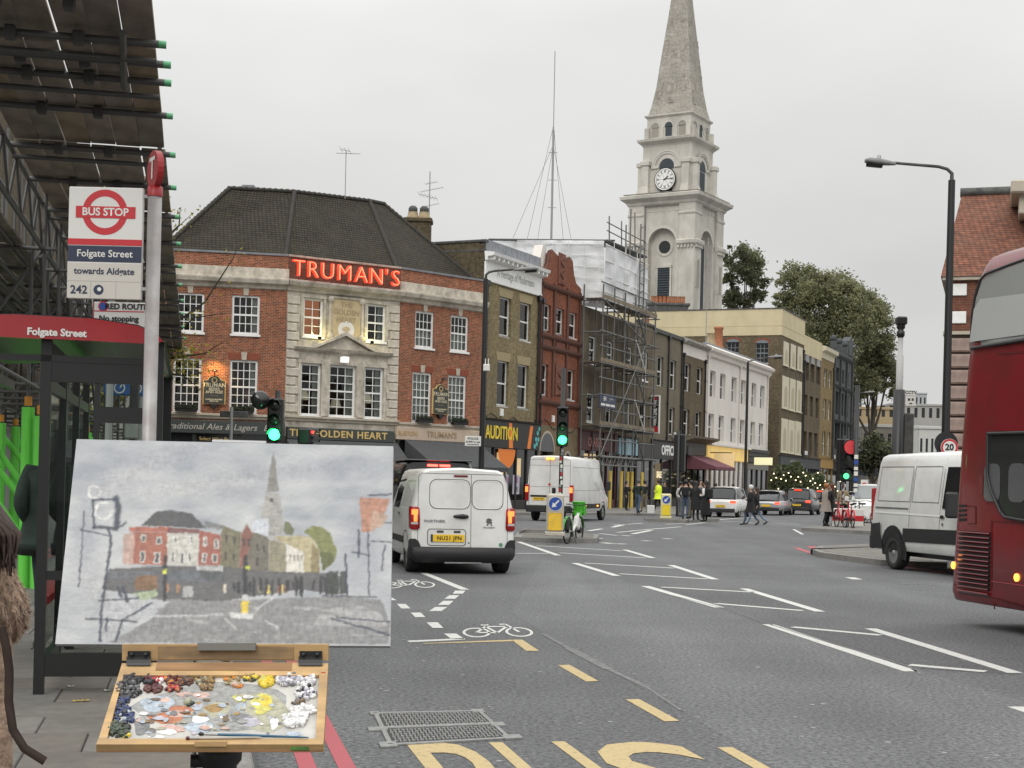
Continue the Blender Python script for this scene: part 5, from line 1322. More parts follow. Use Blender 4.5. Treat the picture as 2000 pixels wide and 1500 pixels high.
# ================================================================ street furniture
def post(px,py,d):  # foot of an upright through a photo point, and the height of that point
    q=AT(px,py,d);return Vector((q.x,q.y,0)),q.z
RED=mat('sign_red',(.52,.02,.03),.45);SIGNW=mat('sign_white',(.70,.69,.66),.5);NAVY=mat('sign_navy',(.02,.03,.065),.5);BLUE=mat('sign_blue',(.02,.07,.32),.5)
GREYMET=mat('brushed_grey_metal',(.34,.34,.34),.45,.5,var=.12,vscale=10)
GREENLIT=lamp_mat('green_signal_light',(.03,1.0,.22),9);REDLIT=lamp_mat('red_signal_light',(1,.03,.02),5)
LAMPGLASS=mat('dark_signal_lens',(.02,.025,.02),.25)
def lamp_post(px,py,d,head_px,label,r=.10,base=0.12,up=.25,tube=None,facing=None,hl=.7):
    b,z=post(px,py,d);b.z=base;z-=base
    o=thing('street_lamp',T(b),label,'street lamp','street lamps along the road')
    P(MB().lathe([(r*1.5,0),(r*1.5,1.2),(r*1.05,1.3),(r,1.4),(r*.8,z)],14),'column',tube or BLACK,o)
    h=AT(head_px[0],head_px[1],d+(facing or 0))-b
    k=Vector((h.x,h.y,0));L_=k.length;k.normalize()
    pts=[Vector((0,0,z-.05)),Vector((0,0,z+up*.6)),k*.12+Vector((0,0,z+up)),k*.35+Vector((0,0,z+up+.06)),k*(L_-hl*.4)+Vector((0,0,h.z))]
    P(MB().path(pts,[r*.5,r*.45,r*.4,r*.38,r*.34],8),'arm',DKSTEEL,o)
    M=T(Vector((h.x,h.y,h.z)))@Matrix.Rotation(math.atan2(k.y,k.x),4,'Z')@Matrix.Rotation(R(-5),4,'Y')
    hd=P(MB().loft([[Vector((x,y*w_,zz_*h_+off))for y,zz_ in((-1,-.4),(-.8,.6),(0,1),(.8,.6),(1,-.4),(0,-.6))]for x,w_,h_,off in((-hl*.62,.05,.05,0),(-hl*.4,.10,.08,0),(0,.17,.11,.0),(hl*.35,.16,.10,0),(hl*.5,.08,.05,0))]),'lamp_head',mat('lamp_head_grey',(.20,.20,.20),.5),o,M)
    P(MB().loft([[Vector((x,y*w_,-zz_))for y,zz_ in((-1,.03),(-.7,.13),(.7,.13),(1,.03))]for x,w_ in((-.1,.10),(.25,.13),(hl*.42,.10))],False,False),'lens',LAMPGLASS,hd)
    P(MB().lathe([(.05,.08),(.05,.17),(.03,.19)],8),'photocell',GREYMET,hd,T((.0,0,.0)))
    return o
lp1=lamp_post(1859,352,38,(1716,317),'tall black street lamp with grey head reaching left, nearest the bus',.11,up=.28)
lp2=lamp_post(949,545,60,(1030,526),'black street lamp in front of the pub corner with arm reaching right',.12,up=.28,hl=.9)
lp3=lamp_post(1461,708,95,(1516,697),'slim black street lamp in front of the long white building',.10,up=.1,hl=.8)
lp4=lamp_post(1668,772,150,(1699,766),'distant street lamp with pale head by the dark grey building',.10,up=.1,hl=1.0)
b,_=post(1850,880,38);_,z=post(1844,874,38)
o=thing('speed_sign',T(Vector((b.x,b.y-.16,z))),'round red ringed 20 speed limit sign on black backing disc behind the white van','road sign')
P(MB().lathe([(.0,0),(.30,0),(.30,.03),(0,.03)],28),'backing_disc',BLACK,o,T((-.06,.08,.10))@Matrix.Rotation(R(90),4,'X'))
P(MB().lathe([(.0,0),(.22,0),(.22,.03),(0,.03)],28),'sign_disc',SIGNW,o,Matrix.Rotation(R(90),4,'X'))
P(MB().disc((0,-.034,0),.215,28,r2=.165),'red_ring',RED,o)
lettering('20',.22,BLACK,o,T((0,-.036,0)),bold=.008)
# camera column
b,z=post(1758,700,58)
o=thing('camera_column',T(b),'tall camera column, white above and black below, standing behind the white van','cctv pole')
zt=AT(1757,640,58).z;zm=AT(1757,762,58).z;zs_=AT(1757,694,58).z
P(MB().lathe([(.23,0),(.23,zm),(.18,zm+.02)],14),'lower_column',BLACK,o)
P(MB().lathe([(.14,zm),(.14,zs_),(.10,zs_+.02),(.10,zt-.3)],14),'upper_column',mat('column_grey',(.42,.42,.41),.5),o)
P(MB().lathe([(.10,zt-.4),(.16,zt-.3),(.16,zt-.15),(.10,zt-.1),(.17,zt),(.17,zt+.12),(.08,zt+.2)],12).bbox(-.2,.2,-.25,.15,zt+.1,zt+.42,.05,0,None),'camera',BLACK,o)
P(MB().bbox(.2,.58,-.1,.1,zm-2.6,zm-.9,.03),'control_box',DKSTEEL,o)
sg=thing('camera_sign',T(Vector((b.x+.40,b.y-.2,zm-.62))),'white notice headed CCTV fixed beside the camera column','sign')
P(MB().bbox(-.20,.20,-.015,.015,0,.62,.008),'sign_plate',SIGNW,sg)
lettering('CCTV',.17,BLACK,sg,T((0,-.018,.52)),bold=.006)
lettering('IN OPERATION',.055,BLACK,sg,T((0,-.018,.39)))
P(MB().box(-.12,-.02,-.018,-.015,.2,.3).box(.03,.12,-.018,-.015,.2,.3).box(-.06,.06,-.018,-.015,.07,.12),'sign_print',DKSTEEL,sg)
# traffic signals
def signal(px,ytop,ybot,d,lit,label,face=0,pole_bottom=0.13,stick=False,wd=.34,dep=.28,pole=True,poletop=None):
    b,zt=post(px,ytop,d);_,zb=post(px,ybot,d);h=zt-zb
    o=thing('traffic_light',T(b)@Matrix.Rotation(R(face),4,'Z'),label,'traffic light','traffic lights at the junction')
    if pole:
        P(MB().lathe([(.062,pole_bottom),(.062,(poletop or zt+.18)),(.0,(poletop or zt+.18))],12),'pole',BLACK,o)
        if stick:
            for k in range(16):
                z=zb-.05-k*(zb-pole_bottom-.7)/16;a=rnd.uniform(-.5,.5);hh=rnd.uniform(.06,.13)
                P(MB().loft([[Vector((.065*math.sin(a+t),-.065*math.cos(a+t),zq))for t in(-.55,-.3,0,.3,.55)]for zq in(z-hh,z)],False,False),'sticker',[SIGNW,mat('sticker_grey',(.3,.3,.3),.6),RED,SIGNW][k%4],o)
    hd=P(MB().bbox(-wd/2,wd/2,-.12-dep,-.10,zb,zt,.04),'signal_head',BLACK,o)
    for k in range(3):
        z=zt-h*(k+.5)/3;on=(lit=='green' and k==2)or(lit=='red' and k==0);r_=min(h/6.6,wd*.36)
        P(MB().lathe([(0,0),(r_,0),(r_*.9,.02),(r_*.5,.04),(0,.05)],18),'lens',(GREENLIT if k==2 else REDLIT)if on else LAMPGLASS,hd,T((0,-.122-dep,z))@Matrix.Rotation(R(90),4,'X'))
        P(MB().loft([[Vector((r_*1.1*math.cos(R(t)),y,z+r_*1.1*math.sin(R(t))))for t in range(0,181,15)]for y in(-.12-dep,-.30-dep)],False,False),'hood',BLACK,hd)
    return o
def glow(o,px,py,d,col,e):  # light thrown by a lit signal lens
    l=bpy.data.lights.new('signal_glow','POINT');l.energy=e;l.color=col;l.shadow_soft_size=.1
    q=bpy.data.objects.new('signal_glow',l);COL.objects.link(q);q.parent=o;q.matrix_world=T(AT(px,py,d))
t1=signal(543,779,864,33,'green','black traffic light showing green above the top edge of the painting')
glow(t1,541,845,32.3,(.05,1,.3),5)
t2=signal(1099,795,873,43.5,'green','black traffic light showing green on a stickered pole on the island by the green bicycle',stick=True,poletop=5.0)
glow(t2,1097,855,42.8,(.05,1,.3),6)
signal(1326,848,922,72,None,'unlit black traffic light on a stickered pole among the waiting crowd',stick=True,face=160,wd=.55)
signal(576,836,868,33.5,'red','small signal head showing red, to the right of the green light over the painting',face=80,wd=.26,pole=False)
signal(1649,858,940,70,None,'black double traffic signals beside the round red sign',face=15,wd=.9,stick=True)
b,z=post(1647,930,70)
tag(P(MB().lathe([(0,0),(.14,0),(.1,.03),(0,.04)],14),'green_signal',lamp_mat('green_man_light',(.1,.9,.35),1.6),None,T(Vector((b.x,b.y-.62,z)))@Matrix.Rotation(R(90),4,'X')),'small round green pedestrian light low between the black poles at right','signal light')
b,z=post(1672,880,69)
o=thing('bus_stop',T(b),'black pole with a plain round red disc sign on the right-hand island','bus stop')
P(MB().lathe([(.11,.13),(.11,6.5),(0,6.5)],10),'pole',BLACK,o)
for k in range(9):P(MB().box(-.1,.08,-.125,-.115,1.0+k*.26,1.14+k*.26+rnd.uniform(0,.06)),'sticker',[SIGNW,BLUE,SIGNW][k%3],o)
P(MB().lathe([(0,0),(.32,0),(.32,.03),(0,.03)],28),'sign_disc',mat('bright_sign_red',(.68,.06,.07),.5),o,T((-.2,.14,z+.15))@Matrix.Rotation(R(90),4,'X'))
b,z=post(1688,948,74)
o=thing('bus_stop',T(b),'small white flag with a red ring in front of the dark awning at right','bus stop')
P(MB().box(-.17,.17,-.02,.02,z-.28,z+.28),'flag',SIGNW,o);P(MB().disc((0,-.024,z),.14,18,r2=.08).box(-.16,.16,-.026,-.022,z-.03,z+.03),'roundel',RED,o);rod('pole',(.2,0,0),(.2,0,z+.3),.04,GREYMET,o)
# mirror disc and sign back beside the first signal
b,z=post(508,782,32.6)
o=thing('traffic_mirror',T(Vector((b.x,b.y,z))),'round dark convex mirror mounted beside the green light over the painting','mirror')
P(MB().lathe([(0,.0),(.2,.0),(.21,.03),(.17,.1),(0,.14)],24),'mirror_disc',mat('mirror_face',(.05,.05,.05),.12,.6),o,Matrix.Rotation(R(25),4,'Z')@Matrix.Rotation(R(90),4,'X'))
rod('bracket',(.0,.1,0),(.36,.3,.05),.03,BLACK,o)
b,z=post(457,809,34)
o=thing('sign_back',T(Vector((b.x,b.y,z))),'grey back of a long road sign on a thin post above the painting','road sign')
P(MB().bbox(-.32,.32,-.02,.02,-.07,.07,.01),'sign_plate',DKSTEEL,o);rod('post',(-.05,-.05,-.8),(-.05,-.05,.16),.04,GREYMET,o)
b,z=post(924,862,59.6)
o=thing('police_sign',T(Vector((b.x,b.y-.2,z))),'small white police notice low on the lamp post by the pub corner','sign')
P(MB().bbox(-.32,.32,-.02,.02,-.2,.2,.01),'sign_plate',SIGNW,o)
for s_,z_,sz in(('POLICE',.10,.13),('ANPR in use',-.03,.11),('www.met.police.uk',-.13,.06)):lettering(s_,sz,BLACK,o,T((0,-.024,z_)),bold=.003)
b,z=post(949,718,59.6)
o=thing('camera_box',T(Vector((b.x,b.y-.15,z))),'white box with two short aerials fixed to the lamp post by the pub','equipment box')
P(MB().bbox(-.1,.16,-.12,.12,-.15,.12,.02),'box',SIGNW,o);rod('aerial',(-.02,0,.1),(-.02,0,.35),.02,SIGNW,o);rod('aerial',(.1,0,.1),(.1,0,.35),.02,SIGNW,o)
# illuminated keep-left bollards
CREAMP=mat('cream_plastic',(.52,.48,.40),.5,dirt=(.2,.18,.15),dscale=3,damt=.5);YELP=mat('yellow_panel',(.72,.46,.03),.5,emit=(1,.62,.05),estr=.08,dirt=(.3,.2,.08),dscale=6,damt=.6)
def bollard(px,py,z0,label,body,yel):
    b=G(px,py,z0)
    o=thing('keep_left_bollard',T(b),label,'bollard','keep left bollards on the traffic islands')
    P(MB().bbox(-.26,.26,-.14,.14,0,.12,.02).bbox(-.235,.235,-.115,.115,.12,1.13,.05),'body',body,o)
    P(MB().bbox(-.18,.18,-.122,-.11,.16,.62,.02),'yellow_panel',yel,o)
    P(MB().lathe([(0,0),(.19,0),(.19,.012),(0,.012)],26),'disc',SIGNW,o,T((0,-.114,.86))@Matrix.Rotation(R(90),4,'X'))
    P(MB().disc((0,-.1285,.86),.178,26),'blue_disc',BLUE,o)
    M=T((0,-.131,.86))@Matrix.Rotation(R(-45),4,'Y')
    P(MB().add([(.13,0,-.022),(.13,0,.022),(-.02,0,.022),(-.02,0,.075),(-.135,0,0),(-.02,0,-.075),(-.02,0,-.022)],[tuple(range(7))]),'arrow',SIGNW,o,M@Matrix.Rotation(R(0),4,'Y'))
    return o
bollard(1083,1047,.22,'grubby cream and yellow keep left bollard beside the green bicycle',CREAMP,YELP)
bollard(1300,1013,.13,'bright yellow keep left bollard beside the waiting crowd',mat('pale_yellow_plastic',(.66,.60,.34),.5),mat('bright_yellow',(.78,.60,.03),.5))
# bicycles
def bicycle(o,frame,bw,scale=1.0,fender=True,basket=None,lime=False):
    # local x: forward
    for x in(-.53,.55):
        wv=P(MB().loft([[Vector((x+(.335+.022*math.cos(u))*math.cos(v),.022*math.sin(u),.345+(.335+.022*math.cos(u))*math.sin(v)))for u in[k*1.047 for k in range(6)]]for v in[j*math.pi/12 for j in range(25)]],True,False),'wheel',RUBBER,o)
        P(MB().tube((x,-.05,.345),(x,.05,.345),.05 if not lime or x<0 else.09,n=10),'hub',BLACK,wv)
        mb=MB()
        for k in range(14):a=k*2*math.pi/14;mb.tube((x,.02*(-1)**k,.345),(x+.32*math.cos(a),0,.345+.32*math.sin(a)),.003,n=4,cap=False)
        stuff(P(mb,'spokes',GREYMET,wv))
    fm=MB();fr_=.045 if lime else.018
    bb=(-.08,0,.33)
    fm.path([(.42,0,.82),(.25,0,.52),bb]if lime else[(.40,0,.78),bb],fr_,8)
    if not lime:fm.tube((.38,0,.85),(-.18,0,.80),.016)
    fm.tube(bb,(-.20,0,.82),.022);fm.tube(bb,(-.53,0,.345),.016);fm.tube((-.19,0,.74),(-.53,0,.345),.013)
    P(fm,'frame',frame,o)
    P(MB().tube((.36,0,.95),(.55,0,.345),.022).tube((.34,0,1.02),(.40,0,.80),.024),'fork',bw,o)
    P(MB().path([(.22,-.30,1.06),(.30,-.2,1.05),(.34,0,1.02),(.30,.2,1.05),(.22,.30,1.06)],.014,7),'handlebar',BLACK,o)
    P(MB().loft([[Vector((x,y*w_,.92+h_))for y,h_ in((-1,0),(-.6,.04),(0,.05),(.6,.04),(1,0),(0,-.03))]for x,w_ in((-.36,.09),(-.28,.10),(-.15,.05),(-.04,.02))]).tube((-.20,0,.80),(-.21,0,.92),.016),'saddle',BLACK,o)
    P(MB().lathe([(.0,-.015),(.09,-.01),(.09,.01),(0,.015)],16).box(-.02,.02,-.17,-.02,-.015,.015,0,T((0,0,0))),'crank',BLACK,o,T(bb)@Matrix.Rotation(R(90),4,'X'))
    for x,s_ in((-.53,1),(.55,1)):
        if fender:P(MB().loft([[Vector((x+.385*math.cos(R(t)),y,.345+.385*math.sin(R(t))))for y in(-.035,.035)]for t in range(10,171,20)],False,False),'mudguard',bw,o)
    rod('kickstand',(-.12,-.02,.3),(-.2,-.16,.0),.012,BLACK,o)
LIME=mat('bike_green',(.07,.42,.03),.4)
q=G(1119,1061)
bk=thing('hire_bicycle',T(q)@Matrix.Rotation(R(90-20),4,'Z'),'green and white hire bicycle parked against the kerb beside the bollard','bicycle')
bicycle(bk,SIGNW,LIME,lime=True)
P(MB().loft([[Vector((x,y,z))for x,y,z in((a,-w_,zz_),(a,w_,zz_),(a+.02,w_,zz_+.02),(a+.02,-w_,zz_+.02))]for a,w_,zz_ in((.40,.10,.74),(.44,.15,.95),(.46,.19,1.12))]).bbox(.42,.66,-.15,.15,.84,.86,.005).bbox(.64,.66,-.15,.15,.76,1.06,.01).bbox(.44,.66,-.16,-.145,.76,1.02,.005).bbox(.44,.66,.145,.16,.76,1.02,.005),'basket',LIME,bk)
P(MB().bbox(-.16,.10,-.07,.07,.42,.76,.03,0,T((.1,0,.0))@Matrix.Rotation(R(24),4,'Y')),'battery',SIGNW,bk)
P(MB().bbox(-.74,-.42,-.05,.05,.36,.70,.04),'wheel_cover',BLACK,bk)
# cycles and barrier on the right-hand island
o=thing('crash_barrier',T(G(1655,1029,.13))@Matrix.Rotation(R(-4),4,'Z'),'white barrier with a broad red stripe among the parked hire bicycles','barrier')
P(MB().bbox(-.62,.62,-.1,.1,0,.75,.03),'barrier_body',SIGNW,o);P(MB().box(-.625,.625,-.104,-.095,.24,.46),'red_stripe',RED,o)
for i,(px,py,rz,c,lab)in enumerate(((1642,1030,95,RED,'red hire bicycle parked end-on at the left end of the white barrier'),(1660,1031,88,RED,'red hire bicycle parked end-on in front of the middle of the barrier'),(1691,1027,25,SIGNW,'white framed bicycle with large pale wheels behind the van tail'),(1672,1026,60,BLACK,'dark bicycle standing between the barrier and the black pole'))):
    k=thing('bicycle',T(G(px,py,.13))@Matrix.Rotation(R(rz),4,'Z'),lab,'bicycle','bicycles parked on the far island');bicycle(k,c,c)
# lantern-hung plants in front of the far shops
LEAFD=leafmat('shrub_leaf',(.07,.10,.035),var=.5,vscale=3);LEAFT=leafmat('plane_leaf',(.24,.24,.125),var=.55,vscale=.35);LEAFT2=leafmat('dark_plane_leaf',(.16,.17,.095),var=.5,vscale=.4);LEAFY2=leafmat('autumn_leaf',(.42,.36,.055),var=.4,vscale=3);BARK=mat('bark',(.06,.05,.038),.9,var=.3,vscale=6,bump=.4,bscale=15)
def leaves(n,pos,size,seed):
    r_=random.Random(seed);mb=MB();V,Fc=mb.v,mb.f
    for k in range(n):
        q=pos(r_);s_=size*r_.uniform(.6,1.3)
        a=Vector((r_.gauss(0,1),r_.gauss(0,1),r_.gauss(0,.8))).normalized();b_=a.cross(Vector((r_.gauss(0,1),r_.gauss(0,1),r_.gauss(0,1)))).normalized()
        b0=len(V);V.extend((q-a*s_,q+b_*s_*.55,q+a*s_,q-b_*s_*.55));Fc.append([b0,b0+1,b0+2,b0+3]);mb.m.append(0 if r_.random()<.6 else 1);mb.sm.append(False)
    return mb
BULB=lamp_mat('festoon_bulb',(1,.82,.5),3.5)
for i,(px,py,w_,h_,lab)in enumerate(((1545,990,3.2,3.4,'leafy green shrub under string lights, left of the two by the far shops'),(1588,988,3.6,2.6,'lower leafy shrub wound with string lights, right of the two by the far shops'))):
    d=124+i*12;b,_=post(px,960,d)
    o=thing('shrub',T(b+Vector((0,0,.12))),lab,'shrub')
    def pos(r_,w_=w_,h_=h_):
        while True:
            q=Vector((r_.uniform(-1,1),r_.uniform(-1,1),r_.uniform(-1,1)))
            if.4<q.length<1:break
        return Vector((q.x*w_*.62,q.y*1.2,h_*.55+q.z*h_*.55+.2*math.sin(q.x*7)))
    stuff(P(leaves(2600,pos,.16,3+i),'foliage',[LEAFD,LEAFT2],o));rod('stem',(0,0,0),(0,0,h_*.6),.12,BARK,o)
    lg=thing('string_lights',T(b+Vector((0,-1.4,.3))),('string of warm bulbs drooping over the left shrub by the far shops','string of warm bulbs drooping over the right shrub by the far shops')[i],'string lights')
    for k in range(20):
        t=k/19;q=Vector(((t-.5)*w_*1.2,0,h_*.75-math.sin(t*math.pi*3)**2*.7+(.2 if k%3 else-.5)))
        if k:rod('cable',pq,q,.012,BLACK,lg,n=5)
        pq=q
        if k==0:_bm=MB().sphere((0,0,0),.055,8,6).mesh('bulb',BULB)
        link('bulb',_bm,lg,T(q-Vector((0,0,.08))))
# ---------------------------------------------------------------- trees
def tree(px,ybase_z,d,lobes,n,size,mats,label,seed,trunk=None,limbs=8,name='plane_tree',group='street trees'):
    # lobes: (px, py, rx px, ry px, weight) blobs of the crown seen in the photo, at depth d, each with its own real depth
    b=post(px,955,d)[0];r_=random.Random(seed)
    o=thing(name,T(b),label,'tree',group);k=d/F
    L_=[]
    for lx,ly,rx,ry,wt in lobes:L_.append((AT(lx,ly,d+r_.uniform(-1,1)*rx*k)-b,rx*k,ry*k,wt))
    clumps=[]
    for c,rx,ry,wt in L_:
        for j in range(int(wt)):
            while True:
                q=Vector((r_.uniform(-1,1),r_.uniform(-1,1),r_.uniform(-1,1)))
                if.25<q.length<1:break
            clumps.append((c+Vector((q.x*rx,q.y*(rx+ry)*.5,q.z*ry)),r_.uniform(.16,.34)*min(rx,ry)))
    def pos(rr):
        c,cr_=rr.choice(clumps);return c+Vector((rr.gauss(0,.55),rr.gauss(0,.55),rr.gauss(0,.42)))*cr_*1.25
    cw=P(leaves(n,pos,size,seed),'crown',mats,o,fix=False);stuff(cw)
    top=sum((c for c,*_ in L_),Vector())/len(L_)
    tr=trunk or.45;fork=Vector((top.x*.3,top.y*.3,top.z*.45))
    mb=MB().path([(0,0,ybase_z),fork*.5+Vector((.15,0,0)),fork],[tr*1.2,tr,tr*.75],9)
    for c,rx,ry,wt in L_:
        m_=fork.lerp(c,.55)+Vector((r_.uniform(-.1,.1)*rx,0,-.15*ry));mb.path([fork,m_,c+Vector((0,0,ry*.5))],[tr*.55,tr*.3,tr*.08],6)
        for j in range(3):
            e=c+Vector((r_.uniform(-.8,.8)*rx,r_.uniform(-.6,.6)*rx,r_.uniform(-.4,.8)*ry));mb.path([m_,m_.lerp(e,.6)+Vector((0,0,.1*ry)),e],[tr*.22,tr*.12,tr*.03],5)
    P(mb,'trunk',BARK,o)
    return o
tree(1452,0,196,[(1455,520,34,42,60),(1478,560,22,34,30),(1425,570,14,45,20),(1440,590,34,26,30),(1424,500,10,22,8)],9000,.21,[LEAFT2,LEAFT2],'dark slender street tree close to the right side of the church tower',21)
tree(1600,0,200,[(1556,560,38,48,70),(1530,600,18,34,30),(1600,570,40,44,60),(1645,575,40,42,60),(1595,640,50,50,80),(1660,640,50,60,90),(1690,610,40,50,60)],34000,.21,[LEAFT,LEAFT2],'broad leafy tree spreading above the tall brown buildings at the street end',22)
tree(1700,0,205,[(1712,640,34,56,80),(1735,740,20,40,40),(1700,710,42,50,90),(1690,750,30,36,50),(1722,690,26,44,50),(1660,770,22,34,30)],23000,.21,[LEAFT2,LEAFT],'dark green tree hanging over the street right of the grey ornate building',23)
tree(1705,0,170,[(1708,880,32,34,60),(1690,905,22,22,30),(1728,895,22,26,30)],5200,.19,[LEAFT2,leafmat('very_dark_leaf',(.018,.024,.014),var=.4,vscale=.5)],'low very dark round tree above the white van parked behind',24,trunk=.25)
tree(182,0,66,[(160,790,24,50,30),(215,770,26,46,30),(190,850,30,30,20)],2600,.14,[LEAFY2,LEAFD],'yellowing tree far down the left side street, seen through the shelter',25,trunk=.2)
# bare autumn branches with yellow leaves left of the pub
b=S(.0,42,.12);d=b.y
yt=thing('autumn_tree',T(Vector((b.x-1.9,b.y,.12))),'thin street tree with bare twigs and sparse yellow leaves left of the pub','tree')
o_=yt.location
mb=MB();tips=[]
def br2(pts,r0):
    pts=[AT(x,y,d+dd)-o_ for x,y,dd in pts];n_=len(pts);mb.path(pts,[r0*(1-.85*i/(n_-1))for i in range(n_)],6)
    for i in range(1,n_):tips.append((pts[i],pts[i]-pts[i-1]))
root_p=[(293,1000,0)]
br2([(283,1060,0),(286,850,0),(296,690,0)],.11)
for bs in([(296,690,0),(330,640,-.3),(400,590,-.5),(455,505,-.6),(465,480,-.6)],[(296,700,0),(318,600,0),(330,540,.2),(345,490,.2)],[(296,720,0),(330,700,-.4),(400,690,-.8),(440,665,-1)],[(296,600,0),(312,560,0),(330,460,0),(378,415,0)],[(296,690,0),(312,520,.2),(322,430,.3),(330,395,.3)],[(300,760,0),(335,730,-.4),(360,735,-.6),(390,760,-.7)],[(300,640,0),(340,655,-.5),(380,620,-.6),(440,612,-.8)],[(330,460,0),(350,440,0),(352,405,0)]):br2(bs,.045)
P(mb,'branches',BARK,yt)
def ypos(r_):
    p,v=r_.choice(tips);q=p-v*r_.random()+Vector((r_.gauss(0,.16),r_.gauss(0,.2),r_.gauss(0,.13)));return q
def ypos2(r_):
    q=AT(r_.gauss(345,32),r_.gauss(700,20),d+r_.gauss(-.4,.3))-o_;return q
stuff(P(leaves(430,ypos,.05,31),'leaves',[LEAFY2,leafmat('pale_green_leaf',(.20,.22,.06))],yt,fix=False))
stuff(P(leaves(380,ypos2,.055,32),'leaves',[LEAFY2,leafmat('pale_green_leaf',(.20,.22,.06))],yt,fix=False))
# ---------------------------------------------------------------- radio mast with guy wires, scaffold and sheeting on the far row
b=AT(1077,470,100)
o=thing('radio_mast',T(b),'very tall thin radio mast held by guy wires on the scaffolded roof','mast')
t_=AT(1084,100,100)-b;m1=AT(1081,255,100)-b
rod('mast',(0,0,-4),m1,.075,STEEL,o);rod('whip',m1,t_,.03,STEEL,o)
for(x,y,f)in((1002,465,.62),(1030,466,.8),(1050,468,.62),(1115,466,.62),(1100,468,.8)):rod('guy_wire',AT(x,y,99)-b,m1*(f+.25),.012,DKSTEEL,o,n=5)
for z in(.3,.55,.8):rod('spreader',m1*z-Vector((.3,0,0)),m1*z+Vector((.3,0,0)),.02,STEEL,o,n=5)
SH=thin_glass('sheeting_base')
SHEET=mat('plastic_sheeting',(.66,.67,.68),.5,var=.05,vscale=.5,bump=.5,bscale=1.6)
sh=thing('roof_sheeting',BSF,'translucent white plastic sheeting wrapped over the scaffolded roof','sheeting')
def crumple(mb,c,nu=48,nv=26,amp=.17):
    c=[Vector(q)for q in c];rows_=[]
    nrm=(c[1]-c[0]).cross(c[3]-c[0]).normalized()
    for j in range(nv+1):
        rw=[]
        for i in range(nu+1):
            u,v=i/nu,j/nv;q=(c[0]*(1-u)+c[1]*u)*(1-v)+(c[3]*(1-u)+c[2]*u)*v
            a=.9*noise.noise(q*.5)-1.0*abs(noise.noise(q*.8+Vector((5,2,1))))-.3*abs(noise.noise(q*2.2))+.55*abs(math.sin(u*9.4+.6*v))**.35
            rw.append(q+nrm*amp*a*(1 if 0<u<1 and 0<v<1 else 0))
        rows_.append(rw)
    mb.loft(rows_,False,False)
sx0=-13.5
zt0=onplane(BSF,1160,470,0)[1]
def opl(px,py,off):x,z=onplane(BSF,px,py,off);return Vector((x,off,z))
A_,B_,C_,D_=opl(1135,575,-1.1),opl(1180,612,-1.1),opl(1180,470,-1.1),opl(1130,480,-1.1)
x0,x1=opl(1180,600,-1.3).x,opl(1264,600,-1.3).x+.6;zb_=12.9;ztop=onplane(BSF,1180,473,-1.3)[1]+.6
inv=BSF.inverted()
def onX(px,py,xa):
    o2=inv@CAM;d2=inv.to_3x3()@ray(px,py);return o2+d2*((xa-o2.x)/d2.x)
mb=MB()
crumple(mb,[(x0,-1.3,zb_),(x1-.6,-1.3,zb_),(x1-.6,-1.3,ztop-.9),(x0,-1.3,ztop-.6)])
P(mb,'front_sheet',SHEET,sh,fix=False)
# battens holding the front sheet
for k in range(4):rod('batten',(x0,-1.36,zb_+.3+k*.95),(x1-.6,-1.36,zb_+.35+k*.93),.03,SIGNW,sh,n=5)
for k in range(3):rod('strap',(x0+(x1-x0)*(k+.6)/4,-1.38,zb_),(x0+(x1-x0)*(k+.6)/4,-1.38,ztop-.3),.02,SIGNW,sh,n=5)
mb=MB()
crumple(mb,[onX(985,575,x0),onX(1181,603,x0),onX(1180,470,x0),onX(957,468,x0)],64,30,.2)
P(mb,'roof_sheet',SHEET,sh,fix=False)
for k in range(6):rod('batten',onX(1005,560-k*17,x0-.12),onX(1179,592-k*23,x0-.12),.022,SIGNW,sh,n=5)
for k in range(5):rod('strap',onX(1062+k*28,590,x0-.14),onX(1052+k*29,471,x0-.14),.018,SIGNW,sh,n=5)
mb=MB();crumple(mb,[inv@AT(1238,480,106),inv@AT(1262,600,106),inv@AT(1240,602,105),inv@AT(1230,520,105)],6,8,.2);P(mb,'loose_sheet',SHEET,sh,fix=False)
fs=thing('facade_scaffold',BSF,'grey tube scaffold with plank lifts on the front of the grimy building','scaffolding')
W=BSW-.6;FST=mat('facade_tube',(.15,.15,.145),.6,.3,var=.3,vscale=4)
BOARDM=mat('scaffold_plank',(.22,.18,.125),.9,var=.3,vscale=2,dirt=(.10,.085,.06),dscale=3)
P_BOARD=MB().bbox(0,W/3-.05,0,.225,0,.04,.005).mesh('scaffold_board',BOARDM)
xs_=[-.2+i*W/5 for i in range(6)];lifts=[3.3,5.1,7.0,8.9,10.8,12.7]
for x in xs_:
    for y in(-.25,-1.45):rod('standard',(x,y,.12 if y<-1 else 3),(x+rnd.uniform(-.05,.05),y,13.6),.05,FST,fs)
for z in lifts:
    for y in(-1.45,):rod('ledger',(-.5,y,z),(W+.1,y,z),.05,FST,fs);rod('guard_rail',(-.5,y,z+1.0),(W+.1,y,z+1.0),.045,FST,fs);0
    for x in xs_:rod('transom',(x,-1.75,z-.06),(x,-.1,z-.06),.045,FST,fs)
for z in(5.1,8.9,12.7):
    for i in range(4):
        for s_ in range(3):link('scaffold_board',P_BOARD,fs,T((-.4+s_*W/3,-1.4+i*.28,z+.03)))
    P(MB().box(-.4,W,-1.50,-1.46,z+.07,z+.30),'toe_board',BOARDM,fs)
for i in range(5):
    z=lifts[i];rod('brace',(xs_[i%5],-1.5,z),(xs_[(i+1)%5],-1.5,z+1.9),.045,FST,fs);rod('brace',(xs_[4],-1.52,z),(xs_[3],-1.52,z+1.9),.045,SIGNW if i in(1,3)else FST,fs)
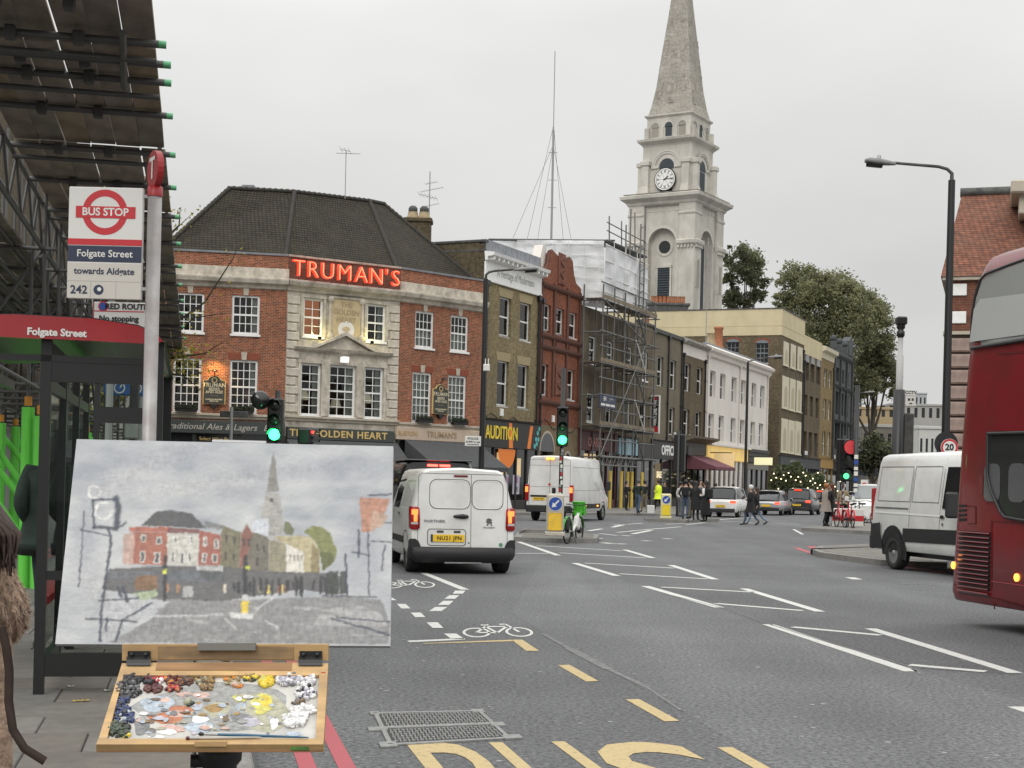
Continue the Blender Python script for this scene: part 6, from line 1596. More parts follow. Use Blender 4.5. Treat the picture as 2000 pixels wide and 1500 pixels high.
for i in range(2):rod('beam_chord',(-.5,-1.7,2.75+i*.5),(W*.62,-1.7,2.75+i*.5),.05,FST,fs)
for i in range(18):rod('beam_lacing',(-.5+i*W*.034,-1.7,2.75+(i%2)*.5),(-.5+(i+1)*W*.034,-1.7,3.25-(i%2)*.5),.03,FST,fs,n=5)
FOAMY=mat('yellow_foam',(.62,.46,.10),.8)
for i in(1,2,3,4):rod('yellow_foam_sleeve',(xs_[i]+.0,-1.45,.12),(xs_[i],-1.45,2.45),.11,FOAMY,fs)
rod('yellow_foam_sleeve',(xs_[3]-.45,-1.3,.12),(xs_[3]-.45,-1.3,2.45),.12,FOAMY,fs)
# tall tower and roof walkway at the right end
xe=opl(1248,600,-1.4).x
for dx in(0,.9):
    for y in(-1.4,-.4):rod('standard',(xe+dx,y,8),(xe+dx,y,AT(1240,470,102).z+(1.2 if dx else 0)),.05,FST,fs)
for k in range(14):rod('rung',(xe,-1.4,9+k*.7),(xe+.9,-1.4,9+k*.7+(.35 if k%2 else 0)),.04,FST,fs)
a=inv@AT(1186,470,97);c_=inv@AT(1262,502,107)
for k in range(5):rod('walkway_board',a+Vector((0,k*.25,0)),c_+Vector((0,k*.25,0)),.09,DKSTEEL,fs)
for(px,yb,yt_)in((1190,476,422),(1214,486,432),(1240,500,415)):
    dd=97+(px-1186)*.13;rod('guard_post',inv@AT(px,yb,dd),inv@AT(px,yt_,dd),.045,FST,fs)
for y0 in(434,450):rod('guard_rail',inv@AT(1186,y0,97),inv@AT(1262,y0+40,107),.04,FST,fs)
rod('roof_tube',inv@AT(955,468,90),inv@AT(1200,470,99),.07,DKSTEEL,fs)
x,z=onplane(BSF,1186,784,-1.6)
o=thing('scaffold_sign',BSF@T((x,-1.62,z)),'dark blue contractor name board tied to the far scaffold','sign')
hw=onplane(BSF,1202,784,-1.6)[0]-x
P(MB().bbox(-hw,hw,-.03,.03,-.42,.38,.01),'sign_board',NAVY,o)
lettering('EH',.34,SIGNW,o,T((-hw*.38,-.035,.12)),bold=.012,sx=1.2);lettering('Scaffolding',.15,SIGNW,o,T((hw*.42,-.035,.16)),sx=1.1);lettering('Ltd',.12,SIGNW,o,T((hw*.2,-.035,.03)))
for i in(-1,0,1):P(MB().box(i*hw*.58-hw*.25,i*hw*.58+hw*.25,-.036,-.03,-.30,-.16),'sign_print',SIGNW,o)
x,zt_=onplane(BVF,1272,770,-.5);x1_,zb_=onplane(BVF,1288,848,-.5)
cx_=(x+x1_)/2;hw=.31
o=thing('vertical_sign',BVF@T((cx_,-.5,zb_))@Matrix.Rotation(R(-90),4,'Z'),'tall black vertical shop sign with white letters, white frame and red base','shop sign')
P(MB().bbox(-hw,hw,-.12,.12,0,zt_-zb_,.02),'sign_box',SIGNW,o);P(MB().box(-hw*.8,hw*.8,-.13,-.11,.5,zt_-zb_-.1),'sign_face',BLACK,o);P(MB().box(-hw*.8,hw*.8,-.13,-.11,.08,.49),'red_base',RED,o)
hh=zt_-zb_-.75;st='CITY MAN CARS'
for i,ch in enumerate(st):
    if ch!=' ':lettering(ch,.27,SIGNW,o,T((0,-.135,.55+hh*(1-(i+.9)/13.6)))@Matrix.Rotation(0,4,'Y'),bold=.012,sx=1.5)
P(MB().prism([(hw*.5*math.cos(R(t)),zt_-zb_-.22+.09*math.sin(R(t)))for t in range(0,360,30)],-.14,-.13),'red_badge',RED,o)
P(MB().bbox(-.5,-hw,-.04,.04,1,1.1,.01).bbox(-.5,-hw,-.04,.04,2.4,2.5,.01),'bracket',BLACK,o)
# ================================================================ vehicles
VWHITE=mat('van_white',(.72,.72,.70),.32,coat=.5,dirt=(.40,.375,.33),dscale=1.1,damt=.5,var=.03,vscale=2)
VSILVER=mat('car_silver',(.42,.43,.44),.3,.5,coat=.5);VBLACK=mat('car_black',(.012,.012,.014),.25,coat=.6);VGREY=mat('car_dark_grey',(.03,.03,.036),.3,.3,coat=.5)
BUSRED=mat('bus_red',(.19,.009,.015),.30,coat=.35,var=.06,vscale=2,dirt=(.085,.016,.016),dscale=1.1,damt=.8)
TAIL=mat('tail_lens',(.30,.008,.01),.2,coat=.5);TAILON=lamp_mat('tail_lamp_lit',(1,.05,.015),3.0);AMBERON=lamp_mat('amber_lamp_lit',(1,.32,.04),4.0)
CLEARL=mat('clear_lens',(.5,.48,.46),.2,coat=.4);PLATE=mat('yellow_plate',(.78,.50,.03),.4);RIM=mat('wheel_rim',(.32,.32,.32),.35,.6);SEAM=mat('panel_seam',(.10,.10,.10),.7);SEAML=mat('panel_crease',(.80,.80,.78),.35,coat=.4)
AUTOGL=mat('auto_glass',(.012,.014,.016),.05,spec=.7)
_wh={}
class Body:
    # stations: (y, lean, [(w, z), ...]) with the outline from sill to roof centre; y runs forward, x right
    def __init__(s,st):s.st=st
    def build(s,name,m,root):
        rs=[]
        for y,lean,pr in s.st:
            z0=pr[0][1]
            rr=[Vector((w,y+lean*max(0,z-z0),z))for w,z in pr];rs.append(rr+[Vector((-q.x,q.y,q.z))for q in rr[-2 if pr[-1][0]==0 else-1::-1]])
        o=P(MB().loft(rs,True,True),name,m,root)
        md=o.modifiers.new('bevel','BEVEL');md.width=.02;md.segments=2;md.limit_method='ANGLE';md.angle_limit=R(40)
        return o
    def hw(s,y,z):
        st=s.st
        def at(pr):
            for(w0,z0),(w1,z1)in zip(pr[:-1],pr[1:]):
                if z0<=z<=z1 and z1>z0:return w0+(w1-w0)*(z-z0)/(z1-z0)
            return pr[0][0]if z<pr[0][1]else pr[-2][0]
        for a,b in zip(st[:-1],st[1:]):
            ya=a[0]+a[1]*max(0,z-a[2][0][1]);yb=b[0]+b[1]*max(0,z-b[2][0][1])
            if ya<=y<=yb:
                t=(y-ya)/max(1e-6,yb-ya);return at(a[2])*(1-t)+at(b[2])*t
        return at(st[-1][2])
    def ry(s,z):y,lean,pr=s.st[0];return y+lean*max(0,z-pr[0][1])
def vprof(wb,wm,wt,zb,zt,belt,r=.14,crown=.03):
    return[(wb,zb),(wm*.985,zb+.16),(wm,(zb+belt)/2),(wm*.985,belt),(wt+(wm-wt)*.25,zt-(zt-belt)*.35),(wt,zt-r),(wt-r*.3,zt-r*.3),(wt-r,zt),(0,zt+crown)]
def side(b,name,m,root,poly,sd,off=.004):  # a panel lying on the body side, outline in (y, z)
    mb=MB();ys=[p[0]for p in poly];zs=[p[1]for p in poly]
    pts=[]
    n=len(poly)
    for i in range(n):  # subdivide edges so the panel follows the body
        a,c=poly[i],poly[(i+1)%n];k=max(1,int(max(abs(c[0]-a[0])/.6,abs(c[1]-a[1])/.25)))
        for j in range(k):pts.append((a[0]+(c[0]-a[0])*j/k,a[1]+(c[1]-a[1])*j/k))
    mb.add([(sd*(b.hw(y,z)+off),y,z)for y,z in pts],[tuple(range(len(pts)))])
    o=P(mb,name,m,root)
    bm=bmesh.new();bm.from_mesh(o.data);bmesh.ops.triangulate(bm,faces=bm.faces);bm.to_mesh(o.data);bm.free()
    return o
def rear(b,name,m,root,poly,off=.004,th=0):
    if th:
        n=len(poly);vs=[(x,b.ry(z)-off,z)for x,z in poly]+[(x*.96 if False else x,b.ry(z)+.02,z)for x,z in poly]
        mb=MB().add(vs,[tuple(range(n))]+[(i,(i+1)%n,n+(i+1)%n,n+i)for i in range(n)])
    else:mb=MB().add([(x,b.ry(z)-off,z)for x,z in poly],[tuple(range(len(poly)))])
    return P(mb,name,m,root)
def rrect(x0,x1,z0,z1,r,n=4):
    pts=[]
    for cx,cz,a in((x1-r,z1-r,0),(x0+r,z1-r,90),(x0+r,z0+r,180),(x1-r,z0+r,270)):
        for k in range(n+1):t=R(a+90*k/n);pts.append((cx+r*math.cos(t),cz+r*math.sin(t)))
    return pts
def ringpoly(x0,x1,z0,z1,r,wd):
    a=rrect(x0,x1,z0,z1,r);b=rrect(x0+wd,x1-wd,z0+wd,z1-wd,max(.01,r-wd*.5));return a,b
def outline(bd,root,x0,x1,z0,z1,r,wd,m,off=.003,name='pressed_edge'):
    a,b=ringpoly(x0,x1,z0,z1,r,wd);n=len(a)
    mb=MB().add([(x,bd.ry(z)-off,z)for x,z in a]+[(x,bd.ry(z)-off,z)for x,z in b],[(i,(i+1)%n,n+(i+1)%n,n+i)for i in range(n)]);return P(mb,name,m,root)
def wheel(root,x,y,r,rim=RIM,wd=.21):
    k=(round(r,2),rim.name,wd)
    if k not in _wh:
        t=MB().lathe([(r*.62,-wd/2),(r*.93,-wd/2),(r,-wd/2+.03),(r,wd/2-.03),(r*.93,wd/2),(r*.66,wd/2),(r*.62,wd/2-.04)],28).mesh('tyre',RUBBER)
        h=MB().lathe([(r*.66,wd/2-.03),(r*.60,wd/2-.02),(r*.52,wd/2-.07),(r*.2,wd/2-.04),(r*.16,wd/2-.01),(0,wd/2-.01)],24)
        for i in range(9):
            a=R(40*i);h.disc((r*.36*math.cos(a),r*.36*math.sin(a),wd/2-.045),r*.07,8,'z',1)
        _wh[k]=(t,h.mesh('rim',[rim,BLACK]))
    t,h=_wh[k]
    o=link('wheel',t,root,T((x,y,r))@Matrix.Rotation(R(90 if x>0 else-90),4,'Y'));link('rim',h,o);return o
def arch(b,root,y,r,zc,sd,m=BLACK,off=.003):return side(b,'wheel_arch',m,root,[(y+r*math.cos(R(t)),max(.20,zc+r*math.sin(R(t))))for t in range(-20,201,15)],sd,off)
def plate(b,root,x0,x1,z0,z1,txt,off=.012):
    p=rear(b,'number_plate',PLATE,root,[(x0,z0),(x1,z0),(x1,z1),(x0,z1)],off,1)
    lettering(txt,(z1-z0)*.80,BLACK,p,T(((x0+x1)/2+.01,b.ry(z0)-off-.006,(z0+z1)/2)),bold=.0012,sx=.95,spacing=1.1);return p
def mirror(root,x,y,z,m=PLASTICBLK,h=.26,w_=.2):
    o=P(MB().bbox(x-w_/2,x+w_/2,y-.09,y+.07,z-h/2,z+h/2,.04),'door_mirror',m,root)
    P(MB().tube((x,y,z-h*.3),(x-math.copysign(.22,x),y+.08,z-h*.3),.03),'mirror_arm',m,o)
    P(MB().box(x-w_*.38,x+w_*.38,y-.093,y-.09,z-h*.38,z+h*.38),'mirror_glass',CLEARL if False else AUTOGL,o);return o
def vehicle(px,py,d,brg,name,label,cat,group=None):
    q=AT(px,py,d);return thing(name,T((q.x,q.y,0))@Matrix.Rotation(R(-brg),4,'Z'),label,cat,group)
# ---- small white van seen from behind
v=vehicle(907,937,26.0,SA+.5,'parked_van','small white van with black bumper and yellow plate, stopped directly in front of us','van')
b=Body([(0,.075,vprof(.84,.90,.72,.26,1.80,1.08,.13)),(.05,.07,vprof(.87,.93,.745,.26,1.83,1.08,.12)),(.5,0,vprof(.88,.935,.76,.26,1.84,1.1)),(2.6,0,vprof(.88,.93,.76,.26,1.83,1.1)),(3.2,0,vprof(.88,.92,.60,.26,1.32,1.05)),(4.1,0,vprof(.86,.90,.6,.28,1.02,.95,.08)),(4.35,0,vprof(.7,.76,.5,.32,.85,.8,.08))])
b.build('body',VWHITE,v)
bump=MB().loft([[Vector((x,y,z))for x,y,z in((-w_,.25,z0),(-w_,-.0+o_,z0),(-w_+.08,-.085+o_,z0),(w_-.08,-.085+o_,z0),(w_,0+o_,z0),(w_,.25,z0))]for w_,z0,o_ in((.80,.20,.06),(.90,.27,.0),(.935,.34,-.0),(.935,.46,-.0),(.92,.475,.05))],True,True)
for s_ in(-1,1):bump.prism([(s_*.935,.46),(s_*.74,.46),(s_*.78,.56),(s_*.84,.61),(s_*.925,.61)],-.03,.22)
P(bump,'rear_bumper',PLASTICBLK,v)
P(MB().tube((-.32,-.02,.20),(.34,-.02,.20),.02),'exhaust_trim',GREYMET,v)
outline(b,v,-.60,.13,1.135,1.66,.13,.012,SEAM);outline(b,v,.155,.72,1.135,1.66,.13,.012,SEAM)
outline(b,v,-.585,.115,1.15,1.645,.12,.012,SEAML,.006);outline(b,v,.17,.70,1.15,1.645,.12,.012,SEAML,.006)
rear(b,'door_seam',SEAM,v,[(.138,.46),(.147,.46),(.147,1.75),(.138,1.75)])
outline(b,v,-.80,.80,.46,1.76,.09,.009,SEAM,.003,'door_outline')
outline(b,v,-.63,.06,.49,.79,.06,.014,SEAM,.003,'plate_recess_edge');rear(b,'plate_recess',mat('recess_white',(.62,.62,.60),.5),v,rrect(-.615,.045,.505,.775,.05),.003)
plate(b,v,-.53,.03,.565,.69,'NU21 JFN',.02)
rear(b,'plate_band',NAVY,v,[(-.565,.565),(-.53,.565),(-.53,.69),(-.565,.69)],.021,1)
for x in(-.40,-.10):rear(b,'plate_lamp',mat('lamp_recess',(.05,.05,.05),.4),v,[(x-.06,.72),(x+.06,.72),(x+.06,.76),(x-.06,.76)],.008)
P(MB().loft([[Vector((x,b.ry(1.01)-.005-y_,z))for y_,z in((0,-h_+1.01),(t_,-h_*.6+1.01),(t_,h_*.6+1.01),(0,h_+1.01))]for x,h_,t_ in((-.17,.015,.015),(-.13,.03,.035),(0,.045,.045),(.08,.03,.04),(.10,.015,.015))]),'door_handle',BLACK,v)
rear(b,'brake_lamp',mat('dark_red_lens',(.14,.01,.015),.25),v,rrect(-.17,.08,1.70,1.735,.012),.008,1)
P(MB().disc((.10,-.03,.55),.015,8),'lock',BLACK,v)
lettering('PARTNER',.065,GREYMET,v,T((-.50,b.ry(.92)-.006,.92)),'badge_lettering',bold=.002,depth=.003,sx=1.35);lettering('PEUGEOT',.04,GREYMET,v,T((.47,b.ry(.82)-.006,.825)),'badge_lettering',depth=.003,sx=1.2)
P(MB().prism([(-.05,-.06),(-.03,-.02),(-.055,0),(-.05,.05),(-.02,.07),(.03,.06),(.05,.03),(.02,.02),(.05,.0),(.04,-.03),(.055,-.07),(.03,-.06),(.02,-.02),(-.01,-.02),(-.02,-.06)],-.012,0),'badge',mat('chrome_dark',(.25,.25,.25),.2,.9),v,T((.47,b.ry(.92),.92)))
rear(b,'green_sticker',mat('sticker_green',(.08,.25,.14),.5),v,[(.68+.035*math.cos(R(t)),.525+.035*math.sin(R(t)))for t in range(0,360,30)],.005)
for s_ in(-1,1):
    L_=P(MB().loft([[Vector((s_*x,y,z))for x,y in((xi,b.ry(z)-.025),(xo-.03,b.ry(z)-.025),(xo,b.ry(z)+.02),(xo,b.ry(z)+.16),(xi,b.ry(z)+.1))]for xi,xo,z in((.80,.915,.77),(.765,.938,.80),(.765,.942,.98),(.775,.938,1.14),(.80,.925,1.17))],True,True),'tail_light',TAIL,v)
    P(MB().box(s_*.855-.055,s_*.855+.055,b.ry(1.08)-.034,b.ry(1.08)-.02,1.03,1.12),'lit_lamp',AMBERON if False else lamp_mat('tail_lamp_orange',(1,.16,.03),3.2),L_);P(MB().box(s_*.84-.03,s_*.84+.03,b.ry(.98)-.032,b.ry(.98)-.02,.91,1.03),'lit_strip',lamp_mat('tail_lamp_orange',(1,.2,.04),3),L_)
    P(MB().box(s_*.86-.06,s_*.86+.06,b.ry(.88)-.031,b.ry(.88)-.02,.86,.90),'clear_lens',CLEARL,L_)
    for y in(.62,3.4):wheel(v,s_*.80,y,.335,wd=.24);arch(b,v,y,.41,.34,s_)
    side(b,'side_window',AUTOGL,v,[(1.7,1.12),(2.5,1.12),(2.9,1.12),(2.6,1.62),(1.75,1.66)],s_)
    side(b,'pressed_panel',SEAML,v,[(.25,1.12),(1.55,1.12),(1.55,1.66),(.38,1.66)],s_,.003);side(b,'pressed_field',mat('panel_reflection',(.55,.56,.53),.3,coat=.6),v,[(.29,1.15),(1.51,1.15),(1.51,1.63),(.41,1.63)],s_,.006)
    side(b,'rubbing_strip',PLASTICBLK,v,[(.95,.5),(3.0,.5),(3.0,.62),(.95,.62)],s_,.008);side(b,'door_handle',BLACK,v,[(1.45,1.0),(1.65,1.0),(1.65,1.04),(1.45,1.04)],s_,.02)
    mirror(v,s_*1.08,2.75,1.16)
P(MB().box(-.75,.75,.3,4.0,.22,.3),'underbody',BLACK,v)
# ---- black people carrier ahead of it
v=vehicle(858,937,33.5,SA+.5,'taxi','black people carrier with lit red roof brake lamps, just ahead of the small white van','taxi')
b=Body([(0,.09,vprof(.86,.93,.76,.3,2.02,1.2,.16)),(.08,.08,vprof(.9,.96,.80,.3,2.06,1.2,.15)),(3.2,0,vprof(.9,.96,.80,.3,2.06,1.2)),(3.9,0,vprof(.9,.95,.7,.3,1.3,1.1)),(4.9,0,vprof(.8,.9,.6,.3,1.0,.95,.1))])
b.build('body',VBLACK,v)
rear(b,'rear_window',AUTOGL,v,rrect(-.70,.70,1.28,1.86,.1))
for x in(-.14,.14):P(MB().bbox(x-.12,x+.12,b.ry(1.98)-.05,b.ry(1.98)+.02,1.94,1.99,.01),'brake_lamp',lamp_mat('bright_brake_lamp',(1,.045,.03),9),v)
P(MB().lathe([(.11,0),(.10,.04),(0,.05)],14),'amber_lamp',mat('amber_dome',(.5,.25,.08),.4,emit=(1,.5,.15),estr=.3),v,T((0,b.ry(1.86)-.02,1.80))@Matrix.Rotation(R(90),4,'X'))
P(MB().bbox(-.78,.78,.1,2.6,2.06,2.10,.02),'roof_panel',VGREY,v)
for s_ in(-1,1):
    side(b,'side_window',AUTOGL,v,[(.3,1.25),(3.3,1.25),(3.1,1.85),(.35,1.85)],s_)
    for y in(.9,3.9):wheel(v,s_*.84,y,.34);arch(b,v,y,.42,.34,s_)
    P(MB().box(s_*.84-.06,s_*.84+.06,-.02,.05,.9,1.3),'tail_light',TAIL,v);mirror(v,s_*1.12,3.2,1.22)
# ---- tall white van turning, seen from behind and the right
v=vehicle(1073,942,62.5,19,'delivery_van','tall white delivery van with lit tail lamps in front of the orange and black shop','van')
b=Body([(0,.03,vprof(.95,1.0,.88,.45,2.70,1.3,.18)),(.1,.03,vprof(.98,1.03,.93,.42,2.75,1.3,.16)),(4.4,0,vprof(.98,1.03,.93,.42,2.72,1.3,.16)),(4.9,0,vprof(.98,1.02,.82,.42,2.35,1.3,.2)),(5.35,0,vprof(.98,1.0,.75,.42,1.55,1.2)),(5.95,0,vprof(.9,.95,.6,.42,1.1,1.0,.1))])
b.build('body',VWHITE,v)
P(MB().bbox(-1.0,1.0,-.12,.15,.38,.68,.04),'rear_bumper',PLASTICBLK,v)
for z in(1.05,1.45,2.35,2.6):rear(b,'door_crease',SEAM,v,[(-.9,z),(.9,z),(.9,z+.012),(-.9,z+.012)])
for x in(-.9,0,.89):rear(b,'door_seam',SEAM,v,[(x,.7),(x+.016,.7),(x+.016,2.62),(x,2.62)])
rear(b,'door_handle',BLACK,v,rrect(.12,.28,1.18,1.42,.05),.02,1)
rear(b,'plate_trim',BLACK,v,[(-.82,1.03),(-.1,1.03),(-.1,1.1),(-.82,1.1)],.03,1);plate(b,v,-.72,-.18,.88,1.0,'PY66 FXD',.02)
rear(b,'badge',RED,v,rrect(-.05,.05,1.52,1.6,.01),.012)
for x in(-.1,.1):P(MB().bbox(x-.07,x+.07,b.ry(2.66)-.06,b.ry(2.66),2.60,2.69,.01),'brake_lamp',AMBERON,v)
for s_ in(-1,1):
    L_=P(MB().bbox(s_*.98-.07,s_*.98+.07,-.06,.12,.85,1.55,.03),'tail_light',TAIL,v);P(MB().box(s_*.98-.06,s_*.98+.06,-.07,-.06,1.22,1.45),'lit_lamp',lamp_mat('tail_lamp_orange',(1,.16,.03),3.2),L_)
    for y in(1.05,4.9):wheel(v,s_*.92,y,.36);arch(b,v,y,.45,.40,s_,PLASTICBLK)
    side(b,'side_window',AUTOGL,v,[(4.35,1.4),(5.25,1.4),(4.85,2.2),(4.4,2.25)],s_);side(b,'rubbing_strip',PLASTICBLK,v,[(1.6,.55),(4.35,.55),(4.35,.75),(1.6,.75)],s_,.015);mirror(v,s_*1.25,4.85,1.55,PLASTICBLK,.42,.2)
    for z in(1.32,2.3):side(b,'side_crease',SEAM,v,[(.3,z),(4.2,z),(4.2,z+.012),(.3,z+.012)],s_)
    for y in(.3,2.6,4.2):side(b,'door_seam',SEAM,v,[(y,.8),(y+.012,.8),(y+.012,2.4),(y,2.4)],s_)
    for y in(1.9,3.8):P(MB().box(s_*1.05-.02,s_*1.05+.02,y,y+.1,.63,.69),'marker_lamp',AMBERON,v)
# ---- white van facing us on the right
q=AT(1703,957,32.0)
v=thing('panel_van',T((q.x,q.y,0))@Matrix.Rotation(R(-(180-13.5)),4,'Z')@T((-1.0,0,0)),'white panel van with dark side mouldings, partly hidden behind the red bus','van')
b=Body([(0,.03,vprof(.94,.99,.84,.42,2.34,1.25,.2)),(.1,.03,vprof(.97,1.02,.88,.40,2.42,1.25,.18)),(3.3,0,vprof(.97,1.02,.88,.40,2.46,1.25,.2)),(3.75,0,vprof(.97,1.02,.84,.40,2.38,1.25,.22)),(4.5,0,vprof(.97,1.0,.72,.40,1.65,1.2)),(5.4,0,vprof(.9,.95,.6,.42,1.15,1.05,.1))])
b.build('body',VWHITE,v)
for sd in(1,-1):
    side(b,'side_moulding',PLASTICBLK,v,[(1.42,.60),(3.95,.64),(3.95,.92),(1.45,.88)],sd,.014);side(b,'bumper_corner',PLASTICBLK,v,[(.02,.42),(.58,.42),(.5,.78),(.5,.97),(.05,.93)],sd,.035);arch(b,v,1.02,.53,.40,sd,PLASTICBLK,.012);arch(b,v,4.35,.53,.40,sd,PLASTICBLK,.012)
    for y in(1.02,4.35):wheel(v,sd*.90,y,.345,wd=.24);arch(b,v,y,.44,.40,sd,BLACK,.016)
    side(b,'side_window',AUTOGL,v,[(2.98,1.32),(4.35,1.36),(4.3,1.55),(3.85,2.08),(3.62,2.14),(3.02,2.14)],sd,.025)
    for a0,a1,z0,z1 in((.25,1.62,1.42,2.14),(1.72,2.78,1.42,2.14)):
        for y0,y1,za,zb_ in((a0,a1,z0,z0+.016),(a0,a1,z1,z1+.016),(a0,a0+.016,z0,z1),(a1,a1+.016,z0,z1)):side(b,'panel_seam',SEAM,v,[(y0,za),(y1,za),(y1,zb_),(y0,zb_)],sd,.004)
    for y in(1.67,2.88):side(b,'door_seam',SEAM,v,[(y,.9),(y+.014,.9),(y+.014,2.3),(y,2.3)],sd)
    side(b,'slide_rail',SEAM,v,[(.2,1.27),(1.62,1.27),(1.62,1.30),(.2,1.30)],sd,.01);side(b,'side_crease',SEAML,v,[(.2,1.17),(3.1,1.15),(3.1,1.19),(.2,1.21)],sd,.01)
    side(b,'door_handle',BLACK,v,rrect(2.94,3.08,1.12,1.19,.03),sd,.03);side(b,'lock',BLACK,v,rrect(3.0,3.05,.98,1.04,.015),sd,.02)
    mirror(v,sd*1.26,3.78,1.40,PLASTICBLK,.50,.24)
P(MB().bbox(-1.0,1.0,-.08,.1,.4,.7,.03),'rear_bumper',PLASTICBLK,v)
for s_ in(-1,1):P(MB().bbox(s_*.95-.05,s_*.95+.05,-.03,.06,1.0,1.7,.02),'tail_light',TAIL,v)
P(MB().box(-.8,.8,.3,5,.3,.42),'underbody',BLACK,v)
# ---- red double-decker
q=AT(1862,962,18.6)
BM=frame((q.x,q.y,0),180+SA)
v=thing('double_decker_bus',BM,'dark red double-decker bus cut by the right edge, showing its rear side grille','bus')
BL=T((0,1.275,0))@Matrix(((0,1,0,0),(-1,0,0,0),(0,0,1,0),(0,0,0,1)))  # vehicle axes inside the side frame
def bprof(w_,zt,zb=.30,r=.28):return[(w_-.05,zb),(w_,zb+.12),(w_,1.2),(w_,2.3),(w_-.015,3.2),(w_-.06,zt-r),(w_-.06-r*.3,zt-r*.3),(w_-.06-r,zt),(0,zt+.04)]
b=Body([(-.06,.085,bprof(1.17,3.9)),(-.04,.085,bprof(1.225,4.2)),(.0,.085,bprof(1.26,4.42)),(.07,.085,bprof(1.275,4.54)),(.2,.08,bprof(1.275,4.60)),(9.9,0,bprof(1.275,4.62)),(10.4,0,bprof(1.0,4.4))])
o=b.build('body',BUSRED,v);o.matrix_local=BL
def bside(name,m,poly_px,off=.005,sub=None):
    pts=[]
    for p in poly_px:
        x,z=onplane(BM,p[0],p[1]);pts.append((max(.06,x),z))
    o=side(b,name,m,sub or v,pts,1,off)
    if not sub:o.matrix_local=BL
    return o
BUSGL=mat('bus_window',(.30,.31,.30),.08,spec=.6,coat=.3);BUSGL2=mat('bus_dark_window',(.03,.03,.03),.06,spec=.6)
bside('upper_window_seal',mat('window_seal',(.03,.03,.032),.5),[(1882,684),(1886,640),(1896,580),(1908,542),(1918,530),(1960,514),(2100,462),(2100,650),(2000,668)],.004)
bside('upper_window',BUSGL,[(1888,678),(1892,640),(1902,582),(1913,548),(1922,538),(1962,522),(2100,470),(2100,642),(2000,660)],.022)
bside('window_blind',mat('pale_blind',(.42,.43,.42),.4,coat=.3),[(1900,604),(1912,584),(2100,560),(2100,640),(1990,655),(1893,668)],.034)
bside('lower_window_seal',mat('window_seal',(.03,.03,.032),.5),[(1929,843),(2100,838),(2100,1035),(2000,1019),(1966,1014),(1957,1003),(1936,960),(1929,930)],.004)
bside('lower_window',BUSGL2,[(1936,850),(2100,846),(2100,1028),(2000,1013),(1968,1007),(1960,998),(1942,955),(1936,930)],.010)
def seal(poly,r_=.018):
    pts=[]
    for(xa,ya),(xb,yb)in zip(poly,poly[1:]+poly[:1]):
        n_=max(1,int(math.hypot(xb-xa,yb-ya)/12))
        for k in range(n_):x,z=onplane(BM,xa+(xb-xa)*k/n_,ya+(yb-ya)*k/n_);x=max(.0,x);pts.append((b.hw(x,z)+.03,x,z))
    P(MB().path(pts+pts[:1],r_,6),'window_seal',mat('window_seal',(.03,.03,.032),.5),v,BL)
seal([(1886,682),(1890,642),(1900,582),(1911,546),(1921,535),(1962,518),(2100,466),(2100,645),(2000,664)]);seal([(1933,847),(2100,842),(2100,1031),(2000,1016),(1967,1010),(1958,1000),(1939,957),(1933,930)])
for k in range(3):side(b,'seat_reflection_patch',mat('bus_seat_reflection',(.10,.10,.105),.2,coat=.4),v,rrect(.75+k*.55,1.12+k*.55,1.55,2.0,.1),1,.014).matrix_local=BL  # flat grey patches on the pane, seat reflections painted in their colour
SEAMR=mat('red_seam',(.10,.006,.008),.5);LITER=mat('red_edge',(.36,.05,.06),.3,coat=.4)
gx0,gz1=onplane(BM,1875,1036);gx1,gz0=onplane(BM,1933,1168)
gr_=side(b,'engine_grille',BLACK,v,[(gx0,gz0),(gx1,gz0),(gx1,gz1),(gx0,gz1)],1,.006);gr_.matrix_local=BL
for i in range(14):
    z=gz0+(gz1-gz0)*(i+.5)/14;hx=b.hw((gx0+gx1)/2,z)
    P(MB().add([(b.hw(gx0,z)+.008,gx0,z-.012),(b.hw(gx1,z)+.008,gx1,z-.012),(b.hw(gx1,z)+.035,gx1,z+.012),(b.hw(gx0,z)+.035,gx0,z+.012)],[(0,1,2,3)]).add([(b.hw(gx0,z)+.035,gx0,z+.012),(b.hw(gx1,z)+.035,gx1,z+.012),(b.hw(gx1,z)+.03,gx1,z+.022),(b.hw(gx0,z)+.03,gx0,z+.022)],[(0,1,2,3)]),'grille_slat',BUSRED,gr_)
for k in range(4):bside('vent_slot',BLACK,[(1873,986+k*9),(1888,985+k*9),(1888,990+k*9),(1873,991+k*9)],.008)
for pl_ in([(1866,946),(1915,946),(1932,985),(1932,987),(1914,948),(1866,948)],[(1935,1017),(1938,1017),(1938,1190),(1935,1190)],[(1938,1017),(2090,1026),(2090,1029),(1938,1020)],[(1890,988),(1907,988),(1907,1024),(1890,1024),(1890,1022),(1905,1022),(1905,990),(1890,990)],[(1864,1140),(2090,1215),(2090,1219),(1864,1143)],[(1884,695),(2090,678),(2090,681),(1884,698)]):bside('panel_seam',SEAMR,pl_,.006)
bside('red_trim',LITER,[(1938,1134),(2090,1155),(2090,1157),(1938,1136)],.010);bside('filler_flap',mat('grey_red_flap',(.16,.03,.03),.4),rrect(1914,1921,930,965,3),.012)
for px,py,r_ in((1861,1104,5),(1987,1128,5)):
    x,z=onplane(BM,px,py);x=max(.04,x)
    o=P(MB().lathe([(.045,0),(.045,.02),(.02,.035),(0,.036)],14),'marker_lamp',AMBERON,v);o.matrix_local=BL@T((b.hw(x,z),x,z))@Matrix.Rotation(R(90),4,'Y')
for sd in(1,-1):
    for y in(2.6,8.2):w_=wheel(v,sd*1.14,y,.48,wd=.3);w_.matrix_local=BL@w_.matrix_local;a_=arch(b,v,y,.58,.48,sd);a_.matrix_local=BL
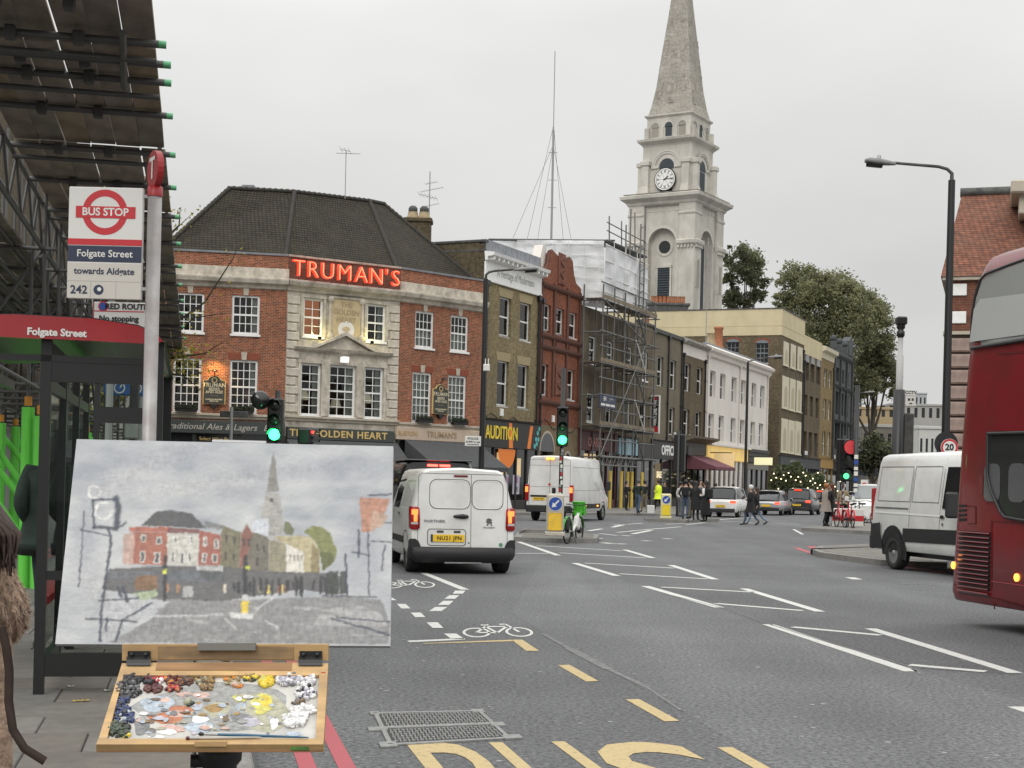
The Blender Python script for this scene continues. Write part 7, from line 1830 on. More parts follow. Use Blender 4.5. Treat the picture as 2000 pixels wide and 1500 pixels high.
o=P(MB().box(-1.15,1.15,.3,10.2,.3,.42),'underbody',BLACK,v,BL)
# ---- traffic on the far road
def car(px,d,brg,m,label,L=4.3,W=.89,H=1.62,suv=True,lit=True,high=False,name='car',txt=None,front=False):
    v=vehicle(px,952,d,brg,name,label,'car','cars queuing on the far road')
    hb=.98 if suv else.88;z0=.26
    low=lambda w_,z,zb=z0:[(w_-.07,zb),(w_,zb+.12),(w_+.015,(zb+z)/2),(w_,z-.1),(w_-.06,z),(0,z+.015)]
    b=Body([(0,0,low(W-.16,hb-.16,.36)),(.08,0,low(W-.05,hb-.03,.3)),(.45,0,low(W,hb)),(L-1.35,0,low(W,hb-.02)),(L-.35,0,low(W-.05,hb-.16)),(L,0,low(W-.22,hb-.32,.34))])
    b.build('body',m,v)
    def cab(w0,w1,zt):return[(w0,hb-.02),(w1+(w0-w1)*.3,hb+(zt-hb)*.65),(w1,zt-.06),(w1-.08,zt),(0,zt+.02)]
    yr=.12 if suv else.05
    c=Body([(yr,0,cab(W-.1,W-.3,hb+.03)),(yr+(.32 if suv else.75),0,cab(W-.08,W-.22,H-.03)),(L*.45,0,cab(W-.07,W-.20,H)),(L*.56,0,cab(W-.07,W-.21,H-.03)),(L-1.25,0,cab(W-.1,W-.25,hb+.04))])
    c.build('cabin',AUTOGL,v)
    rs=[(yr+(.26 if suv else.62),H-.055),(L*.3,H-.0),(L*.45,H+.005),(L*.57,H-.04)]
    P(MB().loft([[Vector((x*(W-.205),y,z+dz))for x,dz in((-1,-.09),(-.9,.0),(-.5,.03),(.5,.03),(.9,.0),(1,-.09))]for y,z in rs],False,False),'roof',m,v)
    for s_ in(-1,1):
        for ya,yb in((yr+.0,yr+(.42 if suv else.8)),(L*.44,L*.47),(L-1.3,L*.57)):
            P(MB().add([(s_*(W-.08),ya,hb-.02),(s_*(W-.08),ya+.10,hb-.02),(s_*(W-.195),yb+.08,H-.06),(s_*(W-.195),yb-.02,H-.06)],[(0,1,2,3)]),'pillar',m if ya!=L*.44 else BLACK,v)
        for y in(.78,L-.88):wheel(v,s_*(W-.10),y,.335);arch(b,v,y,.40,.335,s_)
        P(MB().bbox(s_*(W-.22)-.17,s_*(W-.22)+.14,-.02,.22,hb-.22,hb-.08,.03),'tail_light',CLEARL if front else(TAILON if lit else TAIL),v);mirror(v,s_*(W+.1),L*.62,hb+.06,m,.16,.2)
        side(b,'sill_moulding',PLASTICBLK,v,[(1.2,.3),(L-1.3,.3),(L-1.3,.42),(1.2,.42)],s_,.01)
    P(MB().bbox(-W+.12,W-.12,-.04,.12,.30,.48,.03),'bumper',PLASTICBLK,v)
    p=P(MB().box(-.26,.26,-.055,-.03,.52 if not suv else.55,.64 if not suv else.67),'number_plate',PLATE if not front else SIGNW,v)
    if txt:lettering(txt,.09,BLACK,p,T((0,-.06,.61 if suv else.58)))
    if high:P(MB().bbox(-.22,.22,yr+.20,yr+.28,H-.10,H-.05,.01),'brake_lamp',TAILON,v)
    return v
car(1408,79,20,VWHITE,'white sports utility car with red tail lamp behind the waiting crowd',txt='LK21 XVB',lit=True)
car(1497,88,21,VSILVER,'silver hatchback with one long lit tail lamp behind the crossing couple',L=4.5,W=.88,H=1.47,suv=False)
car(1557,92,20,VGREY,'dark grey sports utility car with bright brake lamps right of the silver hatchback',high=True,L=4.4,W=.92,H=1.62,txt='KR19 OTB')
car(1600,107,20,VBLACK,'black car with glowing rear lamps farthest along the queue',high=True,H=1.55)
car(1672,112,19,VWHITE,'white car with amber roof light behind the parked bicycles',suv=False,H=1.5)
q=AT(1676,952,112);tag(P(MB().bbox(-.28,.28,-.1,.1,1.56,1.74,.03),'taxi_sign',lamp_mat('taxi_roof_lamp',(1,.4,.08),1.5),None,T((q.x+.35,q.y+1.6,0))),'small amber lit roof sign on the white car at right','taxi sign')
v=vehicle(1712,956,72,19+180,'parked_van','silver van facing us between the bicycles and the big white van','van')
b=Body([(0,0,vprof(.86,.92,.76,.3,1.9,1.1)),(3.0,0,vprof(.86,.92,.74,.3,1.9,1.1)),(3.9,0,vprof(.86,.9,.66,.3,1.2,1.05)),(4.6,0,vprof(.8,.84,.6,.34,.9,.85,.08))]);b.build('body',VWHITE,v)
P(MB().add([(-.66,3.86,1.24),(.66,3.86,1.24),(.62,3.1,1.84),(-.62,3.1,1.84)],[(0,1,2,3)]).add([(0,0,0),(0,0,.001),(0,.001,0)],[(0,1,2)]),'windscreen',mat('grey_windscreen',(.20,.22,.22),.1,spec=.6),v,T((0,.03,.02)))
for s_ in(-1,1):
    for y in(.8,3.8):wheel(v,s_*.80,y,.33);arch(b,v,y,.4,.34,s_)
    P(MB().bbox(s_*.62-.14,s_*.62+.14,4.4,4.56,.72,.9,.03),'headlight',CLEARL,v);side(b,'side_window',AUTOGL,v,[(1.9,1.15),(3.4,1.15),(2.9,1.7),(1.9,1.7)],s_);mirror(v,s_*1.05,3.2,1.2,VWHITE)
# ================================================================ left side: buildings, scaffold gantry, shelter, bus stop
def sbox(mb,l0,l1,s0,s1,z0,z1,mi=0):return mb.box(s0,s1,-l1,-l0,z0,z1,mi)  # box in the street frame
HOARD=mat('pale_hoarding',(.42,.42,.40),.8,dirt=(.2,.2,.19),dscale=.8)
o=thing('station_building',SM,'dark brick building standing behind the scaffold gantry at far left','building')
P(sbox(MB(),-14,-4.6,26,60,3.2,14),'upper_wall',BR_DARK,o);P(sbox(MB(),-14,-4.65,26,60,0,3.2),'hoarding',HOARD,o)
o=thing('terrace_building',SM,'pale building far down the left side street, glimpsed through the shelter','building')
P(sbox(MB(),-34,-3.0,78,90,0,12),'wall',mat('pale_far_brick',(.36,.34,.31),.9,var=.15,vscale=.6),o)
for i in range(10):
    for j in range(3):P(sbox(MB(),-4.9-i*2.6,-3.8-i*2.6,77.9,78.1,1.2+j*3.4,3.2+j*3.4),'window',DGLASS,o)
# scaffold gantry over the pavement
ga=thing('scaffold_gantry',SM,'dark scaffold gantry over the pavement with board roof and green padded poles','scaffolding')
GTUBE=mat('gantry_tube',(.11,.11,.107),.6,.3,var=.35,vscale=5);GBOARD=[mat('gantry_board_%d'%i,c,.9,var=.35,vscale=2.2,dirt=(.09,.075,.055),dscale=2.5,damt=.7,stretch=(.4,1,1))for i,c in enumerate(((.25,.215,.17),(.29,.23,.16),(.24,.215,.18),(.27,.23,.19)))]
GREENCAP=mat('green_tube_cap',(.12,.42,.20),.5);FOAMG=mat('green_foam',(.14,.62,.07),.75,var=.1,vscale=3,dirt=(.07,.35,.05),dscale=2);CLAMP=mat('orange_clamp',(.55,.24,.03),.6,.2)
DZ=5.15
bed=[9.2,11.0,12.35,12.95,13.55,14.8,16.6,18.5,20.6,23,25.5,28,30.5,33,36,39,42,45]
nb=6;bw=1.58/nb
edges=[8.0,10.6,12.7,14.7,16.7,18.6,20.8,23.2,26,29,32,36,40,45]
_gb=[MB().bbox(0,1,-bw+.009,0,0,.04,.004).mesh('scaffold_board',m_)for m_ in GBOARD]
for i,(a,c)in enumerate(zip(edges[:-1],edges[1:])):
    for k in range(nb):
        jt=rnd.uniform(-.006,.006)
        link('scaffold_board',_gb[rnd.randrange(4)],ga,T((a+.006,.385+(k+1)*bw+jt,DZ+.05*(i%2)+rnd.uniform(0,.012)))@Matrix.Rotation(R(rnd.uniform(-.25,.25)),4,'Z')@Matrix.Diagonal((c-a+(.03 if i%2 else.25),1,1,1)))
def grod(n_,a,b_,r=.026,m=GTUBE,par=ga):return rod(n_,(a[1],-a[0],a[2]),(b_[1],-b_[0],b_[2]),r,m,par)
for s_ in bed:
    ext=rnd.uniform(.0,.03)
    grod('transom',(-2.0,s_,DZ-.04),(-.36+ext,s_,DZ-.04),.032);grod('green_cap',(-.365+ext,s_,DZ-.04),(-.30+ext,s_,DZ-.04),.032,GREENCAP)
for s_ in bed[::2]:grod('transom',(-2.0,s_+.22,DZ-.12),(-.38,s_+.22,DZ-.12))
grod('tie_tube',(-.62,11.9,DZ-.10),(-.68,13.5,DZ-.12),.03);
for l_,z in((-.46,DZ+.14),):grod('ledger',(l_,8,z),(l_,45,z))
for s_ in(11.4,12.3,13.0,13.5,14.8,16.6,18.5,20.6):
    for l_ in(-1.5,-.98):P(MB().bbox(-.05,.05,-.045,.045,-.06,.05,.012),'coupler',DKSTEEL,ga,T((s_,-l_,DZ-.05)))
for z in(DZ-.06,DZ-.62):grod('beam_chord',(-2.0,12,z),(-2.0,46,z),.026);grod('beam_chord',(-2.35,12,z),(-2.35,46,z),.026)
for i in range(52):
    s_=13+i*.6;grod('beam_lacing',(-2.0,s_,DZ-(.06 if i%2 else.62)),(-2.0,s_+.6,DZ-(.62 if i%2 else.06)),.018)
    if i%2==0:grod('beam_upright',(-2.35,s_,DZ-.62),(-2.35,s_,DZ-.06),.02)
k=0
for s_ in(20,22.1,24.2,26.3,28.4,31,34,37,40,43,47,51,55):
    for l_ in(-1.95,-2.12,-3.2,-4.4):
        grod('standard',(l_,s_+(.12 if l_==-2.12 else 0),PZ),(l_,s_+(.12 if l_==-2.12 else 0),5.3 if l_>-3 else 7.4),.027)
        if s_<32 and l_>-4:
            h=2.42+rnd.uniform(-.08,.08);grod('green_foam_sleeve',(l_,s_+(.12 if l_==-2.12 else 0),PZ),(l_,s_+(.12 if l_==-2.12 else 0),h),.085,FOAMG);grod('orange_clamp',(l_,s_+(.12 if l_==-2.12 else 0),h+.02),(l_,s_+(.12 if l_==-2.12 else 0),h+.14),.05,CLAMP)
    for z in(2.75,4.5):grod('transom',(-4.8,s_,z),(-1.8,s_,z))
    grod('brace',(-1.95,s_,.5+.2*(k%2)),(-3.2,s_+.3,2.2),.05 if s_<32 else.026,FOAMG if s_<32 else GTUBE);grod('brace',(-3.2,s_,2.6),(-1.98,s_+.4,4.6));k+=1
for l_ in(-1.98,-3.2,-4.4):
    for z in(2.7,4.5):grod('ledger',(l_,14,z),(l_,56,z))
for s_ in(20,24.2,28.4,34):grod('brace',(-2.0,s_,4.4),(-2.0,s_+3.4,2.7));grod('brace',(-2.0,s_+.2,.4),(-2.0,s_+1.9,2.3),.05,FOAMG)
_gb2=MB().bbox(0,3.2,-.22,0,0,.04,.006).mesh('scaffold_board',GBOARD[2])
for i in range(9):
    for j in range(9):link('scaffold_board',_gb2,ga,T((17+i*3.25,2.45+j*.235,4.56+rnd.uniform(0,.02))))
for i in range(10):grod('stored_tube',(-2.5-i*.2,19,4.30-(i%3)*.06),(-2.5-i*.2,25,4.30-(i%3)*.06),.03)
o=thing('warning_sign',frame(S(-2.25,23.2,1.75),95),'yellow and white warning board with a black triangle among the green poles','sign')
P(MB().bbox(-.16,.26,-.01,.01,-.32,.42,.005),'sign_board',mat('warning_yellow',(.62,.46,.04),.6),o);P(MB().box(-.15,.25,-.014,-.01,.03,.41),'upper_panel',SIGNW,o)
P(MB().prism([(-.08,.08),(.18,.08),(.05,.32)],-.018,-.013),'triangle',BLACK,o);P(MB().prism([(-.035,.105),(.135,.105),(.05,.262)],-.021,-.018),'triangle_face',_M['warning_yellow'],o);lettering('WARNING',.085,BLACK,o,T((.05,-.013,-.12)),bold=.003)
# red route and cycle signs, control cabinet
q=AT(233,614,16)
o=thing('red_route_sign',T(q),'white RED ROUTE no stopping notice half hidden behind the red shelter roof','road sign')
P(MB().bbox(-.28,.28,-.015,.015,-.24,.13,.01),'sign_plate',SIGNW,o);P(MB().box(-.275,.275,-.019,-.015,.025,.035).box(-.275,-.268,-.019,-.015,-.23,.12),'red_rule',RED,o)
P(MB().disc((-.17,-.02,.08),.055,20),'roundel',RED,o);P(MB().disc((-.17,-.022,.08),.042,20),'roundel_face',BLUE,o)
for s_,z,x in(('RED ROUTE',.08,.08),('No stopping',-.05,0),('on any day',-.135,0)):lettering(s_,.085 if x else.085,BLACK,o,T((x,-.022,z)),bold=.003)
rod('post',(-.1,.05,-q.z+PZ),(-.1,.05,.15),.04,GREYMET,o)
q=AT(250,754,22)
o=thing('cycle_sign',T(q),'blue sign with a white bicycle seen through the shelter glass','road sign')
P(MB().bbox(-.36,.30,-.015,.015,-.14,.14,.02),'sign_plate',mat('cycle_sign_blue',(.015,.10,.36),.5),o)
P(MB().disc((-.12,-.02,-.03),.085,20,r2=.065).disc((.13,-.02,-.03),.085,20,r2=.065).box(-.1,.1,-.022,-.018,.06,.075).prism([(-.12,-.03),(-.1,-.03),(-.05,.07),(-.07,.07)],-.022,-.018).prism([(.13,-.03),(.115,-.03),(.06,.11),(.08,.11)],-.022,-.018),'bicycle_symbol',SIGNW,o);rod('post',(.2,.05,-q.z+PZ),(.2,.05,.3),.04,GREYMET,o)
q=AT(264,834,21)
o=thing('signal_box',T(q),'grey control box strapped to a post beside the bus stop pole','equipment box')
P(MB().bbox(-.13,.06,-.1,.1,-.17,.17,.02).bbox(.0,.16,-.05,.15,-.22,.2,.03),'box',GREYMET,o);rod('post',(-.06,.15,-q.z+PZ),(-.06,.15,.9),.07,BLACK,o)
# ---- bus shelter
sb=thing('bus_shelter',SM,'bus shelter with curved red roof end reading Folgate Street and black glazed frame','bus shelter')
SHBLK=mat('shelter_black',(.012,.013,.013),.35);SHRED=mat('shelter_red',(.36,.012,.018),.35,coat=.3,dirt=(.16,.01,.012),dscale=2)
s0,s1=10.45,14.6
zt=AT(200,632,10.4).z;zb=AT(200,674,10.4).z
pr=[(-1.75,zb+.015),(-1.75,zt-.03),(-1.2,zt+.005),(-.7,zt),(-.40,zt-.035),(-.27,zt-.085),(-.22,zt-.14),(-.235,zb+.015),(-.28,zb-.005),(-.7,zb),(-1.2,zb)]
P(MB().prism([(-l,z)for l,z in pr],s0,s0+.06,0,Matrix(((0,1,0,0),(1,0,0,0),(0,0,1,0),(0,0,0,1)))),'roof_end',SHRED,sb)
P(MB().loft([[Vector((s_,-l*1.0,z+.012))for l,z in pr[1:8]]+[Vector((s_,-l,z-.02))for l,z in pr[7:0:-1]]for s_ in(s0+.055,s1)],True,True,smooth=False),'roof',SHBLK,sb)
P(MB().loft([[Vector((s_,-l,z+.016))for l,z in pr[6:9]]+[Vector((s_,-l-.01,z))for l,z in pr[8:5:-1]]for s_ in(s0+.06,s1)],True,True,smooth=False),'roof_edge',FOAMG if False else mat('painted_green_reflection',(.03,.20,.05),.3),sb)  # green reflections under the roof edge, painted as a dark green strip
tx=AT(114,653,s0*.97)
_tq=SM.inverted()@tx
lettering('Folgate Street',.068,SIGNW,sb,T((s0-.006,_tq.y,_tq.z))@Matrix.Rotation(R(-90),4,'Z'),bold=.0025)
PL=-1.0;PR=-.27
mb=MB();sbox(mb,PL-.035,PL+.035,s0+.1,s0+.17,PZ-.0,zb+.02);P(mb,'end_post',SHBLK,sb)
mb=MB();sbox(mb,PR-.06,PR+.05,s0+.1,s0+.20,PZ,zb+.02);P(mb,'end_post',SHBLK,sb)
for z0,z1,n_ in((zb-.28,zb-.11,'top_rail'),(PZ+.12,PZ+.28,'bottom_rail'),(PZ+.78,PZ+.84,'mid_rail')):mb=MB();sbox(mb,PL+.035,PR-.06,s0+.105,s0+.16,z0,z1);P(mb,n_,SHBLK,sb)
mb=MB();sbox(mb,PL+.32,PL+.36,s0+.112,s0+.15,PZ+.86,zb-.28);sbox(mb,PL+.36,PR-.06,s0+.112,s0+.15,zb-.55,zb-.44);P(mb,'glazing_bar',SHBLK,sb)
mb=MB();sbox(mb,PL+.035,PR-.06,s0+.128,s0+.132,PZ+.28,zb-.28);P(mb,'glass_panel',thin_glass('shelter_glass',(.86,.91,.88),1.2),sb)
for s_ in(11.9,13.2,14.4):mb=MB();sbox(mb,PL-.03,PL+.03,s_,s_+.06,PZ,zb);P(mb,'back_post',SHBLK,sb)
mb=MB();sbox(mb,PL-.003,PL+.003,s0+.2,14.4,PZ+.3,zb-.3);P(mb,'back_glass',thin_glass('shelter_glass',(.86,.91,.88),1.2),sb)
for z in(zb-.02,zb-.28,PZ+.2):mb=MB();sbox(mb,PL-.025,PL+.025,s0+.17,14.4,z-.06,z+.02);P(mb,'back_rail',SHBLK,sb)
mb=MB();sbox(mb,-1.72,-1.66,s0+.1,s1,zb-.14,zb-.06);sbox(mb,-1.72,PR,s0+.1,s0+.15,zb-.145,zb-.10);P(mb,'gutter',SHBLK,sb)
mb=MB();sbox(mb,PR-.06,PR+.05,14.3,14.4,PZ,zb+.02);P(mb,'end_post',SHBLK,sb)
mb=MB();sbox(mb,PL+.05,PL+.35,11.6,13.9,PZ+.52,PZ+.58);P(mb,'seat',RED,sb)
# ---- bus stop flag and pole
q=AT(289,940,9.3);q.z=PZ
bs=thing('bus_stop',T(q),'bus stop pole with big white flag reading Folgate Street before the scaffold','bus stop')
zt=AT(300,378,9.3).z-PZ
P(MB().lathe([(.044,0),(.044,zt),(.0,zt)],18),'pole',mat('pole_grey',(.36,.35,.345),.45,.4,var=.15,vscale=6,dirt=(.18,.12,.11),dscale=4,damt=.5),bs)
P(MB().lathe([(.048,zt-.02),(.048,zt+.04),(.03,zt+.05)],16),'collar',mat('topper_red',(.33,.015,.02),.4),bs)
tp=P(MB().loft([[Vector((.118*math.cos(t*.2618),y_,.118*math.sin(t*.2618)))for t in range(24)]for y_ in(-.02,.02)],True,True,smooth=False),'topper_disc',_M['topper_red'],bs,T((0,0,zt+.15))@Matrix.Rotation(R(-60),4,'Z'))
lettering('T',.19,SIGNW,tp,T((0,-.023,0)),bold=.004)
def fl(px,py):w_=AT(px,py,9.3)-q;return w_
a=fl(137,365);c_=fl(275,590);fx0,fx1,fz1,fz0=a.x,c_.x+.005,a.z,c_.z+.012
_mid=(fx0+fx1)/2;fw=fx1-fx0;fh=fz1-fz0
fg=P(MB().bbox(fx0,fx1,-.02,.02,fz0,fz1,.006),'flag',SIGNW,bs)
P(MB().box(fx1,-.03,-.012,.012,fz1-.06,fz1-.04).box(fx1,-.03,-.012,.012,fz0+.06,fz0+.08),'bracket',GREYMET,bs)
zr=fz1-fh*.225;rr_=fw*.305
P(MB().disc((_mid-.005,-.0215,zr),rr_,40,r2=rr_*.70).box(_mid-fw*.40,_mid+fw*.40,-.0235,-.0205,zr-fw*.078,zr+fw*.078),'roundel',RED,fg)
lettering('BUS STOP',fw*.145,SIGNW,fg,T((_mid-.002,-.025,zr)),bold=.0018,sx=.98)
P(MB().box(fx0+.001,fx1-.001,-.0225,-.0201,fz1-fh*.52,fz1-fh*.465),'red_band',RED,fg)
P(MB().box(fx0+.002,fx1-.002,-.0225,-.0201,fz1-fh*.67,fz1-fh*.527),'name_panel',NAVY,fg);lettering('Folgate Street',fw*.133,SIGNW,fg,T((_mid,-.025,fz1-fh*.598)),bold=.0008)
P(MB().box(fx0+.002,fx1-.002,-.0225,-.0201,fz0+.002,fz1-fh*.682),'lower_panel',mat('sign_cream',(.56,.53,.48),.5),fg);lettering('towards Aldgate',fw*.122,NAVY,fg,T((_mid,-.025,fz1-fh*.755)),bold=.0012)
P(MB().box(fx0+.002,fx1-.002,-.0235,-.0225,fz1-fh*.845,fz1-fh*.842).box(fx0+fw*.32,fx0+fw*.325,-.0235,-.0225,fz0+.003,fz1-fh*.845).box(fx0+fw*.66,fx0+fw*.665,-.0235,-.0225,fz0+.003,fz1-fh*.845),'panel_rule',mat('rule_grey',(.34,.32,.30),.6),fg)
lettering('242',fw*.155,NAVY,fg,T((fx0+fw*.165,-.025,fz0+fh*.075)),bold=.0015);P(MB().disc((fx0+fw*.43,-.0245,fz0+fh*.08),fw*.068,20),'night_roundel',NAVY,fg);P(MB().disc((fx0+fw*.44,-.0255,fz0+fh*.085),fw*.03,6),'owl',SIGNW,fg)
# ================================================================ people
SKIN=mat('skin',(.42,.26,.19),.6);HAIRD=mat('dark_hair',(.020,.014,.011),.6,var=.3,vscale=40,stretch=(1,1,.15));CLOTHB=mat('black_cloth',(.012,.012,.013),.9,var=.3,vscale=12);DENIM=mat('denim',(.06,.09,.14),.9,var=.2,vscale=14);KHAKI=mat('khaki_cloth',(.16,.135,.09),.9,var=.2,vscale=12);GREYC=mat('grey_cloth',(.12,.12,.125),.9,var=.2,vscale=12);HIVIS=mat('hi_vis_yellow',(.62,.75,.03),.7,emit=(.6,.8,.02),estr=.12);SHOE=mat('dark_shoe',(.02,.018,.016),.6);WHT=mat('white_cloth',(.6,.59,.56),.9);BOTTLE=mat('dark_green_cloth',(.015,.028,.022),.9,var=.25,vscale=10);TANC=mat('tan_cloth',(.32,.24,.15),.9,var=.2,vscale=10)
def skin_body(name,bones,mats,sub=2):
    # bones: chain points {key: (pos, radius)} and edges (a, b, material index); grown as one continuous surface
    pts,edges=bones;keys=list(pts);ix={k:i for i,k in enumerate(keys)}
    me=bpy.data.meshes.new(name);me.from_pydata([pts[k][0]for k in keys],[(ix[a],ix[b])for a,b,_ in edges],[])
    ob=bpy.data.objects.new(name,me);COL.objects.link(ob)
    ob.modifiers.new('skin','SKIN');sb_=ob.modifiers.new('sub','SUBSURF');sb_.levels=sub;sb_.render_levels=sub
    sv=me.skin_vertices[0].data
    for k in keys:
        r=pts[k][1];sv[ix[k]].radius=r if isinstance(r,tuple)else(r,r);sv[ix[k]].use_root=(ix[k]==0)
    dg=bpy.context.evaluated_depsgraph_get();out=bpy.data.meshes.new_from_object(ob.evaluated_get(dg))
    bpy.data.objects.remove(ob);bpy.data.meshes.remove(me)
    out.name=name;out.materials.clear()
    for m in mats:out.materials.append(m)
    seg=[(Vector(pts[a][0]),Vector(pts[b][0]),mi)for a,b,mi in edges]
    for p in out.polygons:
        c=p.center;best=1e9
        for a,b,mi in seg:
            d=b-a;t=max(0,min(1,(c-a).dot(d)/max(1e-9,d.length_squared)));q=(a+d*t-c).length
            if q<best:best,p.material_index=q,mi
        p.use_smooth=True
    return out
def person(px,py,z0,head,H,label,top=CLOTHB,legs=DENIM,stride=0.0,arms=('down','down'),hair=HAIRD,hat=None,coat=None,bag=None,longhair=False,bulk=1.0,at=None,group=None):
    b=at if at is not None else G(px,py,z0);k=H/1.72;s=stride
    P_={'pelvis':((0,0,.95),(.135*bulk,.11*bulk)),'waist':((0,.0,1.08),(.125*bulk,.10*bulk)),'chest':((0,.0,1.28),(.155*bulk,.115*bulk)),'collar':((0,.0,1.42),(.10,.08)),'neck':((0,.01,1.49),.055),'jaw':((0,.03,1.55),(.065,.075)),'head':((0,.02,1.63),(.078,.095)),'crown':((0,.0,1.70),(.055,.065))}
    E_=[('pelvis','waist',1),('waist','chest',1),('chest','collar',1),('collar','neck',0),('neck','jaw',0),('jaw','head',0),('head','crown',0)]
    for n_,sx,st in(('l',-1,s),('r',1,-s)):
        hx=.09*sx
        P_.update({n_+'hip':((hx,0,.88),.095*bulk),n_+'knee':((hx*1.05,.42*math.sin(st)+.02+.05*abs(st),.50),.062),n_+'calf':((hx*1.05,.36*math.sin(st)+.44*math.sin(st-.3*abs(s))*.4,.32),.058),n_+'ankle':((hx*1.1,.42*math.sin(st)+.42*math.sin(st-.35*abs(s)),.09+(.10 if st<-.15 else 0)),.042),n_+'heel':((hx*1.15,.42*math.sin(st)+.42*math.sin(st-.35*abs(s))+.03,.045+(.06 if st<-.15 else 0)),.045),n_+'toe':((hx*1.35,.42*math.sin(st)+.42*math.sin(st-.35*abs(s))+.19,.035),.034)})
        E_+=[('pelvis',n_+'hip',2),(n_+'hip',n_+'knee',2),(n_+'knee',n_+'calf',2),(n_+'calf',n_+'ankle',2),(n_+'ankle',n_+'heel',3),(n_+'heel',n_+'toe',3)]
        a=arms[0 if sx<0 else 1];sh=Vector((.19*sx*(bulk*.5+.5),0,1.39))
        el,wr,ha={'down':((.25,-.03,1.12),(.25,.06,.90),(.24,.10,.81)),'bent':((.25,-.06,1.13),(.15,.17,1.10),(.07,.22,1.14)),'pocket':((.28,-.10,1.13),(.19,.06,.97),(.16,.10,.92)),'phone':((.23,.06,1.14),(.10,.24,1.26),(.05,.25,1.34))}[a]
        sw=.35*math.sin(-st)if a=='down' else 0
        P_.update({n_+'sh':(sh,.068*bulk),n_+'el':((el[0]*sx,el[1]+sw*.5,el[2]),.050*bulk),n_+'wr':((wr[0]*sx,wr[1]+sw,wr[2]),.034),n_+'palm':((ha[0]*sx,ha[1]+sw,ha[2]),(.032,.02))})
        E_+=[('chest',n_+'sh',1),(n_+'sh',n_+'el',1),(n_+'el',n_+'wr',1),(n_+'wr',n_+'palm',0)]
        dv=(Vector(P_[n_+'palm'][0])-Vector(P_[n_+'wr'][0])).normalized();pv=Vector(P_[n_+'palm'][0]);sdv=dv.orthogonal().normalized()
        for f,(o1,ln)in enumerate(((-.026,.07),(-.008,.085),(.010,.08),(.027,.06))):
            P_[n_+'f%d'%f]=(tuple(pv+sdv*o1+dv*ln*.5),.0095);P_[n_+'g%d'%f]=(tuple(pv+sdv*o1*1.2+dv*ln+Vector((-.012*sx,.012,0))),.008);E_+=[(n_+'palm',n_+'f%d'%f,0),(n_+'f%d'%f,n_+'g%d'%f,0)]
        P_[n_+'th']=(tuple(pv-dv*.02-sdv*.045+Vector((0,.02,0))),.010);E_.append((n_+'palm',n_+'th',0))
    me=skin_body('person',(P_,E_),[SKIN,top,legs,SHOE],1)
    o=link('person',me);o.matrix_world=T((b.x,b.y,z0))@Matrix.Rotation(R(-head),4,'Z')@Matrix.Diagonal((k,k,k,1))
    tag(o,label,'person',group)
    hm=hat or hair
    mb=MB().sphere((0,-.012,1.655),.108,12,8,sc3=(.92,1.05,1.0))if not hat else MB().sphere((0,.0,1.67),.112,12,8,sc3=(.95,1.05,1.05))
    for v_ in mb.v:
        if v_.y>.055 and v_.z<1.69:v_.y=.05+(v_.y-.05)*.2
    if longhair:mb.loft([[Vector((w_*math.cos(t*.628),y_+.05*math.sin(t*.628),z))for t in range(10)]for w_,y_,z in((.07,-.05,1.70),(.105,-.06,1.6),(.115,-.07,1.48),(.10,-.10,1.36),(.06,-.11,1.28))])
    P(mb,'hat' if hat else 'hair',hm,o)
    P(MB().loft([[Vector((x*w_,y,z))for x,z in((-1,z0_),(1,z0_),(.6,z0_+.03),(-.6,z0_+.03))]for w_,y,z0_ in((.018,.095,1.575),(.013,.128,1.582),(.006,.118,1.62))]),'nose',SKIN,o)
    if coat:
        m_,hem=coat
        P(MB().loft([[Vector((w_*bulk*math.cos(t*.4488),d_*bulk*math.sin(t*.4488)+.0,z))for t in range(14)]for w_,d_,z in((.10,.08,1.46),(.205,.125,1.39),(.205,.145,1.25),(.19,.14,1.08),(.215,.165,.92),(.23,.19,.75),(.235+abs(s)*.08,.20+abs(s)*.25,hem))],True,True),'coat',m_,o)
    if bag:
        m_=bag;P(MB().bbox(-.15,.15,-.30,-.125,1.0,1.42,.05),'backpack',m_,o)
    return o
Gp='people waiting on the crossing island'
person(1338,1014,.13,15,1.76,'man in black jacket and blue jeans standing behind the stickered pole',top=CLOTHB,legs=DENIM,arms=('pocket','down'),group=Gp,bag=CLOTHB)
person(1348,1013,.13,-60,1.74,'person in grey top and khaki trousers, second in the waiting group',top=GREYC,legs=KHAKI,arms=('bent','down'),group=Gp)
person(1358,1016,.13,30,1.70,'person in long black coat at the centre of the waiting group',coat=(CLOTHB,.45),legs=CLOTHB,longhair=True,group=Gp)
person(1367,1013,.13,170,1.78,'bareheaded person facing us at the back of the waiting group',legs=CLOTHB,top=GREYC,group=Gp)
person(1377,1019,.13,-50,1.72,'person in long black coat with white sleeve, rightmost of the waiting group',coat=(CLOTHB,.3),legs=CLOTHB,top=WHT,arms=('bent','bent'),longhair=True,group=Gp,bag=CLOTHB)
person(1328,1010,.13,60,1.68,'person in pale grey top half hidden at the left of the waiting group',top=WHT,legs=GREYC,group=Gp)
q=Vector((4.9,75.5,PZ))
person(1285,1001,PZ,-60,1.78,'worker in bright yellow high visibility jacket walking past the shops',top=HIVIS,coat=(HIVIS,.72),legs=CLOTHB,arms=('bent','bent'),stride=.25,bulk=1.15)
person(1246,1003,PZ,20,1.76,'man in dark green jacket and grey cap walking by the scaffold poles',top=BOTTLE,legs=DENIM,hat=GREYC,stride=.3,arms=('pocket','pocket'),bulk=1.1)
person(1258,1000,PZ,-20,1.74,'man in black jacket and khaki trousers beside the man in green',top=CLOTHB,legs=KHAKI,arms=('pocket','down'),stride=.15)
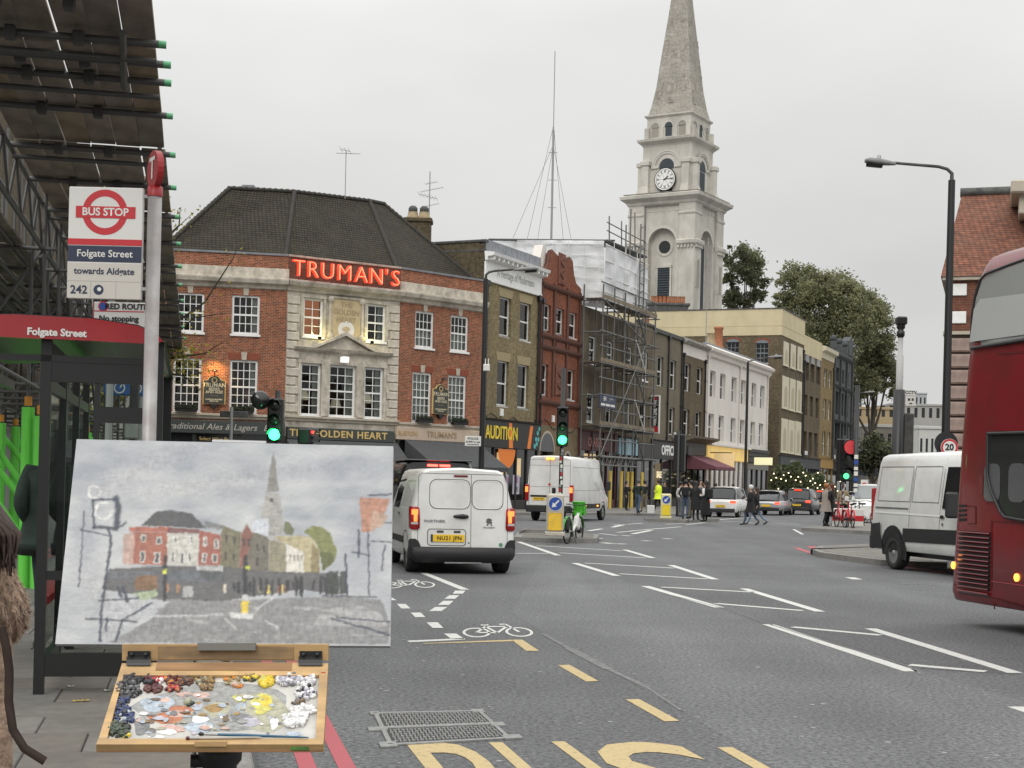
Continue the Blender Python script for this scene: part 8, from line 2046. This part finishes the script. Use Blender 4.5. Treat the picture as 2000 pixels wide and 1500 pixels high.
person(1223,997,PZ,120,1.68,'person in black with white shoes standing under the scaffold',legs=CLOTHB,arms=('phone','down'))
person(1297,999,PZ,190,1.70,'dim figure in black standing in the shop doorway by the yellow bollard',legs=CLOTHB,coat=(CLOTHB,.6))
person(1465,1026,0,-65,1.70,'woman in black coat with white hat and scarf crossing the road',coat=(CLOTHB,.55),legs=DENIM,hat=WHT,stride=.38,arms=('bent','down'),group='couple crossing the road',longhair=False)
person(1476,1025,0,-70,1.62,'woman with long brown hair and pale jeans crossing beside the white hat',coat=(CLOTHB,.75),legs=mat('pale_denim',(.19,.26,.34),.9,var=.2,vscale=12),hair=mat('brown_hair',(.05,.025,.014),.6),stride=.55,group='couple crossing the road',longhair=True)
person(1612,1028,.13,60,1.72,'person in pale coat facing right beside the woman in black',coat=(mat('stone_coat',(.28,.24,.21),.9),.6),legs=CLOTHB,hair=mat('ginger_hair',(.30,.11,.03),.6),stride=.2,arms=('bent','bent'))
person(1622,1028,.13,-80,1.72,'woman in long black coat with auburn hair on the far island',coat=(CLOTHB,.4),legs=CLOTHB,hair=mat('auburn_hair',(.10,.025,.014),.6),longhair=True,stride=.2,arms=('bent','down'))
person(1646,1017,.13,10,1.74,'person in tan jacket and white cap behind the black signal poles',top=TANC,coat=(TANC,.8),legs=CLOTHB,hat=WHT)
for px,lab in((1398,'head and shoulders of a passer-by left of the white car roof'),(1432,'passer-by walking in front of the white building, right of the white car')):
    person(px,991,PZ,40,1.7,lab,legs=CLOTHB,at=Vector((AT(px,955,100).x,100,0)))
person(100,1265,PZ,-20,1.86,'tall man in dark jacket seen from behind through the shelter glass',top=BOTTLE,legs=mat('dark_jeans',(.018,.026,.034),.9,var=.2,vscale=10),arms=('pocket','pocket'),coat=(BOTTLE,.84),bulk=1.25,at=AT(112,930,12.6),hair=HAIRD)
q=AT(1270,1008,78);tag(P(MB().bbox(-.2,.2,-.15,.15,0,.45,.03),'carrier_bag',WHT,None,T((q.x,q.y-.1,PZ))),'white bag standing on the pavement left of the yellow bollard','bag')
# ---- passer-by in a fur coat at the left edge
FUR=mat('brown_fur',(.36,.25,.18),.95,var=.35,vscale=30,bump=.5,bscale=70);FUR2=mat('pale_fur',(.50,.38,.29),.95,var=.25,vscale=30);STRAP=mat('brown_strap',(.035,.020,.014),.8,var=.2,vscale=30)
DF=3.6
def F3(px,py,dd=0):return AT(px,py,DF+dd)
fb=Vector((F3(-70,940).x,DF,PZ))
def rel(px,py,dd=0):q_=F3(px,py,dd)-fb;return(q_.x,q_.y,q_.z)
hp={'pelvis':(rel(-85,1480),(.10,.09)),'waist':(rel(-80,1360),(.11,.10)),'chest':(rel(-68,1210),(.185,.15)),'collar':(rel(-62,1120),(.12,.1)),'neck':(rel(-88,1070),.06),'jaw':(rel(-110,1020),(.075,.08)),'head':(rel(-115,975),(.085,.10)),'crown':(rel(-118,925),(.06,.07)),
      'rs':(rel(-4,1135),.085),'re':(rel(6,1190,.02),.077),'rf':(rel(-2,1222,.14),.06),'rw':(rel(-34,1210,.28),.04),'ls':(rel(-140,1140),.085),'le':(rel(-165,1250),.07),'lw':(rel(-150,1330,.1),.045),
      'lh':((-.16,0,.86),.09),'lk':((-.11,.03,.48),.075),'la':((-.11,0,.09),.05),'lt':((-.12,.16,.04),.04),'rh':((.0,0,.86),.075),'rk':((.0,-.02,.48),.06),'ra':((.0,-.05,.09),.05),'rt':((.02,.12,.04),.04)}
he=[('pelvis','waist',1),('waist','chest',1),('chest','collar',1),('collar','neck',0),('neck','jaw',0),('jaw','head',0),('head','crown',0),('chest','rs',1),('rs','re',1),('re','rf',1),('rf','rw',0),('chest','ls',1),('ls','le',1),('le','lw',0),('pelvis','lh',2),('lh','lk',2),('lk','la',2),('la','lt',3),('pelvis','rh',2),('rh','rk',2),('rk','ra',2),('ra','rt',3)]
me=skin_body('person',(hp,he),[SKIN,FUR,CLOTHB,SHOE],2)
fp=tag(link('person',me,None,T(fb)),'long haired person in a brown fur coat with a hanging strap, at the left edge','person')
r_=random.Random(9);mb=MB();tri=[p for p in me.polygons if p.material_index==1];tot=[p.area for p in tri]
for p in r_.choices(tri,tot,k=15000):
    vs=[me.vertices[i].co for i in p.vertices];a_,b_=r_.random(),r_.random();q_=vs[0]+(vs[1]-vs[0])*a_+(vs[2]-vs[0])*b_ if a_+b_<1 else vs[2]+(vs[-1]-vs[2])*a_*.5+(vs[1]-vs[2])*b_*.5
    n_=p.normal;d_=(n_*.55+Vector((r_.gauss(0,.35),r_.gauss(0,.35),-.75+r_.gauss(0,.3)))).normalized();ln=r_.uniform(.009,.02);w_=d_.cross(n_).normalized()*.0012
    mb.add([q_-w_,q_+w_,q_+d_*ln],[(0,1,2)],r_.random()<.35)
stuff(P(mb,'fur',[FUR,FUR2],fp,fix=False))
mb=MB();r_=random.Random(3)
def hcur(px0,w0):
    pts=[Vector(rel(px0*.3-100,935,-.06)),Vector(rel(px0*.8-42,985,-.09)),Vector(rel(px0-4,1045,-.11)),Vector(rel(px0+r_.uniform(-8,4),1105+r_.uniform(-14,22),-.10))]
    for i in range(1,4):pts[i]+=Vector((r_.gauss(0,.006),r_.gauss(0,.02),0))
    mb.path(pts,[w0,w0,w0*.9,w0*.2],5)
for k in range(150):hcur(r_.uniform(-125,36),r_.uniform(.004,.010))
mb.sphere(rel(-115,980,-.01),.118,14,10,sc3=(1,1,1.05)).loft([[Vector(rel(-55-(1100-y_)*.42,y_,-.04))+Vector((w_*math.cos(t*.5236),.07*math.sin(t*.5236),0))for t in range(12)]for w_,y_ in((.09,940),(.10,1000),(.105,1060),(.09,1100))])
P(mb,'hair',mat('brown_long_hair',(.045,.026,.018),.55,var=.35,vscale=40,stretch=(1,1,.15)),fp)
P(MB().loft([[Vector(rel(-72,y_,.0))+Vector((w_*math.cos(t*.449),w_*.8*math.sin(t*.449)+.02,0))for t in range(14)]for w_,y_ in((.105,1215),(.113,1280),(.109,1360),(.112,1470),(.11,1620))]),'coat_skirt',FUR,fp)
pts=[(2,1225),(12,1262),(18,1310),(17,1370),(25,1425),(48,1462),(88,1487)];rg=[]
for i,(x,y)in enumerate(pts):
    a=pts[max(0,i-1)];c_=pts[min(len(pts)-1,i+1)];dx,dy=c_[0]-a[0],c_[1]-a[1];L_=math.hypot(dx,dy);nx,ny=-dy/L_*9,dx/L_*9
    rg.append([Vector(rel(x+nx,y+ny,-.14)),Vector(rel(x-nx,y-ny,-.14)),Vector(rel(x-nx,y-ny,-.12)),Vector(rel(x+nx,y+ny,-.12))])
P(MB().loft(rg,True,True),'strap',STRAP,fp)
# ================================================================ easel, painting and paint box
CB,CT=2.80,2.96
cBL,cBR,cTL,cTR=AT(108,1258,CB),AT(762,1262,CB),AT(150,858,CT),AT(768,872,CT)
cn=(cBR-cBL).cross(cTL-cBL).normalized()
if cn.y>0:cn=-cn
co=(cBL+cBR+cTL+cTR)/4
cv=thing('painting',T(co),'unfinished oil painting of this street on a white board held on an easel','painting')
def onC(cx_,cy_,off=0.0):  # a point of the painting, given in its enlarged photo crop
    r=ray(100+cx_/2.941,850+cy_/2.941);t=(co+cn*off-CAM).dot(cn)/r.dot(cn);return CAM+r*t-co
import numpy as np
edge=[cBL-co,cBR-co,cTR-co,cTL-co]
_rg=np.random.RandomState(5);GW,GH=440,280
GX,GY=np.meshgrid(np.linspace(0,2000,GW),np.linspace(0,1265,GH))
def sm_noise(nx,ny):  # smooth random field over the board
    g_=_rg.rand(ny+3,nx+3);u=GX/2000*nx;v_=GY/1265*ny;i,j=u.astype(int),v_.astype(int);fu,fv=u-i,v_-j;fu,fv=fu*fu*(3-2*fu),fv*fv*(3-2*fv)
    return(g_[j,i]*(1-fu)+g_[j,i+1]*fu)*(1-fv)+(g_[j+1,i]*(1-fu)+g_[j+1,i+1]*fu)*fv-.5
WX=GX+6*sm_noise(50,34)+6*sm_noise(140,90);WY=GY+6*sm_noise(50,34)+6*sm_noise(140,90)
FINE=.10*sm_noise(150,50)+.08*sm_noise(60,110)+.05*sm_noise(240,160)
n0=(.5*sm_noise(7,5)+.35*sm_noise(16,12)+.25*sm_noise(30,26))[...,None]
pic=np.array((.39,.402,.415))+n0*np.array((.30,.29,.24))
diag=np.clip(sm_noise(9,22)*2.2,0,1)[...,None];pic=pic*(1-.45*diag)+np.array((.54,.535,.525))*.45*diag
br_=(_rg.rand(GH,GW)-.5)
def blur(a):
    for ax in(0,1):a=(np.roll(a,1,ax)+2*a+np.roll(a,-1,ax))/4
    return a
r_=random.Random(4)
def lay_on(c,m_,al=.94):
    global pic
    m_=(blur(m_)*al)[...,None];pic=pic*(1-m_)+np.array(c)*(1+3.4*FINE[...,None])*m_
def pp(c,*pts,rag=6,al=.94):
    ins=np.zeros(GX.shape,bool)
    for(x0,y0),(x1,y1)in zip(pts,pts[1:]+pts[:1]):
        if y0!=y1:ins^=((y0>WY)!=(y1>WY))&(WX<(x1-x0)*(WY-y0)/(y1-y0)+x0)
    lay_on(c,ins.astype(float),al)
def ln(c,w_,*pts,al=.95):
    m_=np.zeros(GX.shape)
    for(x0,y0),(x1,y1)in zip(pts[:-1],pts[1:]):
        dx,dy=x1-x0,y1-y0;t=np.clip(((WX-x0)*dx+(WY-y0)*dy)/max(1,dx*dx+dy*dy),0,1);d_=np.hypot(WX-x0-t*dx,WY-y0-t*dy)
        m_=np.maximum(m_,np.clip(1.6-d_/(w_*.5+1.5),0,1))
    lay_on(c,m_,al)
for a in((700,120,420,90,-.2),(430,250,250,60,-.5),(1500,200,380,60,-.1),(850,300,500,60,-.12),(250,900,120,160,.2),(1800,600,110,300,.1),(200,600,80,200,0)):
    cx_,cy_,rx,ry,sl_=a;m_=np.exp(-((WX-cx_)/rx)**2-((WY-cy_-sl_*(WX-cx_))/ry)**2);lay_on((.43,.425,.42)if a[0]%100 else(.23,.24,.29),m_,.55)
pp((.215,.213,.213),(330,1195),(560,1075),(690,960),(1150,955),(1700,935),(1900,960),(1945,1085),(1935,1200));pp((.40,.405,.415),(290,970),(640,965),(480,1090),(290,1195),(270,1100));pp((.35,.345,.345),(1560,1010),(1780,990),(1890,1030),(1930,1100),(1500,1100))
for k in range(26):x,y=r_.uniform(560,1800),r_.uniform(985,1190);ln(r_.choice(((.28,.28,.28),(.22,.22,.22),(.34,.34,.335))),9,(x,y),(x+r_.uniform(60,190),y+r_.uniform(-5,22)))
pp((.055,.055,.058),(515,540),(600,452),(690,445),(810,466),(890,552),(700,545));pp((.34,.10,.06),(445,545),(680,545),(680,572),(450,575));pp((.31,.10,.06),(470,575),(670,572),(668,762),(450,762));pp((.44,.30,.25),(415,585),(480,580),(470,760),(410,760))
pp((.50,.48,.43),(668,572),(852,585),(846,768),(664,766));pp((.29,.085,.055),(850,565),(978,590),(972,768),(845,766));pp((.17,.06,.055),(668,548),(850,556),(850,582),(668,575))
for x,y,w_,h_ in((515,590,30,45),(600,600,36,44),(510,685,30,62),(590,690,34,62),(708,595,20,40),(795,598,20,42),(690,680,20,70),(740,690,26,68),(786,690,20,62),(872,605,24,48),(935,615,26,54),(868,695,24,56),(925,700,28,52)):
    pp((.58,.57,.53),(x,y),(x+w_,y),(x+w_,y+h_),(x,y+h_),rag=2);pp((.06,.06,.065),(x+6,y+6),(x+w_-6,y+6),(x+w_-6,y+h_-6),(x+6,y+h_-6),rag=2)
pp((.15,.135,.075),(978,535),(1092,580),(1080,795),(968,775));pp((.16,.16,.16),(880,505),(985,535),(975,560),(880,550));pp((.20,.07,.045),(1090,585),(1122,523),(1158,575),(1156,720),(1080,792));pp((.50,.52,.55),(1160,505),(1248,492),(1250,598),(1160,572));pp((.13,.115,.085),(1158,570),(1250,605),(1250,800),(1085,805),(1120,720))
pp((.24,.215,.14),(1250,612),(1352,640),(1350,812),(1250,806));pp((.40,.345,.20),(1255,602),(1440,590),(1495,602),(1540,680),(1538,808),(1450,812),(1450,692),(1350,640));pp((.60,.57,.50),(1352,640),(1450,690),(1450,815),(1350,808));pp((.22,.18,.09),(1498,640),(1542,680),(1540,808),(1490,808))
for x in(1368,1392,1416,1436):pp((.22,.2,.17),(x,700),(x+7,702),(x+7,735),(x,733),rag=1)
for x,y in((1000,590),(1045,600),(995,690),(1040,700),(1100,610),(1130,615),(1180,640),(1215,650),(1180,720)):pp((.05,.045,.04),(x,y),(x+14,y),(x+14,y+42),(x,y+42),rag=2)
pp((.20,.19,.17),(1278,88),(1292,170),(1308,335),(1238,345),(1266,170));pp((.32,.31,.285),(1232,345),(1310,348),(1322,400),(1330,470),(1338,585),(1252,600),(1250,500),(1206,495),(1212,430),(1225,420));pp((.07,.07,.075),(1258,370),(1280,372),(1280,400),(1258,398),rag=3)
pp((.11,.115,.05),(1338,512),(1372,520),(1396,560),(1392,590),(1340,582));pp((.17,.18,.05),(1450,575),(1500,538),(1560,545),(1600,575),(1640,680),(1632,735),(1560,795),(1542,680),(1498,604));pp((.09,.10,.035),(1545,690),(1610,690),(1630,740),(1560,795))
pp((.095,.092,.092),(335,785),(660,768),(970,770),(1240,800),(1640,805),(1680,850),(1640,930),(1430,900),(1000,962),(650,962),(290,900));pp((.12,.125,.14),(650,790),(860,790),(900,862),(645,855));pp((.13,.135,.15),(340,800),(620,800),(600,830),(330,840));pp((.46,.46,.44),(830,770),(990,772),(990,800),(850,795));pp((.08,.085,.09),(840,800),(995,805),(995,855),(900,860));pp((.20,.11,.055),(490,825),(610,820),(610,905),(480,905));pp((.35,.35,.35),(755,882),(816,880),(816,945),(755,945));pp((.33,.38,.25),(470,925),(600,900),(620,930),(520,970))
for x,c in((1240,(.65,.5,.12)),(1315,(.65,.5,.12)),(655,(.5,.25,.14)),(720,(.36,.2,.1)),(990,(.55,.5,.4)),(1300,(.4,.14,.08)),(1190,(.3,.25,.18)),(1340,(.36,.2,.14))):pp(c,(x,875),(x+16,872),(x+18,918),(x-2,920),rag=4)
for k in range(30):x=r_.uniform(1000,1660);ln((.03,.03,.035),r_.uniform(6,14),(x,r_.uniform(825,870)),(x+r_.uniform(-8,8),r_.uniform(895,935)))
for x in(1580,1610,1660):pp((.04,.045,.04),(x,800),(x+38,795),(x+44,925),(x-4,930))
K_=(.035,.042,.065)
for w_,*pts in((10,(235,388),(368,380)),(9,(240,390),(246,545)),(30,(372,378),(384,430),(374,545)),(12,(240,545),(372,556)),(12,(330,560),(345,640),(320,800),(290,1010),(282,1190)),(5,(190,450),(160,890)),(5,(170,560),(330,600)),(9,(375,560),(430,520)),(8,(410,1075),(580,975)),(6,(270,965),(500,950)),(7,(200,1065),(490,1080)),(13,(384,890),(402,940)),(14,(410,890),(440,970)),(8,(320,1060),(318,1130)),(9,(410,1075),(370,1190)),(6,(1825,360),(1960,352)),(9,(1770,560),(1765,715)),(5,(1822,560),(1826,930)),(6,(1735,690),(1830,705)),(5,(1840,622),(1960,628)),(6,(1915,650),(1900,790)),(7,(1605,1060),(1945,1150)),(8,(1690,700),(1700,930)),(4,(1845,525),(1960,520)),(5,(1560,935),(1870,942)),(6,(1640,1055),(1945,1078))):ln(K_,w_,*pts)
for cx_,cy_,rr_ in((247,340,34),(300,450,48)):ln((.62,.61,.59),9,*[(cx_+rr_*math.cos(R(t)),cy_+rr_*math.sin(R(t)))for t in range(0,330,30)])
pp((.40,.19,.12),(1775,372),(1950,378),(1915,470),(1855,560),(1790,575),(1780,480));pp((.42,.28,.21),(1850,440),(1940,480),(1900,540),(1830,575));ln((.025,.025,.03),16,(655,720),(654,960));ln((.025,.025,.03),20,(1118,715),(1112,960));pp((.6,.62,.08),(640,790),(664,790),(664,812),(640,812),rag=3);pp((.6,.62,.08),(1116,768),(1140,768),(1140,792),(1116,792),rag=3);pp((.68,.50,.06),(1092,962),(1132,962),(1132,1048),(1090,1050),rag=4);pp((.55,.55,.53),(1025,1028),(1165,1038),(1160,1062),(1030,1060));pp((.5,.5,.5),(1096,930),(1130,930),(1130,962),(1094,962),rag=3)
for a,b_ in(((1180,1010),(1290,930)),((1000,1065),(1060,1120)),((560,1055),(980,1040)),((1230,1070),(1300,1115))):ln((.46,.455,.46),6,a,b_)
me=bpy.data.meshes.new('painted_picture');VW=[cBL,cBR,cTR,cTL]
uu,vv=np.meshgrid(np.linspace(0,1,GW),np.linspace(0,1,GH));A4=[np.array(q_-co+cn*.0008)for q_ in VW]
Pw=(A4[3]*(1-uu[...,None])+A4[2]*uu[...,None])*(1-vv[...,None])+(A4[0]*(1-uu[...,None])+A4[1]*uu[...,None])*vv[...,None]
CT4=np.array(((147,22),(1970,65),(25,1205),(1944,1210)),float)
cu=(CT4[0]*(1-uu[...,None])+CT4[1]*uu[...,None])*(1-vv[...,None])+(CT4[2]*(1-uu[...,None])+CT4[3]*uu[...,None])*vv[...,None]
ii=np.clip((cu[...,0]/2000*(GW-1)).round().astype(int),0,GW-1);jj=np.clip((cu[...,1]/1265*(GH-1)).round().astype(int),0,GH-1)
col=np.clip(pic[jj,ii],.01,.8).reshape(-1,3)
ix=np.arange(GW*GH).reshape(GH,GW);me.from_pydata(Pw.reshape(-1,3).tolist(),[],np.stack([ix[1:,:-1],ix[1:,1:],ix[:-1,1:],ix[:-1,:-1]],-1).reshape(-1,4).tolist())
at_=me.color_attributes.new('paint','FLOAT_COLOR','POINT');at_.data.foreach_set('color',np.concatenate([col,np.ones((len(col),1))],1).ravel())
OILM=mat('oil_picture',(.4,.4,.4),.5,bump=.12,bscale=90);an=OILM.node_tree.nodes.new('ShaderNodeAttribute');an.attribute_name='paint';OILM.node_tree.links.new(an.outputs[0],OILM.node_tree.nodes['Principled BSDF'].inputs['Base Color'])
me.materials.append(OILM);me.update();link('painted_picture',me,cv)
P(MB().add([e for e in edge]+[e-cn*.014 for e in edge],[(0,1,2,3),(4,7,6,5),(0,4,5,1),(1,5,6,2),(2,6,7,3),(3,7,4,0)]),'board',mat('primed_board',(.50,.50,.50),.6),cv)
# paint box
D1,D2=2.50,2.74
WOOD=mat('beech_wood',(.50,.32,.14),.5,var=.18,vscale=7,stretch=(1,8,8),dirt=(.22,.14,.08),dscale=9,damt=.6);WOODD=mat('stained_wood',(.26,.14,.06),.6,var=.25,vscale=9,stretch=(1,6,6));
tFL,tFR,tBR,tBL=AT(188,1452,D1),AT(632,1452,D1),AT(640,1290,D2),AT(238,1290,D2)
tn=(tFR-tFL).cross(tBL-tFL).normalized();to=(tFL+tFR+tBR+tBL)/4
if tn.z<0:tn=-tn
bx=thing('paint_box',T(to),'open wooden painter\'s box on a tripod, its palette crusted with oil paint','paint box')
def onT(cx_,cy_,off=0.0):
    r=ray(160+cx_/3.704,1240+cy_/3.704);t=(to+tn*off-CAM).dot(tn)/r.dot(tn);return CAM+r*t-to
def tslab(mb,pts,z0,z1,mi=0):
    n_=len(pts);lo_=[onT(*p)+tn*z0 for p in pts];hi=[onT(*p)+tn*z1 for p in pts]
    mb.add(lo_+hi,[tuple(range(n_))[::-1],tuple(range(n_,2*n_))]+[(i,(i+1)%n_,n_+(i+1)%n_,n_+i)for i in range(n_)],mi)
for nm,m_,pts,z0,z1 in(('front_rail',WOOD,[(103,792),(120,750),(1750,750),(1745,792)],-.016,0),('side_rail',WOOD,[(120,752),(290,205),(325,205),(180,752)],-.016,.0),('side_rail',WOOD,[(1690,752),(1722,205),(1782,205),(1750,752)],-.016,.0),('back_rail',WOOD,[(300,292),(325,200),(1722,200),(1725,292)],-.016,.0),('tray_floor',WOODD,[(120,780),(300,210),(1770,210),(1740,780)],-.017,-.012),('groove',WOODD,[(532,258),(545,205),(1520,205),(1518,258)],.0005,.0012)):
    mb=MB();tslab(mb,pts,z0,z1);P(mb,nm,m_,bx)
MIX=mat('palette_surface',(.47,.455,.42),.3,var=.16,vscale=14,dirt=(.27,.265,.25),dscale=16,damt=.9)
mb=MB();tslab(mb,[(180,752),(322,292),(1718,292),(1696,752)],-.012,-.006);P(mb,'palette',MIX,bx)
up_=(cTL-cBL).normalized()
def lidq(x0,x1,y0,y1,m_,nm,dd=0.0,th=.012):
    pts=[AT(160+x/3.704,1240+y/3.704,D2+.01+dd)-to for x,y in((x0,y1),(x1,y1),(x1,y0),(x0,y0))];bk=[p+Vector((0,th,0))for p in pts]
    return P(MB().add(pts+bk,[(0,1,2,3),(4,7,6,5),(0,4,5,1),(1,5,6,2),(2,6,7,3),(3,7,4,0)]),nm,m_,bx)
lidq(290,1782,70,186,WOOD,'lid_rail');lidq(550,1530,84,178,mat('worn_wood',(.33,.21,.10),.7,var=.3,vscale=12,stretch=(1,5,5),dirt=(.12,.09,.06),dscale=10,damt=.8),'lid_recess',-.002,.002);lidq(835,1255,60,112,mat('canvas_clip',(.22,.22,.20),.5,.4),'canvas_clip',-.012,.01)
for x0 in(325,1568):
    h=P(MB().loft([[onT(x0+dx,y)+tn*z for dx in(0,20,150,172)]for y,z in((230,.001),(224,.006),(180,.007),(176,.001))],False,False),'hinge',BLACK,bx);lidq(x0+6,x0+168,118,185,BLACK,'hinge_leaf',-.004,.004)
    for dx in(35,135):P(MB().sphere(AT(160+(x0+dx)/3.704,1240+142/3.704,D2)-to,.0035,8,6),'screw',PLASTICBLK,h)
def fq(x0,x1,y0,y1,m_,nm,dd,th):
    pts=[AT(160+x/3.704,1240+y/3.704,D1+dd)-to for x,y in((x0,y1),(x1,y1),(x1,y0),(x0,y0))];bk=[p+Vector((0,th,0))for p in pts]
    return P(MB().add(pts+bk,[(0,1,2,3),(4,7,6,5),(0,4,5,1),(1,5,6,2),(2,6,7,3),(3,7,4,0)]),nm,m_,bx)
fq(103,1745,790,846,WOODD,'front_board',.002,.012);fq(815,1045,772,808,WOOD,'latch',-.004,.008);fq(1510,1640,795,832,mat('paint_smear_green',(.06,.16,.03),.5,var=.4,vscale=30),'paint_smear',-.0005,.002);fq(1730,1762,270,390,mat('paint_smear_red',(.52,.10,.04),.4),'paint_smear',.20,.002)
q1=AT(160+1000/3.704,1240+860/3.704,D1+.12)-to
tp_=thing('tripod',T(to+q1),'black camera tripod holding up the wooden paint box','tripod')
P(MB().lathe([(.03,-.16),(.03,-.02),(.038,-.01),(.04,.02),(0,.02)],16),'tripod_head',PLASTICBLK,tp_);rod('knob',(-.05,-.01,-.012),(0,0,-.012),.012,PLASTICBLK,tp_);rod('centre_column',(0,0,-.7),(0,0,-.1),.016,PLASTICBLK,tp_)
for a in(90,210,330):rod('tripod_leg',(0,0,-.25),(.32*math.cos(R(a)),.32*math.sin(R(a)),PZ-(to+q1).z),.015,PLASTICBLK,tp_)
# paint: heaps and smears
OILS={n_:mat('paint_'+n_,c,.28,coat=.4,var=.3,vscale=90,bump=.4,bscale=160)for n_,c in dict(black=(.016,.016,.018),blue=(.015,.03,.12),green=(.03,.05,.02),crimson=(.10,.012,.02),red=(.42,.02,.015),brown=(.09,.03,.015),ochre=(.30,.18,.05),orange=(.62,.22,.03),yellow=(.68,.50,.03),white=(.72,.71,.70),lilac=(.42,.40,.46),pink=(.55,.36,.30),sky=(.38,.44,.50),umber=(.14,.085,.04),rust=(.42,.14,.06),grey=(.28,.28,.27),sage=(.36,.35,.25),lemon=(.52,.48,.10),dgrey=(.16,.16,.165)).items()}
on=list(OILS);ol=[OILS[n_]for n_ in on];mb=MB();r_=random.Random(12)
def heap(cx_,cy_,rx,ry,cols,n_,sz,h=.006):
    for k in range(n_):
        while True:
            u,v_=r_.uniform(-1,1),r_.uniform(-1,1)
            if u*u+v_*v_<1:break
        q_=onT(cx_+u*rx,cy_+v_*ry,-.006);s_=sz*r_.uniform(.5,1.3);a=r_.uniform(0,3.14);M=T(q_+tn*s_*.35)@tn.to_track_quat('Z','Y').to_matrix().to_4x4()@Matrix.Rotation(a,4,'Z')
        mb.sphere((0,0,0),s_,7,5,on.index(r_.choice(cols)),M,(1,r_.uniform(.5,1),r_.uniform(.5,.95)))
    return
for c_ in((370,330,70,30,['black'],60,.0055),(340,400,85,60,['black','black','dgrey'],110,.0055),(290,510,60,70,['black','blue','blue'],80,.005),(300,600,80,60,['blue','blue','sky','black'],70,.0045),(270,690,75,50,['green','green','black'],90,.0055),(320,735,25,12,['yellow','green'],12,.004),(490,330,40,30,['crimson','black'],34,.0055),(560,325,40,28,['red','red','crimson','white'],34,.005),(520,395,60,30,['crimson','brown'],40,.005),(670,340,70,34,['brown','crimson','brown','orange'],60,.005),(760,340,40,34,['black','brown','umber'],36,.005),(660,395,60,20,['rust','crimson','red'],36,.0045),(880,335,80,34,['ochre','umber','sage'],70,.0048),(900,385,50,22,['ochre','umber'],30,.004),(1090,340,60,30,['ochre','orange','sage'],40,.0045),(1130,370,40,16,['orange','pink'],20,.004),(1220,315,60,24,['yellow','ochre','green'],40,.005),(1335,345,48,34,['yellow','yellow','lemon'],44,.0062),(1500,330,90,40,['lilac','white','lilac','dgrey'],100,.005),(1620,330,70,40,['white','lilac','white'],70,.005),(1620,420,75,50,['white','lilac','white','black'],80,.0052),(1560,495,40,18,['umber','dgrey'],22,.005),(1600,560,90,40,['white'],60,.0055),(1540,620,90,50,['white','white','white'],90,.006),(1560,612,40,14,['rust','ochre'],10,.0035),(780,495,24,18,['green','sage'],16,.005)):heap(*c_)
stuff(P(mb,'paint_heaps',ol,bx,fix=False))
mb=MB();lay2=[0]
def smear(c,cx_,cy_,rx,ry,rot=0):
    lay2[0]+=1;ph=r_.uniform(0,6)
    mb.add([onT(cx_+rx*math.cos(t)*(1+.16*math.sin(3*t+ph))+ry*rot*math.sin(t),cy_+ry*math.sin(t)*(1+.14*math.sin(2*t+ph)),-.0058+lay2[0]*.00002)for t in[i*6.2832/22 for i in range(22)]],[tuple(range(22))],on.index(c))
for a in(('grey',1000,520,560,160),('sage',1320,560,160,160),('sky',540,500,120,60),('pink',600,470,40,16),('dgrey',430,660,55,75),('rust',620,600,130,40),('rust',710,555,90,50),('pink',690,570,70,28),('pink',860,435,60,22),('sage',980,540,100,50),('ochre',960,530,70,30),('grey',1120,610,120,50),('dgrey',1140,600,70,34),('sky',1150,520,40,24),('lemon',1150,455,60,30),('lemon',1310,490,80,60),('yellow',1330,480,44,34),('lemon',1290,555,40,24),('sky',850,670,100,40),('pink',640,680,90,34),('white',620,700,70,20),('lilac',1220,630,60,40),('white',850,610,60,30),('white',1390,640,30,50),('white',540,735,60,12),('sky',1530,715,60,18),('pink',740,430,60,16)):smear(*a)
for k in range(70):smear(r_.choice(('grey','sage','sky','dgrey','lilac','umber','grey','pink','ochre','white')),r_.uniform(430,1450),r_.uniform(430,730),r_.uniform(10,46),r_.uniform(5,17))
stuff(P(mb,'paint_smears',ol,bx,fix=False))
for(x0,y0,x1,y1,m_,tip,lab)in((840,716,1640,742,mat('blue_handle',(.02,.09,.16),.35),OILS['black'],'paint brush with blue handle lying on the palette, bristles to the left'),(750,748,1300,742,mat('grey_handle',(.40,.38,.34),.4),OILS['crimson'],'thin paint brush with dark tip lying nearest the palette front edge')):
    A_=onT(x0,y0,.002)+to;B_=onT(x1,y1,.002)+to;d_=B_-A_
    o=thing('paint_brush',T(A_),lab,'paint brush')
    P(MB().path([d_*.18,d_*.4,d_*.95,d_],[.0022,.0030,.0016,.001],7),'handle',m_,o);P(MB().path([d_*.05,d_*.18],.0024,7),'ferrule',GREYMET,o);P(MB().path([Vector((0,0,0)),d_*.02,d_*.055],[.001,.004,.0026],7),'bristles',tip,o)
q=AT(640,862,2.98);o=thing('canvas_holder',T(AT(470,862,3.0)),'thin pale metal rod clipped along the top edge of the painting','easel clip')
rod('clip_bar',AT(415,863,2.98)-o.location,AT(520,866,2.98)-o.location,.005,GREYMET,o);rod('easel_mast',AT(470,866,3.02)-o.location,AT(440,1290,2.86)-o.location,.012,WOODD,o)
